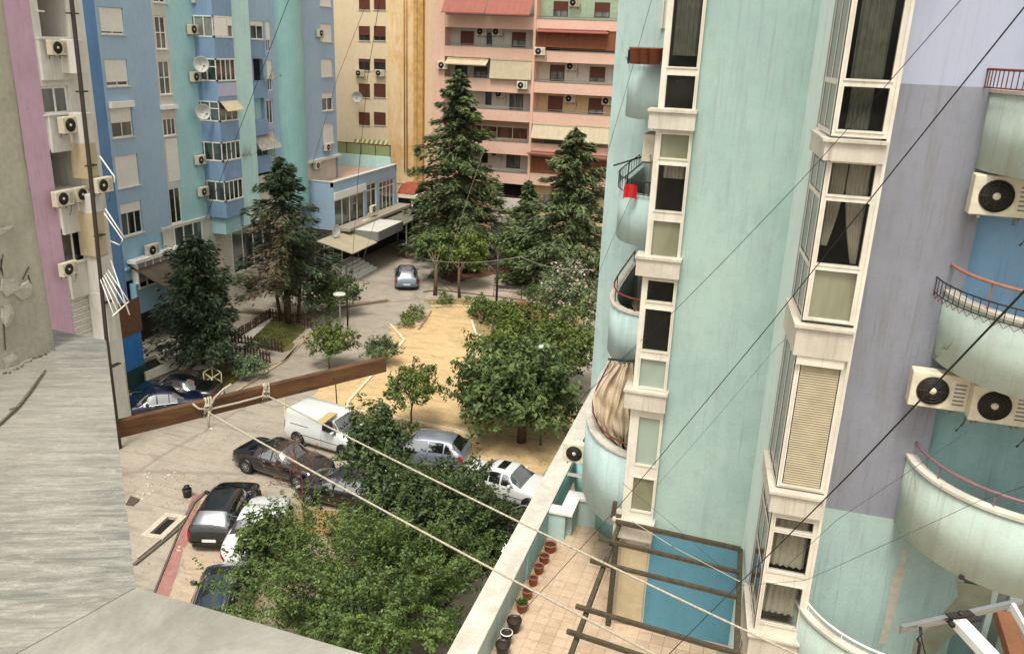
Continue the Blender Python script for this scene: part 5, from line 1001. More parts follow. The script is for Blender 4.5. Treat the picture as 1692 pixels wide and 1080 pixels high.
# flower pots along the parapet
pots = [((888, 893), 0, .19, 'large terracotta pot nearest the low stepped wall'), ((876, 911), 0, .16, 'terracotta pot second from the low stepped wall'), ((873, 929), 0, .15, 'terracotta pot third from the low stepped wall, tucked against the parapet'), ((862, 948), 0, .14, 'bright terracotta pot in the middle of the row of pots'), ((855, 970), 0, .15, 'terracotta pot next to the one with the green plant'), ((841, 990), 2, .16, 'small terracotta pot with a green plant'), ((840, 1020), 1, .19, 'tall black glazed pot behind the white bowl pot'), ((826, 1042), 1, .15, 'small dark pot with a white rim between two black pots'), ((821, 1060), 1, .18, 'black pot nearest the camera at the end of the row')]
for (px, py), k, r, l in pots:
    r *= .88; h = .25 if k != 1 else .33; p = onZ(px, py, TZ+h); p[0] = max(p[0], -4.3+r); root = empty('flower_pot', (p[0], p[1], TZ), l, 'flower pot', 'flower pots along the terrace parapet')
    t = MB(); t.lathe([(0, .003), (r*.7, .003), (r*.95, h*.82), (r*1.06, h*.83), (r*1.06, h), (r*.9, h), (r*.86, h*.86), (0, h*.86)], (p[0], p[1], TZ), 20); t.build('pot', M_['terracotta'] if k != 1 else M_['blackpot'], root)
    t = MB(); t.lathe([(0, h*.88), (r*.86, h*.88), (r*.86, h*.86)], (p[0], p[1], TZ), 14); t.build('soil', M_['soil'], root)
    if k == 2: rg = np.random.default_rng(3); c_ = np.array([p[0], p[1], TZ+h*1.1])+rg.normal(size=(260, 3))*np.array([.07, .07, .05]); v, f = leafcloud(rg, c_, rg.normal(size=(260, 3)), .05, .4); rawmesh('foliage', v, f, leafm('pot_plant_leaf', '2f5a1f', '4f7c2c'), root, (p[0], p[1], TZ))
    if k == 1 and 'rim' in l: t = MB(); t.lathe([(r*.95, h), (r*1.1, h), (r*1.1, h+.02), (r*.95, h+.02)], (p[0], p[1], TZ), 18); t.build('rim', M_['frame_white'], root)
p = onZ(900, 873, TZ+.05); t = MB(); t.lathe([(0, .0), (.08, .0), (.13, .06), (.12, .06), (.07, .02), (0, .02)], (p[0], p[1], TZ+.001), 18); tag(t.build('bowl', M_['frame_white'], origin=(p[0], p[1], TZ)), 'white bowl on the terrace tiles by the parapet', 'bowl')
# pergola
wood = plain('weathered_dark_timber', '48402f', .9, var=.35, scale=9, bump=.4); pg = empty('pergola', (-.7, 15, TZ), 'unfinished dark timber pergola over the terrace', 'pergola')
ZP = 8.5
def beam(a, b, w_, h, nm): mb = MB(); mb.bar(a, b, w_, h); mb.build(nm, wood, pg, bevel=.01)
beam((-2.03, 16.55, ZP-.14), (-2.15, 11.3, ZP-.2), .09, .12, 'beam'); beam((.63, 16.4, ZP-.14), (.72, 11.0, ZP-.2), .1, .14, 'beam'); beam((-2.1, 16.42, ZP), (.62, 16.25, ZP), .08, .1, 'rafter')
for y0, y1, x0, x1 in ((15.6, 15.38, -2.32, .62), (14.75, 14.52, -2.34, .62), (13.2, 12.86, -2.3, .7), (12.45, 12.0, -2.3, .7)): beam((x0, y0, ZP), (x1, y1, ZP), .075, .085, 'rafter')
beam((-2.09, 16.6, TZ), (-2.07, 16.63, ZP+.05), .12, .12, 'post'); beam((-2.12, 11.4, TZ), (-2.12, 11.4, ZP-.2), .12, .12, 'post'); beam((.68, 11.2, TZ), (.68, 11.2, ZP-.2), .12, .12, 'post'); beam((-2.2, 16.66, ZP-.05), (-2.18, 16.66, ZP+.35), .1, .1, 'post')
# ================================================================ ground sheets
def groundm(name, c, c2, c3, sc=.15, grain=9, line=0, rough=.95, spot=.5):
    m = NT(name); v = m.coord(); n = m.noise(v, sc, 8, .62, .4); col = m.mix(m.ramp(n, .34, .68), lin(c), lin(c2)); n2 = m.noise(v, sc*5, 6, .65, .8); col = m.mix(m.ramp(n2, .48, .72, (0, 0, 0, 1), (spot,)*3+(1,)), col, lin(c3))
    g = m.noise(v, grain, 6, .7)
    vt = m.coord((.22, 2.2, 1), (0, 0, R(35))); tr_ = m.noise(vt, 1.2, 6, .65, .5); col = m.mix(m.ramp(tr_, .5, .66, (0, 0, 0, 1), (.42,)*3+(1,)), col, mul(lin(c3), .75))  # stretched dark streaks: tyre tracks, plus cable shadows put into the ground colour
    n6 = m.noise(v, sc*16, 9, .72, 1.0); col = m.mix(m.ramp(n6, .52, .68, (0, 0, 0, 1), (.45,)*3+(1,)), col, mul(lin(c2), .68)); col = m.mix(m.ramp(n6, .28, .44, (.35,)*3+(1,), (0, 0, 0, 1)), col, mul(lin(c), 1.18))
    col = m.mix(m.ramp(g, .4, .8, (0, 0, 0, 1), (.4,)*3+(1,)), col, mul(lin(c), .5))
    if line:
        vo = m.t.nodes.new('ShaderNodeTexVoronoi'); vo.feature = 'DISTANCE_TO_EDGE'; vo.inputs['Scale'].default_value = line; vv = m.noise(v, 1.2, 4); mp = m.t.nodes.new('ShaderNodeVectorMath'); mp.operation = 'ADD'; m.l(v, mp.inputs[0]); m.l(vv, mp.inputs[1]); m.l(mp.outputs[0], vo.inputs['Vector'])
        col = m.mix(m.ramp(vo.outputs['Distance'], .006, .02, (.5,)*3+(1,), (0, 0, 0, 1)), col, mul(lin(c), .45))
    m.l(col, m.b.inputs['Base Color']); m.b.inputs['Roughness'].default_value = rough; m.bump(g, .3, .02); return m.m
def sheet(name, poly, z, mat, kind='structure', px=True):
    P = [tuple(onZ(*p, z)[:2]) for p in poly] if px else poly
    if name in ('sand_yard', 'dry_soil', 'dry_grass_strip', 'red_soil', 'orange_soil', 'planter_ground', 'red_path', 'light_paving', 'parking_ground'):
        Q = []; rr_ = random.Random(len(poly)); am = .05 if 'pa' in name else .22; ph = rr_.random()*6
        for i in range(len(P)):
            a, b = Vector(P[i]), Vector(P[(i+1) % len(P)]); L = (b-a).length; k = max(1, int(L/.35)); nn = Vector((-(b-a).y, (b-a).x))/max(L, .01)
            for j in range(k): t = j/k; q = a.lerp(b, t)+(nn*(am*(math.sin(t*L*1.1+ph+i)+.6*math.sin(t*L*2.7+i*2))+rr_.uniform(-am, am)*.5) if j else nn*0); Q.append((q.x, q.y))
        P = Q
    mb = MB(); mb.add([(p[0], p[1], z) for p in P], [tuple(range(len(P)))]); o = mb.build(name, mat)
    if o.data.polygons[0].normal.z < 0: o.data.flip_normals()
    return tag(o, kind=kind)
gm = groundm('worn_concrete_ground', 'a89e8e', '958b7c', '786e61', .12, 7, .12)
n = 9; mb = MB(); mb.add([(-500, -300, 0), (500, -300, 0), (500, 600, 0), (-500, 600, 0)], [(0, 1, 2, 3)]); tag(mb.build('ground', gm), kind='structure')
sheet('road', [(100, 700), (195, 740), (330, 690), (470, 650), (560, 610), (590, 560), (640, 535), (690, 500), (712, 478), (700, 440), (690, 400), (640, 415), (600, 450), (560, 490), (530, 545), (470, 600), (380, 650), (200, 710)], .004, groundm('road_asphalt', 'a59b8b', '92887a', '796f63', .1, 8, .1))
sandm = groundm('orange_sand', 'ceb185', 'bfa273', '98805c', .12, 5, 0, spot=.6)
sheet('sand_yard', [(478, 672), (560, 628), (615, 605), (655, 575), (640, 541), (690, 533), (702, 512), (716, 508), (778, 506), (778, 530), (786, 556), (826, 566), (900, 600), (960, 700), (900, 790), (790, 775), (745, 762), (640, 742), (560, 722)], .008, sandm)
sheet('dry_soil', [(560, 720), (640, 741), (745, 762), (790, 772), (800, 740), (750, 712), (640, 690), (574, 674), (500, 690)], .012, groundm('sandy_soil', 'a98a60', '9c8059', '86704f', .3, 6))
sheet('dry_grass_strip', [(700, 495), (760, 492), (870, 500), (960, 520), (960, 560), (826, 566), (786, 556), (778, 506), (716, 508)], .012, groundm('dry_grass_soil', 'a8906a', '94825c', '6f6b3f', .5, 6))
sheet('red_soil', [(838, 500), (868, 495), (905, 515), (900, 530), (855, 522)], .016, groundm('red_soil_mat', '9c5f42', '8c563d', '7a4c38', .5, 6)); sheet('red_soil', [(720, 455), (780, 440), (848, 436), (850, 450), (770, 462), (745, 470)], .008, groundm('brown_soil_mat', '6e4636', '5d3c2e', '4c332a', .5, 6))
sheet('park_path', [(712, 478), (745, 472), (850, 452), (885, 470), (868, 497), (770, 488), (702, 492)], .016, groundm('park_path_mat', 'b3a491', 'a6988a', '958979', .3, 7)); sheet('park_path', [(775, 425), (860, 420), (870, 432), (790, 440)], .02, bpy.data.materials['park_path_mat'])
sheet('red_path', [(333, 818), (327, 838), (310, 898), (277, 990), (252, 985), (305, 860), (322, 815)], .008, groundm('worn_red_path', '9d6c62', '92645b', 'a98d80', .4, 8))
sheet('light_paving', [(333, 818), (327, 838), (310, 898), (277, 990), (420, 1080), (560, 1080), (600, 900), (560, 800), (440, 820), (418, 790)], .004, groundm('pale_pink_paving', 'b3a088', 'a3917b', '8a7866', .2, 7, .3))
sheet('parking_ground', [(600, 795), (700, 755), (790, 775), (900, 800), (830, 900), (700, 1000), (600, 900)], .006, groundm('dim_asphalt', '7c7268', '6d645b', '5a534c', .2, 8))
sheet('orange_soil', [(520, 840), (600, 845), (600, 880), (480, 880), (480, 860)], .012, groundm('orange_soil_mat', 'a9855a', '96754f', '7d6144', .5, 6))
# kerbs
def kerb(pts, wd, h, c, nm='kerb', z=0, px=True, name_m=None):
    P = [onZ(*p, z) for p in pts] if px else pts; m = MB()
    for a, b in zip(P[:-1], P[1:]): m.bar((a[0], a[1], z+h/2), (b[0], b[1], z+h/2), wd, h)
    return tag(m.build(nm, plain(name_m or 'kerb_'+c, c, .85, var=.15, scale=3)), kind='structure')
kerb([(645, 537), (668, 563), (576, 664), (573, 675), (750, 711), (792, 722)], .16, .1, 'cbbfa6'); kerb([(779, 530), (786, 553), (826, 566)], .16, .1, 'cbbfa6'); kerb([(712, 508), (745, 505), (779, 508)], .2, .12, 'c9b48c')
kerb([(700, 762), (742, 762), (788, 772), (830, 790)], .16, .13, 'c2b296'); kerb([(692, 545), (712, 515)], .15, .1, '8f7f68'); kerb([(222, 934), (262, 902), (298, 872), (320, 832), (342, 812)], .13, .08, '5f564b'); kerb([(226, 926), (262, 897), (292, 872)], .1, .14, 'a5998a'); kerb([(252, 988), (303, 862), (318, 832)], .07, .06, '544c43')
kerb([(400, 614), (470, 598), (512, 548)], .14, .1, 'a8947b'); kerb([(390, 648), (470, 597), (520, 545)], .14, .1, 'b09c80'); kerb([(370, 515), (480, 522), (560, 510), (640, 498)], .25, .18, '7b6b57'); kerb([(556, 503), (645, 498)], .1, .14, 'a39178')
kerb([(700, 483), (725, 480), (775, 486), (868, 497)], .14, .1, '6d604e'); kerb([(712, 455), (735, 470), (750, 484)], .14, .1, '8c8068')
kerb([(330, 612), (395, 570), (440, 528), (455, 515)], .9, .1, 'bdb7aa')
# planters with picket fences
gr_ = groundm('planter_grass', '6a6a36', '5c5a32', '6b573c', .6, 9, spot=.8)
sheet('planter_ground', [(385, 567), (448, 527), (512, 541), (466, 582)], .02, gr_); sheet('planter_ground', [(310, 640), (345, 600), (405, 598), (446, 600), (368, 645), (340, 665)], .02, groundm('planter_soil', '6e5f35', '5d5430', '7a6a40', .6, 9, spot=.8))
def picket(pts, l, h=.75, close=False):
    P = [onZ(*p, 0) for p in pts]; rt = empty('picket_fence', tuple(P[0]), l, 'fence', 'brown picket fences around the planters'); m = MB(); r_2 = MB()
    for a, b in zip(P[:-1], P[1:]):
        L = np.linalg.norm(b-a); n = int(L/.24); 
        for i in range(n+1):
            p = a+(b-a)*i/max(n, 1); q = p+(b-a)/L*.1; m.bar((p[0]+rnd.uniform(-.02, .02), p[1], 0), (p[0]+rnd.uniform(-.03, .03), p[1], h*rnd.uniform(.92, 1.05)), .1, .025)
        for z in (.2, .52): r_2.bar((a[0], a[1], z), (b[0], b[1], z), .03, .06)
    wd = plain('dark_brown_picket', '4a3024', .8, var=.3, scale=3); m.build('pickets', wd, rt); r_2.build('rail', wd, rt)
picket([(466, 582), (384, 567), (447, 527), (514, 542)], 'dark brown picket fence around the grassy planter by the brown conifer'); picket([(446, 601), (405, 590), (370, 588)], 'short dark picket fence at the near planter with the leafy shrub')
# ================================================================ small things in the yard
st_ = empty('entrance_stairs', tuple(onZ(290, 590, 0)), 'white edged stairs and ramp pit beside the dark evergreen', 'stairs')
m = MB()
for i in range(5):
    a, b = onZ(262+i*9.5, 585+i*7, .0), onZ(302+i*7, 566+i*6, .0); d_ = b-a; m.bar((a[0], a[1], .5-i*.1), (b[0], b[1], .5-i*.1), .28, .1)
m.build('step', M_['frame_white'], st_)
m = MB(); f_ = [onZ(*p, .55) for p in ((233, 597), (258, 587), (273, 603), (240, 620))]
for a, b in ((0, 1), (1, 2), (3, 2)): m.bar(tuple(f_[a]), tuple(f_[b]), .12, .25)
a, b = onZ(240, 622, .5), onZ(312, 592, .5); m.bar(tuple(a), tuple(b), .12, .5); m.build('wall', M_['frame_cream'], st_)
m = MB(); P = [onZ(*p, .3) for p in ((236, 600), (257, 590), (270, 603), (242, 617))]; m.prism([tuple(p[:2]) for p in P], .28, .3); m.build('pit', M_['shopdark'], st_)
fm = empty('metal_frame', tuple(onZ(350, 645, 0)), 'open white metal box frame beside the black car', 'frame'); m = MB(); P = [onZ(*p, .0) for p in ((338, 640), (352, 632), (367, 640), (352, 650))]
for i in range(4):
    a, b = P[i], P[(i+1) % 4]; m.tube([(a[0], a[1], 0), (a[0], a[1], .9)], .035, 5)
    for z in (.9, .35): m.tube([(a[0], a[1], z), (b[0], b[1], z)], .03, 5)
m.build('tubes', plain('cream_painted_tube', 'cfc7a4', .5), fm)
def lamp(px, py, h, l, head=(.45, .06), arm=0):
    p = onZ(px, py, 0); rt = empty('street_lamp', tuple(p), l, 'lamp post'); m = MB(); m.tube([(p[0], p[1], 0), (p[0], p[1], h*.5), (p[0], p[1], h)], [.07, .05, .04], 8); m.build('post', M_['pipe'] if arm else M_['metal_grey'], rt)
    m = MB(); m.lathe([(0, -.1), (.12, -.1), (head[0], 0), (head[0]*.9, head[1]), (0, head[1]+.05)], (p[0]+arm, p[1], h), 16); m.build('lamp_head', plain('lamp_shade_paint', 'b9bcae', .5), rt)
lamp(563, 560, 3.0, 'lamp post with a pale mushroom head beside the small round tree', (.42, .1)); p_ = onZ(893, 735, 0)
lamp(893, 735, 5.1, 'lamp post rising out of the dark broadleaf tree, only its pale flat head showing', (.36, .05))
def pole(px, py, h, r, l): p = onZ(px, py, 0); m = MB(); m.tube([(p[0], p[1], 0), (p[0], p[1], h)], r, 7); m.tube([(p[0]-.25, p[1], h-.1), (p[0]+.25, p[1], h-.1)], .025, 5); m.lathe([(r*1.5, 0), (r*1.8, .02), (r*1.6, .2), (r, .25)], (p[0], p[1], 0), 8); tag(m.build('pole', M_['iron'], origin=tuple(p)), l, 'pole')
pole(820, 512, 4.4, .09, 'tall dark pole standing in the hedge by the sand yard'); pole(575, 552, 4.8, .06, 'thin dark pole beside the pale lamp post'); 
m = MB(); p = onZ(559, 702, 0); m.tube([tuple(p), (p[0]-.1, p[1], 2.9)], .03, 6); m.lathe([(.06, 0), (.06, .05), (.03, .06)], tuple(p), 8); tag(m.build('pole', M_['pipe'], origin=tuple(p)), 'thin leaning pole on the sand just behind the white van', 'pole')
p = onZ(472, 715, 0); m = MB(); m.tube([tuple(p+np.array([.0, 0, .02])), tuple(p+np.array([-.1, .2, .7])), tuple(p+np.array([-.6, 1.0, 1.2])), tuple(p+np.array([-.8, 1.3, 2.0]))], .035, 6); m.tube([tuple(p), tuple(p+np.array([0, .4, 2.0])), tuple(p+np.array([.4, 1.6, 2.3]))], .02, 5); tag(m.build('bent_pipe', plain('cream_pipe', 'b7a789', .6), origin=tuple(p)), 'bent pale pipe on thin supports behind the white van', 'pipe')
def bench(px, py, l, rz, c='3b2a20'):
    p = onZ(px, py, 0); rt = empty('park_bench', (0, 0, 0), l, 'bench'); w_ = plain('bench_wood_'+c, c, .8, var=.2)
    m = MB(); [m.box(-.9, .9, -.2+i*.13, -.1+i*.13, .42, .46) for i in range(3)]; m.build('seat', w_, rt); m = MB(); [m.box(-.9, .9, .22, .25, .55+i*.14, .65+i*.14) for i in range(2)]; m.build('backrest', w_, rt)
    for x in (-.75, .75): m = MB(); m.box(x-.03, x+.03, -.2, -.14, 0, .42); m.box(x-.03, x+.03, .2, .26, 0, .82); m.box(x-.03, x+.03, -.2, .26, .38, .42); m.build('leg', M_['iron'], rt)
    rt.location = tuple(p); rt.rotation_euler = (0, 0, rz)
bench(851, 470, 'dark bench on the path under the second cedar', R(5)); 
p = onZ(838, 492, 0); m = MB()
m.tube([(p[0]-1.1, p[1], 0), (p[0]-1.1, p[1], .9), (p[0]+1.1, p[1]+.1, .9), (p[0]+1.1, p[1]+.1, 0)], .04, 6); m.tube([(p[0]-1.1, p[1], .5), (p[0]+1.1, p[1]+.1, .5)], .03, 5); tag(m.build('railing', M_['iron'], origin=tuple(p)), 'short iron railing beside the tall dark pole', 'railing')
p = onZ(840, 470, 0)
mh = empty('concrete_frame', tuple(onZ(272, 873, 0)), 'cracked concrete frame around an open drain near the kerb', 'drain'); a = heading_px((258, 888), (288, 860)); dd_ = np.array([math.cos(a), math.sin(a)]); nn = np.array([-dd_[1], dd_[0]]); c = onZ(272, 873, 0)[:2]
m = MB()
for o_, L, w_ in ((-.35, 1.7, .25), (.35, 1.7, .25)): q = c+nn*o_; m.bar((*(q-dd_*L/2), .08), (*(q+dd_*L/2), .08), w_, .16)
for o_ in (-.75, .75): q = c+dd_*o_; m.bar((*(q-nn*.24), .079), (*(q+nn*.24), .079), .24, .155)
m.build('frame', plain('broken_concrete', 'b5ab99', .9, var=.2, scale=6, bump=.4), mh); m = MB(); m.bar((*(c-dd_*.62), .02), (*(c+dd_*.62), .02), .45, .02); m.build('hole', M_['dark'], mh)
c = onZ(220, 828, 0); m = MB(); P = [onZ(*p, 0)[:2] for p in ((208, 834), (216, 820), (232, 826), (220, 836))]; m.prism([tuple(p) for p in P], .01, .05); tag(m.build('hatch_cover', plain('brown_hatch', '4b4138', .8, var=.2), origin=tuple(c)), 'brown metal hatch in the ground beside the marble ledge', 'hatch')
c = onZ(310, 820, 0); m = MB(); m.lathe([(0, 0), (.16, 0), (.2, .35), (.17, .38), (.15, .1), (0, .1)], (c[0], c[1], .01), 12); m.lathe([(.1, .38), (.12, .5), (0, .52)], (c[0], c[1], .01), 9); tag(m.build('bucket', M_['blackpot'], origin=tuple(c)), 'small dark bucket standing on the yard near the black hatchback', 'bucket')
rg = np.random.default_rng(11); m = MB()
for (cx_, cy_, sx, sy, n) in ((232, 822, 12, 6, 30), (283, 783, 16, 7, 40), (240, 798, 18, 16, 24), (300, 640+268, 9, 5, 14), (265, 808, 30, 20, 30), (520, 760, 40, 30, 8), (380, 720, 90, 30, 18), (600, 520, 60, 60, 20), (250, 775, 30, 20, 30)):
    for _ in range(n//2+2):
        q = onZ(cx_+rg.normal()*sx*.6, cy_+rg.normal()*sy*.6, 0); s_ = abs(rg.normal())*.03+.014; m.lathe([(s_, 0), (s_*rg.uniform(.5, 1), s_*.4), (0, s_*.5)], (q[0], q[1], .012), 5)
tag(m.build('rubble', plain('pale_rubble', 'b5ab9a', .9, var=.2, scale=3)), 'scattered pale rubble and litter on the yard', 'rubble', kind='stuff')
# ================================================================ trees
L_cedar = leafm('cedar_needles', '2a3a25', '737f52', .15); L_dark = leafm('dark_evergreen_needles', '1f2d20', '4f5f40', .15); L_mul = leafm('broad_dark_leaves', '2e4020', '6c7e46', .25); L_mul2 = leafm('mid_green_leaves', '334219', '72803c', .25)
L_front = leafm('bright_green_leaves', '2a3f1e', '748a48', .3); L_front2 = leafm('deep_green_leaves', '25371d', '5a6b3d', .25); L_small = leafm('small_tree_leaves', '33421a', '6c7b38', .25); L_dry = leafm('dry_brown_needles', '4b4030', '7f7256', .15); L_ole = leafm('oleander_leaves', '3a4c2c', '7d8a62', .2); L_bush = leafm('hedge_leaves', '31461b', '70803c', .2)
def g_(px, py): p = onZ(px, py, 0); return (float(p[0]), float(p[1]), 0.)
def tipH(px, py, Y): return float(onY(px, py, Y)[2])
def tree_at(px, py, Y): p = onY(px, py, Y); return (float(p[0]), Y, 0.)
c1 = tree_at(757, 300, 68); conifer('cedar_tree', 'tallest blue green cedar in front of the salmon block', (onY(758, 430, 68)[0], 68, 0), tipH(768, 118, 68), 6.4, L_cedar, 21, nb=165, per=240, droop=.36, power=.66, tuft=.6, z0=.05, lean=(-.2, 0), width=.13, rag=.6, tr=.3, flat=.1)
conifer('cedar_tree', 'second cedar, behind the flowering shrub and left of the mint tower', (onY(938, 430, 63)[0], 63, 0), tipH(943, 214, 63), 5.8, L_cedar, 22, nb=135, per=220, droop=.34, power=.6, tuft=.6, z0=.06, width=.13, rag=.6, tr=.25, flat=.1)
conifer('cedar_tree', 'shortest cedar, between the two taller cedars', (onY(868, 430, 66)[0], 66, 0), tipH(868, 300, 66), 3.0, L_cedar, 23, nb=80, per=180, droop=.2, power=.8, tuft=.55, z0=.1, width=.14, rag=.4, flat=.12)
broadleaf('garden_tree', 'broadleaf tree under the tallest cedar beside the silver wagon', g_(719, 488), (onY(712, 425, 60)[0], 61, 3.0), (1.7, 1.6, 1.3), 5000, .3, L_mul, 31, 40, .35, tr=.14)
broadleaf('garden_tree', 'low broadleaf tree hanging over the park path', g_(759, 492), (onY(752, 432, 59)[0], 60.5, 2.9), (2.0, 1.7, 1.4), 5500, .28, L_mul2, 32, 42, .33, tr=.1)
broadleaf('garden_tree', 'leafy tree below the shortest cedar by the dark bench', g_(860, 470), (onY(850, 405, 62)[0], 62.5, 3.4), (1.8, 1.6, 1.3), 4500, .3, L_mul, 33, 36, .33, tr=.12)
def dead_side(p, rg):
    q = p[:, 0]*.957+p[:, 1]*.286; f_ = p[:, 0]*.52-p[:, 1]*.85
    return (q > -2.3+rg.normal(0, .4, len(p))) & (q < .5+rg.normal(0, .5, len(p))) & (rg.random(len(p)) < .93) & (p[:, 2] < 7.6+rg.normal(0, .5, len(p))) & (f_ > -.8)
conifer('half_dead_conifer', 'tall conifer with dried brown front and green top before the blue tower', g_(476, 533), tipH(485, 262, 48), 4.5, L_dark, 24, nb=110, per=165, droop=.36, power=.6, tuft=.5, z0=.2, width=.12, rag=.7, dead=L_dry, side_dead=dead_side, tr=.26, flat=.12)
for k, (dx, dy, h) in enumerate(((-.9, .1, 5), (.35, -.3, 6.2), (.8, .4, 5.5))):
    m = MB(); b0 = g_(476, 533); m.tube([(b0[0]+dx*.7, b0[1]+dy, 0), (b0[0]+dx, b0[1]+dy, h*.5), (b0[0]+dx*.6, b0[1]+dy*.5, h)], [.14, .1, .05], 7); rt_ = [o for o in COL.objects if o.name == 'half_dead_conifer'][0]; m.build('stem', M_['bark'], rt_)
broadleaf('shrub', 'dark green shrub at the right foot of the half dead conifer', g_(545, 510), (onY(545, 478, 50)[0], 50.3, 1.7), (2.0, 1.5, 1.5), 5500, .22, L_mul, 35, 34, .35, cat='shrub')
conifer('evergreen_tree', 'dense dark evergreen between the blue loggia and the white stairs', g_(338, 603), tipH(328, 392, 39.2), 3.35, L_dark, 25, nb=120, per=165, droop=.2, power=.45, tuft=.36, z0=.14, width=.17, rag=.7, tr=.2, flat=.2)
rgx = np.random.default_rng(77)
broadleaf('small_tree', 'small round tree between the picket planter and the sand', g_(545, 612), (onY(550, 565, 41.3)[0], 41.3, 1.75), (1.35, 1.3, 1.2), 5200, .17, L_mul2, 36, 36, .33, tr=.05)
broadleaf('round_bush', 'clipped dark round bush beside the sand yard', g_(630, 608), (onY(629, 580, 43)[0], 43, .8), (1.15, 1.1, .85), 4200, .13, L_mul, 37, 46, .25, tr=.05, cat='bush', low=.1)
broadleaf('young_tree', 'young tree standing alone on the sand yard above the silver hatchback', g_(680, 712), (onY(682, 638, 35.2)[0], 35.2, 2.5), (1.45, 1.35, 1.05), 3300, .2, L_small, 38, 26, .34, tr=.045, limbs=9)
broadleaf('mulberry_tree', 'large dark broadleaf tree next to the white saloon', (onY(860, 760, 36)[0], 36, 0), (onY(853, 682, 36)[0], 36.3, 2.7), (3.1, 2.9, 2.3), 17000, .3, L_mul, 39, 75, .3, tr=.2)
broadleaf('mulberry_tree', 'lighter green broadleaf tree behind the large dark one', (onY(900, 640, 42)[0], 42, 0), (onY(893, 592, 42)[0], 42.3, 2.7), (3.3, 2.8, 1.9), 14000, .26, L_mul2, 40, 65, .28, tr=.18)
broadleaf('oleander_shrub', 'tall flowering shrub dotted with pale pink blossom by the mint tower', g_(945, 560), (onY(938, 500, 52)[0], 52, 2.9), (2.2, 1.9, 2.3), 11000, .2, L_ole, 41, 60, .28, tr=.08, cat='shrub', limbs=10)
p, e = crown_pts(np.random.default_rng(4), (onY(938, 500, 52)[0], 52, 3.1), (2.3, 2, 2.3), 420, 60, .28); v, f = leafcloud(np.random.default_rng(5), p, e, .16, .6, 1.0); rt_ = [o for o in COL.objects if o.name == 'oleander_shrub'][0]; rawmesh('blossom', v, f, leafm('pale_pink_blossom', 'c9a3a3', 'e3cfc6', .3), rt_, tuple(rt_.location))
broadleaf('round_bush', 'dark round bush at the right end of the park path', g_(882, 517), (onY(884, 500, 58)[0], 58, .8), (1.05, 1, .85), 3400, .14, L_mul, 42, 40, .26, cat='bush', low=.1)
for i, (px, py, Y, s_, l) in enumerate(((795, 525, 54, 1.15, 'left part of the unkempt hedge by the sand kerb'), (822, 532, 53, 1.1, 'middle part of the unkempt hedge around the dark pole'), (843, 530, 53.5, 1.0, 'right part of the unkempt hedge near the red soil'))): broadleaf('hedge_bush', l, g_(px, py+10), (onY(px, py, Y)[0], Y, .75), (s_, .9, .85), 2600, .17, L_bush, 43+i, 26, .36, cat='bush', group='hedge bushes by the sand kerb')
for i, (px, py, l) in enumerate(((688, 520, 'weedy shrub at the road corner of the sand yard'), (673, 530, 'low weeds beside the road corner'), (735, 495, 'thin sapling on the dry strip'))): broadleaf('weed_bush', l, g_(px, py), (onZ(px, py, .4)[0], onZ(px, py, .4)[1], .5), (.75, .7, .55), 1100, .13, L_bush, 50+i, 16, .4, cat='bush', tr=.03)
broadleaf('planter_shrub', 'leafy grey green shrub in the near planter', g_(412, 608), (onZ(412, 605, .8)[0], onZ(412, 605, .8)[1], .8), (.85, .8, .75), 1800, .17, leafm('greygreen_leaves', '45583a', '7c8f68', .2), 55, 24, .36, cat='shrub', tr=.04)
rg = np.random.default_rng(9)
def tufts(nm, poly, n, c, c2, h, l):
    P = np.array([onZ(*p, 0)[:2] for p in poly]); lo_, hi_ = P.min(0), P.max(0); pts = []
    while len(pts) < n:
        q = lo_+(hi_-lo_)*rg.random(2); ins = False; j = len(P)-1
        for i in range(len(P)):
            if (P[i, 1] > q[1]) != (P[j, 1] > q[1]) and q[0] < (P[j, 0]-P[i, 0])*(q[1]-P[i, 1])/(P[j, 1]-P[i, 1])+P[i, 0]: ins = not ins
            j = i
        if ins: pts.append(q)
    pts = np.array(pts); cc = np.c_[pts, np.full(n, h*.45)]; ax = unit(rg.normal(size=(n, 3))*.5+np.array([0, 0, .7]))*h*.5*rg.uniform(.5, 1.3, (n, 1)); sd = unit(np.cross(ax, rg.normal(size=(n, 3))))*h*.12
    v, f = quads(cc, ax, sd); tag(rawmesh(nm, v, f, leafm(nm+'_'+c, c, c2, .3)), l, 'grass', kind='stuff')
tufts('grass', [(387, 566), (448, 529), (510, 541), (466, 580)], 5000, '4f5a26', '7d7c42', .16, 'rough grass inside the picket planter'); tufts('grass', [(310, 640), (345, 600), (440, 600), (368, 645), (335, 665)], 4500, '55562a', '857b45', .16, 'dry grass in the near planter')
tufts('grass', [(700, 497), (760, 494), (870, 503), (930, 540), (826, 560), (786, 552), (778, 510), (716, 510)], 4000, '7a7440', 'a8965a', .14, 'dry grass on the strip behind the sand yard')
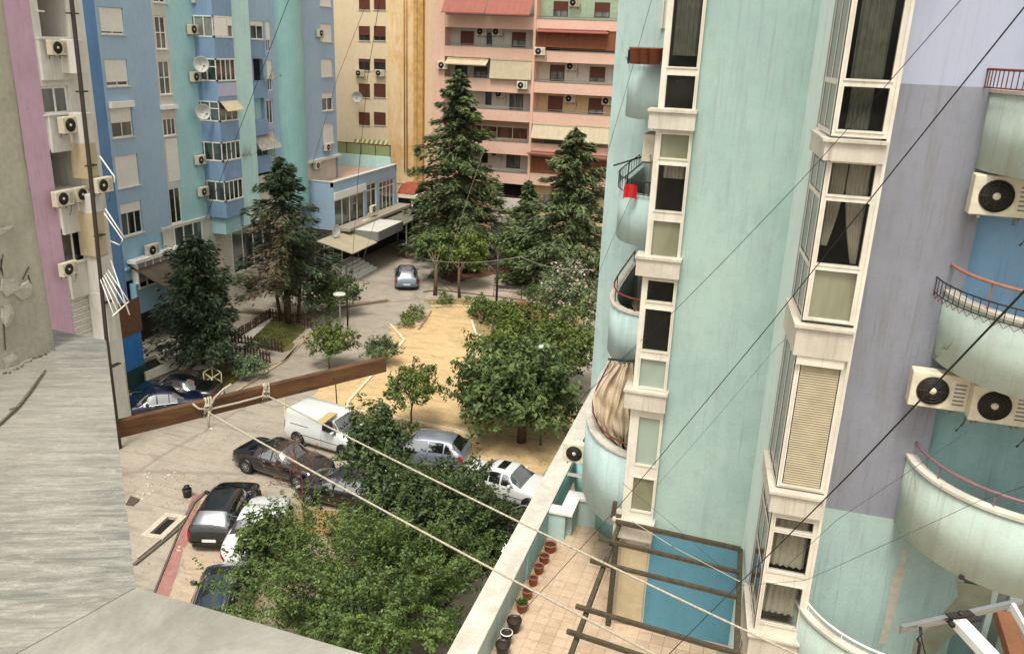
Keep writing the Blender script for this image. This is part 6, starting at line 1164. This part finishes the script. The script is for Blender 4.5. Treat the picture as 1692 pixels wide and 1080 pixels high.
# foreground trees
broadleaf('broadleaf_tree', 'big bright green tree filling the lower middle above the ledge', (-9.4, 21.5, 0), (onY(592, 1000, 20)[0], 20.4, 1.75), (3.6, 3.0, 2.15), 60000, .12, L_front, 60, 120, .22, tr=.22, low=.5, asp=.5, per=75, L=1.05, rag=.5)
broadleaf('broadleaf_tree', 'darker green tree behind the bright one, reaching up towards the silver hatchback', (-9.3, 26.5, 0), (onY(712, 885, 25)[0], 25.2, 2.0), (2.75, 2.4, 1.9), 26000, .17, L_front2, 61, 85, .26, tr=.18, low=.5)
broadleaf('broadleaf_tree', 'slender dark crown rising in front of the white van', (onY(625, 800, 26.5)[0], 26.6, 0), (onY(622, 745, 26.5)[0], 26.6, 3.7), (1.25, 1.2, 1.8), 6500, .2, L_front2, 62, 34, .32, tr=.09, taper=.4)
broadleaf('broadleaf_tree', 'loose light green tree overlapping the white car at the left', (onY(440, 900, 22)[0], 22.3, 0), (onY(432, 935, 22)[0], 22.3, 1.5), (1.0, 1.1, 1.15), 2600, .22, leafm('loose_light_leaves', '26381a', '64763c', .3), 63, 26, .33, tr=.06, asp=.45)
broadleaf('broadleaf_tree', 'fine leaved yellowish green crown in front of the white saloon', (onY(760, 850, 27)[0], 27.4, 0), (onY(758, 838, 27)[0], 27.0, 1.9), (1.2, 1.1, .95), 5500, .14, leafm('yellow_green_leaves', '3c5222', '7d8a4b', .3), 64, 34, .3, tr=.07)
# dry leafless tree in front of the black saloon
b0 = (onY(505, 870, 26)[0], 26., 0.); dt = empty('dry_tree', b0, 'dry brown leafless sapling in front of the black saloon', 'tree'); m = MB(); rg = random.Random(4); tips = []
def twig(p, d, L, r, k):
    q = p+d*L; m.tube([tuple(p), tuple(p+d*L*.5+Vector((rg.uniform(-1, 1), rg.uniform(-1, 1), 0))*L*.06), tuple(q)], [r, r*.8, r*.6], 5, cap=False); tips.append(q)
    if k: 
        for _ in range(4 if k > 1 else 3): twig(p+d*L*rg.uniform(.45, 1), (d+Vector((rg.uniform(-1, 1), rg.uniform(-1, 1), rg.uniform(-.35, .5)))*.75).normalized(), L*rg.uniform(.5, .75), r*.55, k-1)
twig(Vector(b0), Vector((-.05, .05, 1)).normalized(), 1.7, .045, 4); m.build('branches', plain('dry_branch', '6d4a35', .9, var=.25), dt)
tp_ = np.array([tuple(t) for t in tips]); rr = np.random.default_rng(6); cc = tp_[rr.integers(0, len(tp_), 1100)]+rr.normal(size=(1100, 3))*.09; v, f = leafcloud(rr, cc[:420], rr.normal(size=(420, 3)), .08, .3); rawmesh('dry_leaves', v, f, leafm('withered_leaves', '5e3a27', '9a6a48', .25), dt, b0)
rg = np.random.default_rng(15); cs = []
for px, py, sx, sy, n in ((475, 560, 40, 20, 220), (690, 730, 60, 20, 200), (850, 745, 60, 15, 200), (545, 620, 30, 10, 120), (680, 520, 25, 20, 120), (740, 500, 50, 8, 120), (400, 780, 120, 60, 260), (300, 850, 60, 60, 160), (600, 560, 60, 50, 220), (800, 870, 40, 40, 160), (480, 870, 40, 25, 120), (660, 440, 30, 25, 90)):
    for _ in range(n): cs.append(onZ(px+rg.normal()*sx, py+rg.normal()*sy, .03))
cs = np.array(cs); v, f = leafcloud(rg, cs, np.tile([0, 0, 1.], (len(cs), 1)), .075, .9, .6); tag(rawmesh('leaf_litter', v, f, leafm('fallen_leaves', '6b5636', '9a8a58', .1)), 'fallen leaves scattered over the yard', 'leaf litter', kind='stuff')
# ================================================================ parked vehicles
def paintm(name, c, metal=.3, rough=.22):
    if name in _mats: return _mats[name]
    m = NT(name); v = m.coord(); n = m.noise(v, 2.5, 5, .6); cc = lin(c); m.l(m.mix(m.ramp(n, .4, .75, (0, 0, 0, 1), (.2,)*3+(1,)), cc, (cc[0]*.8+.012, cc[1]*.8+.012, cc[2]*.8+.011, 1)), m.b.inputs['Base Color'])
    m.b.inputs['Metallic'].default_value = metal; m.l(m.ramp(n, .3, .8, (rough,)*3+(1,), (rough+.2,)*3+(1,)), m.b.inputs['Roughness']); m.b.inputs['Coat Weight'].default_value = 1; m.b.inputs['Coat Roughness'].default_value = .08; _mats[name] = m.m; return m.m
BLK = paintm('black_car_paint', '050607', 0); WHT = paintm('white_car_paint', 'cfd0cd', 0, .3); SLV = paintm('silver_car_paint', '8e97a3', .6, .3); BLU = paintm('dark_blue_car_paint', '0a1233', .2); GRY = paintm('dark_grey_car_paint', '2a2b2e', .5, .3); GBL = paintm('grey_blue_car_paint', '7c8797', .5)
def car_px(shape, paint, label, wr_, wf, side, name='car', **k):
    """wr_, wf: where the rear and front wheel of the visible side touch the ground; side -1: its right side"""
    a, b = onZ(*wr_, 0), onZ(*wf, 0); h = math.atan2(b[1]-a[1], b[0]-a[0]); c = (a+b)/2; hw = SHAPES[shape]['Wd']*k.get('k', 1)/2; nrm = np.array([-math.sin(h), math.cos(h)]); c = c[:2]-nrm*side*hw
    print('CAR', label[:30], 'wheelbase', round(float(np.linalg.norm(a-b)), 2)); return car(shape, paint, label, c, h, name, **k)
car_px('van', WHT, 'white panel van with a beige plank on its roof at the edge of the sand', (494, 737), (566, 758), -1, 'panel_van')
p0, p1 = onZ(529, 697, 1.96), onZ(551, 681, 1.96); m = MB(); m.bar((p0[0], p0[1], 1.93), (p1[0], p1[1], 1.93), .42, .06); tag(m.build('board', plain('beige_board', 'b09a68', .8), origin=(p0[0], p0[1], 1.9)), 'beige board lying across the roof of the white van', 'board')
car_px('sedan', BLK, 'black saloon with a chrome window line, beside the white van', (408, 782), (489, 806), -1, 'saloon_car')
car('hatch', BLK, 'black hatchback with red tail lamps seen from behind', (onZ(348, 912, 0)+np.array([0, 0, 0]))[:2]+np.array([math.cos(heading_px((384, 900), (417, 840))), math.sin(heading_px((384, 900), (417, 840)))])*2.05, heading_px((384, 900), (417, 840)), 'hatchback_car', dark_roof=False)
car('sedan', WHT, 'white car half hidden by leaves, right of the black hatchback', onZ(428, 893, 0)[:2], heading_px((384, 900), (417, 840)), 'saloon_car', k=.95)
car('wagon', GRY, 'dark grey car cut off by the marble ledge', onZ(366, 1022, 0)[:2], heading_px((360, 1040), (384, 960)), 'hatchback_car', dark_roof=True)
car_px('hatch', SLV, 'silver hatchback behind the dark tree, its rear window facing right', (728, 783), (655, 772), 1, 'hatchback_car')
car_px('sedan', WHT, 'white saloon with a black sunroof beside the parapet wall', (786, 824), (862, 845), -1, 'saloon_car', sunroof=True)
car_px('hatch', GRY, 'dark car half hidden behind the leafless sapling', (585, 852), (525, 838), 1, 'hatchback_car')
hd = heading_px((672, 482), (671, 455)); car('wagon', GBL, 'distant grey blue estate car driving away on the lane', onZ(672, 480, 0)[:2]+np.array([math.cos(hd), math.sin(hd)])*2.1, hd, 'estate_car')
hb2 = heading_px((318, 692), (206, 706)); car('sedan', BLU, 'dark blue saloon beside the blue and green painted wall', onZ(262, 686, 0)[:2], hb2, 'saloon_car', k=1.0)
hb3 = heading_px((345, 668), (225, 665)); car('sedan', BLK, 'black car behind the dark blue saloon, its rear towards the metal frame', onZ(292, 664, 0)[:2], hb3, 'saloon_car')
car('hatch', BLK, 'dark car mostly hidden behind the parapet wall', onZ(852, 905, 0)[:2], R(75), 'hatchback_car')
# ================================================================ the photographer's own window ledge
def marble():
    m = NT('veined_marble'); v = m.rotscale(R(-22), (3.4, 24, 3)); n = m.noise(v, 1.9, 12, .74, .5); c = m.mix(m.ramp(n, .4, .6), lin('6c6e68'), lin('a8a59b'))
    v2 = m.rotscale(R(-23), (2.4, 22, 1)); n2 = m.noise(v2, 4.5, 12, .75, 1.2); c = m.mix(m.ramp(n2, .5, .72, (0, 0, 0, 1), (.6,)*3+(1,)), c, lin('66695d')); vf = m.rotscale(R(-22), (16, 80, 14)); nf = m.noise(vf, 1.6, 8, .75, .3); c = m.mix(m.ramp(nf, .42, .7, (0, 0, 0, 1), (.6,)*3+(1,)), c, lin('62645b')); sp_ = m.noise(v3 if False else m.coord(), 240, 3, .8); c = m.mix(m.ramp(sp_, .56, .66, (0, 0, 0, 1), (.55,)*3+(1,)), c, lin('4d4f46')); sp2 = m.noise(m.coord(), 30, 6, .8, .5); c = m.mix(m.ramp(sp2, .58, .7, (0, 0, 0, 1), (.5,)*3+(1,)), c, lin('c6c2b6'))
    v3 = m.coord(); n3 = m.noise(v3, 1.1, 4, .5); c = m.mix(m.ramp(n3, .42, .68, (0, 0, 0, 1), (.5,)*3+(1,)), c, lin('a8a092')); n4 = m.noise(v3, 90, 5, .7); c = m.mix(m.ramp(n4, .45, .8, (0, 0, 0, 1), (.28,)*3+(1,)), c, lin('5f6259'))
    m.l(c, m.b.inputs['Base Color']); m.b.inputs['Roughness'].default_value = .5; m.bump(n4, .12, .003); return m.m
def marble2():
    m = NT('plain_pale_marble'); v3 = m.coord(); n3 = m.noise(v3, 3, 10, .7, .6); c = m.mix(m.ramp(n3, .38, .62), lin('7d7c72'), lin('a19e92')); n4 = m.noise(v3, 80, 5, .7); c = m.mix(m.ramp(n4, .45, .8, (0, 0, 0, 1), (.25,)*3+(1,)), c, lin('6d6d5f'))
    m.l(c, m.b.inputs['Base Color']); m.b.inputs['Roughness'].default_value = .55; m.bump(n4, .12, .003); return m.m
ZS = 17.5; C_ = onZ(225, 970, ZS)[:2]; P1 = onZ(175, 562, ZS)[:2]; Q1 = onZ(92, 545, ZS)[:2]; P3 = onZ(600, 1080, ZS)[:2]; MI = onZ(45, 1070, ZS)[:2]
mdir = (MI-C_)/np.linalg.norm(MI-C_); M0 = C_+mdir*1.0; far = Q1+(Q1-P1)/np.linalg.norm(Q1-P1)*.6; edge = P3+(P3-C_)/np.linalg.norm(P3-C_)*1.6
# joint across the slab near its far end
j0, j1 = onZ(192, 572, ZS)[:2], onZ(100, 573, ZS)[:2]; jd = (j1-j0)/np.linalg.norm(j1-j0); j1 = j0+jd*.9; t_ = np.clip(np.dot(j0-C_, P1-C_)/np.dot(P1-C_, P1-C_), 0, 1); j0 = C_+(P1-C_)*t_
ws = empty('window_ledge', (C_[0], C_[1], ZS-.04), 'marble ledge with two slabs meeting in a mitre in the left foreground', 'window ledge')
gp = np.array([-mdir[1], mdir[0]])*.0015; jn = np.array([-jd[1], jd[0]])*.0015
mb = MB(); mb.prism([tuple(C_-gp), tuple(j0), tuple(j1), tuple(j1+np.array([0, -1.6])), tuple(M0-gp)], ZS-.035, ZS); mb.build('marble_slab', marble(), ws, bevel=.003)
mb = MB(); mb.prism([tuple(j0-jn*1 if np.dot(jn, P1-j0) < 0 else j0+jn), tuple(P1), tuple(far), tuple(j1+(np.array([0, .003])))], ZS-.035, ZS); mb.build('marble_slab', bpy.data.materials['veined_marble'], ws, bevel=.003)
mb = MB(); mb.prism([tuple(C_+gp), tuple(edge), (edge[0], .35), (M0[0]+.0, .35), tuple(M0+gp)], ZS-.035, ZS+.001); mb.build('marble_slab', marble2(), ws, bevel=.003)
hb_ = empty('apartment_building', (-1, .3, 0), 'outer wall of the block under the marble window ledge', 'building')
mb = MB(); mb.prism([(C_[0]+.02, C_[1]-.07), (edge[0], edge[1]-.07), (edge[0], -.4), (C_[0]-.2, -.4)], 0, ZS-.037); mb.prism([(P1[0]-.08, P1[1]-.03), (C_[0]-.03, C_[1]-.1), (C_[0]-.2, -.4), (-3.4, -.4), (-3.4, P1[1]-.03)], 0, ZS-.038); mb.build('wall', M_['white_wall'], hb_)
# plaster wall on the ledge
def plaster():
    m = NT('flaking_grey_plaster'); v = m.coord(); n = m.noise(v, 3.2, 8, .65, .6); c = m.mix(m.ramp(n, .35, .65), lin('9d9a88'), lin('b5af9c')); n2 = m.noise(v, 2.2, 10, .72, 1.0); f = m.ramp(n2, .6, .615); c = m.mix(f, c, lin('bcb6a6')); n3 = m.noise(v, 60, 6, .7); c = m.mix(m.ramp(n3, .4, .8, (0, 0, 0, 1), (.4,)*3+(1,)), c, lin('6b6a5c'))
    m.l(c, m.b.inputs['Base Color']); m.b.inputs['Roughness'].default_value = .95
    b1_ = m.t.nodes.new('ShaderNodeBump'); b1_.inputs['Strength'].default_value = .8; b1_.inputs['Distance'].default_value = .01; b1_.invert = True; m.l(f, b1_.inputs['Height'])
    b2x = m.t.nodes.new('ShaderNodeBump'); b2x.inputs['Strength'].default_value = .4; b2x.inputs['Distance'].default_value = .004; m.l(n3, b2x.inputs['Height']); m.l(b1_.outputs[0], b2x.inputs['Normal']); m.l(b2x.outputs[0], m.b.inputs['Normal']); return m.m
e0 = onZ(92, 575, ZS)[:2]; pw2 = empty('plaster_wall', (e0[0], e0[1], ZS), 'rough grey plaster pier with flaking render at the left edge, standing on the marble', 'wall')
nu, nz = 90, 150; rg = np.random.default_rng(5); xw = e0[0]; y1_, y0_ = e0[1], .6; vs = []
def fbm(a, b, seed=0):
    s = 0; am = 1
    for o_ in range(5): s += am*math.sin(a*3.1*2**o_+seed+1.7*math.sin(b*2.3*2**o_+o_)); am *= .5
    return s
for i in range(nu+1):
    for j in range(nz+1): yy = y0_+(y1_-y0_)*i/nu; zz = ZS+.001+3.6*j/nz; d = .0025*fbm(yy, zz)+.002*fbm(zz*2.1, yy*2.3, 2); vs.append((xw+d-(.008 if i == nu else 0), yy, zz))
mb = MB(); mb.add(vs, [(i*(nz+1)+j, (i+1)*(nz+1)+j, (i+1)*(nz+1)+j+1, i*(nz+1)+j+1) for i in range(nu) for j in range(nz)], True)
mb.add([(xw-.008, y1_, ZS+.001), (xw-.5, y1_+.01, ZS+.001), (xw-.5, y1_+.01, ZS+3.6), (xw-.008, y1_, ZS+3.6)], [(0, 1, 2, 3)]); mb.build('render', plaster(), pw2)
# flakes of old render standing off the wall
def flake(pts, nm='flake', off=.008):
    P = [onX(*p, xw) for p in pts]; n = len(P); c = sum(P)/n; m = MB(); m.add([tuple(c+np.array([off*1.6, 0, 0]))]+[tuple(p+np.array([off*(.6+.7*rnd.random()), 0, 0])) for p in P], [(0, 1+i, 1+(i+1) % n) for i in range(n)]); m.add([tuple(p+np.array([.001, 0, 0])) for p in P]+[tuple(p+np.array([off*.9, 0, 0])) for p in P], [(i, (i+1) % n, n+(i+1) % n, n+i) for i in range(n)]); m.build(nm, plain('old_render_flake', 'aaa595', .9, var=.15, scale=20, bump=.3), pw2)
flake([(2, 461), (22, 458), (33, 470), (44, 462), (50, 474), (46, 490), (33, 496), (20, 484), (8, 490), (0, 480)]); flake([(2, 507), (16, 503), (21, 516), (16, 536), (6, 541), (1, 525)]); flake([(4, 594), (20, 582), (29, 590), (24, 604), (8, 610)], off=.005); flake([(0, 377), (20, 372), (14, 380), (0, 388)], off=.005)
for pts in ([(2, 428), (1, 445), (4, 450)], [(47, 455), (52, 475), (49, 488)], [(4, 506), (8, 560), (9, 578)], [(38, 462), (42, 452), (48, 441)], [(5, 455), (2, 440), (5, 420)]): 
    m = MB(); m.tube([onX(*p, xw+.004) for p in pts], .0022, 4); m.build('crack', plain('crack_dark', '3a382e', .95), pw2)
m = MB(); m.tube([tuple(onZ(75, 611, ZS+.006)), tuple(onZ(50, 645, ZS+.008)), tuple(onZ(28, 673, ZS+.007))], [.002, .004, .004], 6); m.tube([tuple(onZ(28, 673, ZS+.007)), tuple(onZ(0, 699, ZS+.006)), tuple(onZ(-20, 715, ZS+.006))], .0035, 6); m.tube([tuple(onZ(28, 673, ZS+.007)), tuple(onZ(16, 676, ZS+.01))], .003, 5); tag(m.build('twig', plain('dry_twig', '6b604c', .9, var=.2, scale=40), origin=tuple(onZ(28, 673, ZS))), 'dry twig lying on the marble ledge beside the plaster pier', 'twig')
m = MB()
for k in range(26): t = k/26; p = onZ(8+84*t+rnd.uniform(-2, 2), 618-43*t+rnd.uniform(-1, 3), ZS+.001); s_ = rnd.uniform(.002, .006); m.lathe([(0, 0), (s_, s_*.3), (s_*.6, s_), (0, s_*1.1)], tuple(p), 5)
tag(m.build('plaster_crumbs', plain('crumbs', '6d6655', .95), origin=tuple(onZ(50, 600, ZS))), 'crumbs of plaster along the foot of the pier', 'debris', kind='stuff')
# ---- clothes line plank and ropes
def plankm():
    m = NT('wet_brown_plank'); v = m.coord((3, 3, 22)); n = m.noise(v, 2.5, 6, .6, .5); c = m.mix(m.ramp(n, .35, .68), lin('3c2210'), lin('694320')); v2 = m.coord(); n2 = m.noise(v2, 5, 4); c = m.mix(m.ramp(n2, .45, .65, (0, 0, 0, 1), (.5,)*3+(1,)), c, lin('5f4a22')); m.l(c, m.b.inputs['Base Color']); m.b.inputs['Roughness'].default_value = .6; m.bump(n, .3, .003); return m.m
a = onZ(195, 708, ZS-.09); b = onZ(636, 601, ZS-.06); d = (b-a)/np.linalg.norm(b-a)
pk = empty('clothesline_plank', tuple(a), 'brown wooden plank sticking out over the yard with two white ropes knotted on it', 'plank')
mb = MB(); mb.bar(tuple(a-d*.35), tuple(b), .022, .052); mb.build('board', plankm(), pk, bevel=.002)
q = a+d*.78*np.linalg.norm(b-a); mb = MB(); mb.lathe([(0, -.013), (.008, -.012), (.008, -.011)], (q[0], q[1], q[2]-.005), 10, 'y'); mb.build('wood_knot', M_['iron'], pk)
rope = plain('off_white_rope', 'b9ae99', .9, var=.25, scale=160, bump=.4)
def ropepts(p0, p1, sag=.03, n=24): p0, p1 = np.array(p0), np.array(p1); return [tuple(p0+(p1-p0)*t-np.array([0, 0, sag*4*t*(1-t)])) for t in np.linspace(0, 1, n)]
side = np.cross(d, [0, 0, 1]); side /= np.linalg.norm(side)
if side[1] > 0: side = -side
def knot(c, k=1.0, tails=(), seed=1):
    rg = random.Random(seed); m = MB(); R_ = .0032*k
    for w_ in range(3):
        o_ = d*(w_-1)*.008; P = []
        for t in np.linspace(0, 2*math.pi, 26): P.append(tuple(c+o_+d*.006*math.sin(t)+side*(.0145*math.cos(t))+np.array([0, 0, .029*math.sin(t)])))
        m.tube(P, R_, 6, cap=False)
    for w_ in range(2):
        P = []; 
        for t in np.linspace(0, 2*math.pi, 20): P.append(tuple(c+side*(.017+.004*math.sin(2*t))+d*(.010*math.cos(t+w_))+np.array([0, 0, .009*math.sin(t+w_*.7)+.004])))
        m.tube(P, R_, 6, cap=False)
    for tl in tails: m.tube([tuple(c+side*.022)]+[tuple(c+side*(.022+s_)+d*x_+np.array([0, 0, z_])) for x_, s_, z_ in tl], R_*.95, 6)
    return m
k1 = a+d*np.dot(onZ(338, 668, ZS-.08)-a, d); k2 = a+d*np.dot(onZ(430, 645, ZS-.08)-a, d)
mm = knot(k1, 1.1, [[(.02, .0, .035), (.045, .01, .06), (.07, .01, .07)], [(-.003, .0, -.03), (-.006, .004, -.055)], [(-.03, .0, .012), (-.045, -.005, .03)]]); mm.tube([tuple(k1+side*.02), tuple((k1+k2)/2+side*.018+np.array([0, 0, -.002])), tuple(k2+side*.018)], .0033, 6)
e1 = at(1250, 1167, 1.75); e2 = at(1500, 1166, 1.75)
mm.tube(ropepts(k1+side*.025+np.array([0, 0, -.01]), e1, .012), .0029, 6); tag(mm.build('clothesline_rope', rope, origin=tuple(k1)), 'lower rope knotted near the middle of the plank and running down to the right corner', 'rope', 'clothesline ropes')
mm = knot(k2, .9, [[(-.004, 0, .03), (-.006, .0, .045)]], 4); mm.tube(ropepts(k2+side*.022, e2, .012), .0027, 6); tag(mm.build('clothesline_rope', rope, origin=tuple(k2)), 'upper rope tied nearer the tip of the plank, crossing above the white saloon', 'rope', 'clothesline ropes')
# ---- bracket in the lower right corner
br_ = empty('clothesline_bracket', tuple(at(1600, 1060, 1.9)), 'aluminium clothesline bar on a white arm in the lower right corner', 'bracket'); D0 = 1.9
alu = plain('brushed_aluminium', 'b4b6b4', .3, .85, var=.06, scale=40)
mb = MB(); p, q = at(1489, 1036, D0), at(1688, 992, D0+.12); mb.bar(tuple(p), tuple(q), .011, .010); mb.bar(tuple(p+np.array([0, .008, -.012])), tuple(q+np.array([0, .008, -.012])), .004, .02); mb.build('bar', alu, br_, bevel=.001)
mb = MB(); mb.bar(tuple(at(1584, 1028, D0+.03)), tuple(at(1680, 1130, D0-.15)), .034, .022); mb.build('white_arm', M_['frame_white'], br_, bevel=.002)
mb = MB(); mb.bar(tuple(at(1566, 1022, D0+.04)), tuple(at(1605, 1016, D0+.06)), .02, .018); mb.bar(tuple(at(1570, 1032, D0+.02)), tuple(at(1618, 1021, D0+.03)), .012, .008); mb.lathe([(0, 0), (.008, 0), (.007, .006), (0, .007)], tuple(at(1588, 1014, D0)), 10); mb.build('clamp', M_['iron'], br_)
mb = MB(); mb.tube([tuple(at(1521, 1036, D0+.02)), tuple(at(1522, 1046, D0)), tuple(at(1516, 1056, D0)), tuple(at(1520, 1062, D0)), tuple(at(1514, 1100, D0))], .0035, 5); mb.tube([tuple(at(1521, 1046, D0)), tuple(at(1524, 1060, D0)), tuple(at(1534, 1100, D0))], .0015, 4); mb.build('hook', M_['iron'], br_)
mb = MB(); mb.bar(tuple(at(1672, 1000, D0+.1)), tuple(at(1712, 1070, D0)), .008, .02); mb.build('strut', M_['frame_white'], br_)
wp = MB(); wp.bar(tuple(at(1657, 1012, D0+.35)), tuple(at(1700, 1150, D0+.2)), .045, .03); tag(wp.build('wooden_post', plain('reddish_brown_post', '6f4220', .6, var=.2, scale=25, bump=.2), origin=tuple(at(1657, 1012, D0+.35)), bevel=.003), 'reddish brown wooden post behind the aluminium bar in the corner', 'post')
# ================================================================ overhead cables
def cable(pts, r, l, mat='black_cable', colr='16181a', sag=.0, grp='overhead cables across the yard'):
    """pts: (px, py, distance); straight spans between real points in space"""
    P = [np.array(at(*p)) for p in pts]; m = MB(); path = []
    for a_, b_ in zip(P[:-1], P[1:]): path += ropepts(a_, b_, sag, 14)
    m.tube(path, r*.62, 5); tag(m.build('cable', plain(mat, colr, .7, var=.05), origin=tuple(P[0])), l, 'cable', grp)
cable([(1720, -22, 4.5), (1269, 540, 9), (1019, 840, 13), (850, 1025, 12.5)], .008, 'dark cable from the upper right corner down across the mint facade to the terrace')
cable([(1592, -5, 9), (1322, 300, 13), (1113, 515, 16.5), (965, 652, 20)], .008, 'thin dark cable from the top edge across the lilac wall to the lowest glazed balcony', sag=.02)
cable([(1720, 452, 4), (1407, 780, 7), (1297, 890, 9), (1225, 960, 11.8), (1090, 1095, 11)], .011, 'thick black cable from the right edge across the slat blind to the pergola')
cable([(1700, 800, 11), (1620, 826, 12.2), (1331, 958, 13.3), (1222, 966, 13.6)], .006, 'thin cable from the right edge across the third round balcony', 'grey_cable', '3a3c3c', sag=.01)
cable([(1400, 470, 13.4), (1286, 570, 15), (1086, 801, 16.2)], .007, 'faint grey cable low across the mint facade', 'pale_grey_cable', '6f7d78', sag=.02)
cable([(1600, 712, 13), (1381, 860, 13.3), (1300, 935, 13.3)], .006, 'faint cable crossing the bottom of the grey lilac wall', 'grey_cable', '3a3c3c')
cable([(480, -8, 26), (339, 363, 34)], .018, 'dark cable in front of the pale pilaster of the blue tower')
cable([(628, -5, 30), (607, 130, 34), (592, 290, 38), (575, 540, 44)], .018, 'nearly upright dark cable in front of the apricot windows')
cable([(604, 10, 60), (557, 130, 64), (517, 270, 62)], .025, 'slanting thin cable between the blue tower and the apricot tower')
cable([(1078, -5, 17), (1050, 95, 18), (1006, 245, 20), (985, 330, 24)], .008, 'cable in front of the highest round balcony on the left of the mint tower')
cable([(1043, 326, 18), (1010, 400, 20), (990, 450, 21)], .007, 'short cable below the balcony with the red cloth')
cable([(801, 244, 40), (765, 350, 44), (738, 445, 50)], .022, 'pale cable hanging in front of the big cedar', 'white_cable', 'a8a596')
cable([(1044, 860, 14.5), (1111, 902, 14), (1222, 960, 12.6)], .011, 'white cable across the top of the pergola', 'white_cable', 'a8c4cc')
cable([(1028, 797, 16.5), (1130, 882, 16.4), (1190, 935, 15)], .006, 'thin dark cable over the cyan wall', 'grey_cable', '3a3c3c')
cable([(565, 540, 46), (640, 300, 60)], .02, 'thin cable rising from the lamp post to the annex roof', 'grey_cable', '3a3c3c')
cable([(700, 428, 58), (860, 424, 50), (985, 445, 42)], .02, 'pale cable strung between the cedars', 'white_cable', 'a8a596', sag=.3)
cable([(1061, 560, 17.5), (967, 652, 19.5), (930, 700, 21)], .008, 'short cable above the crumpled canvas awning')
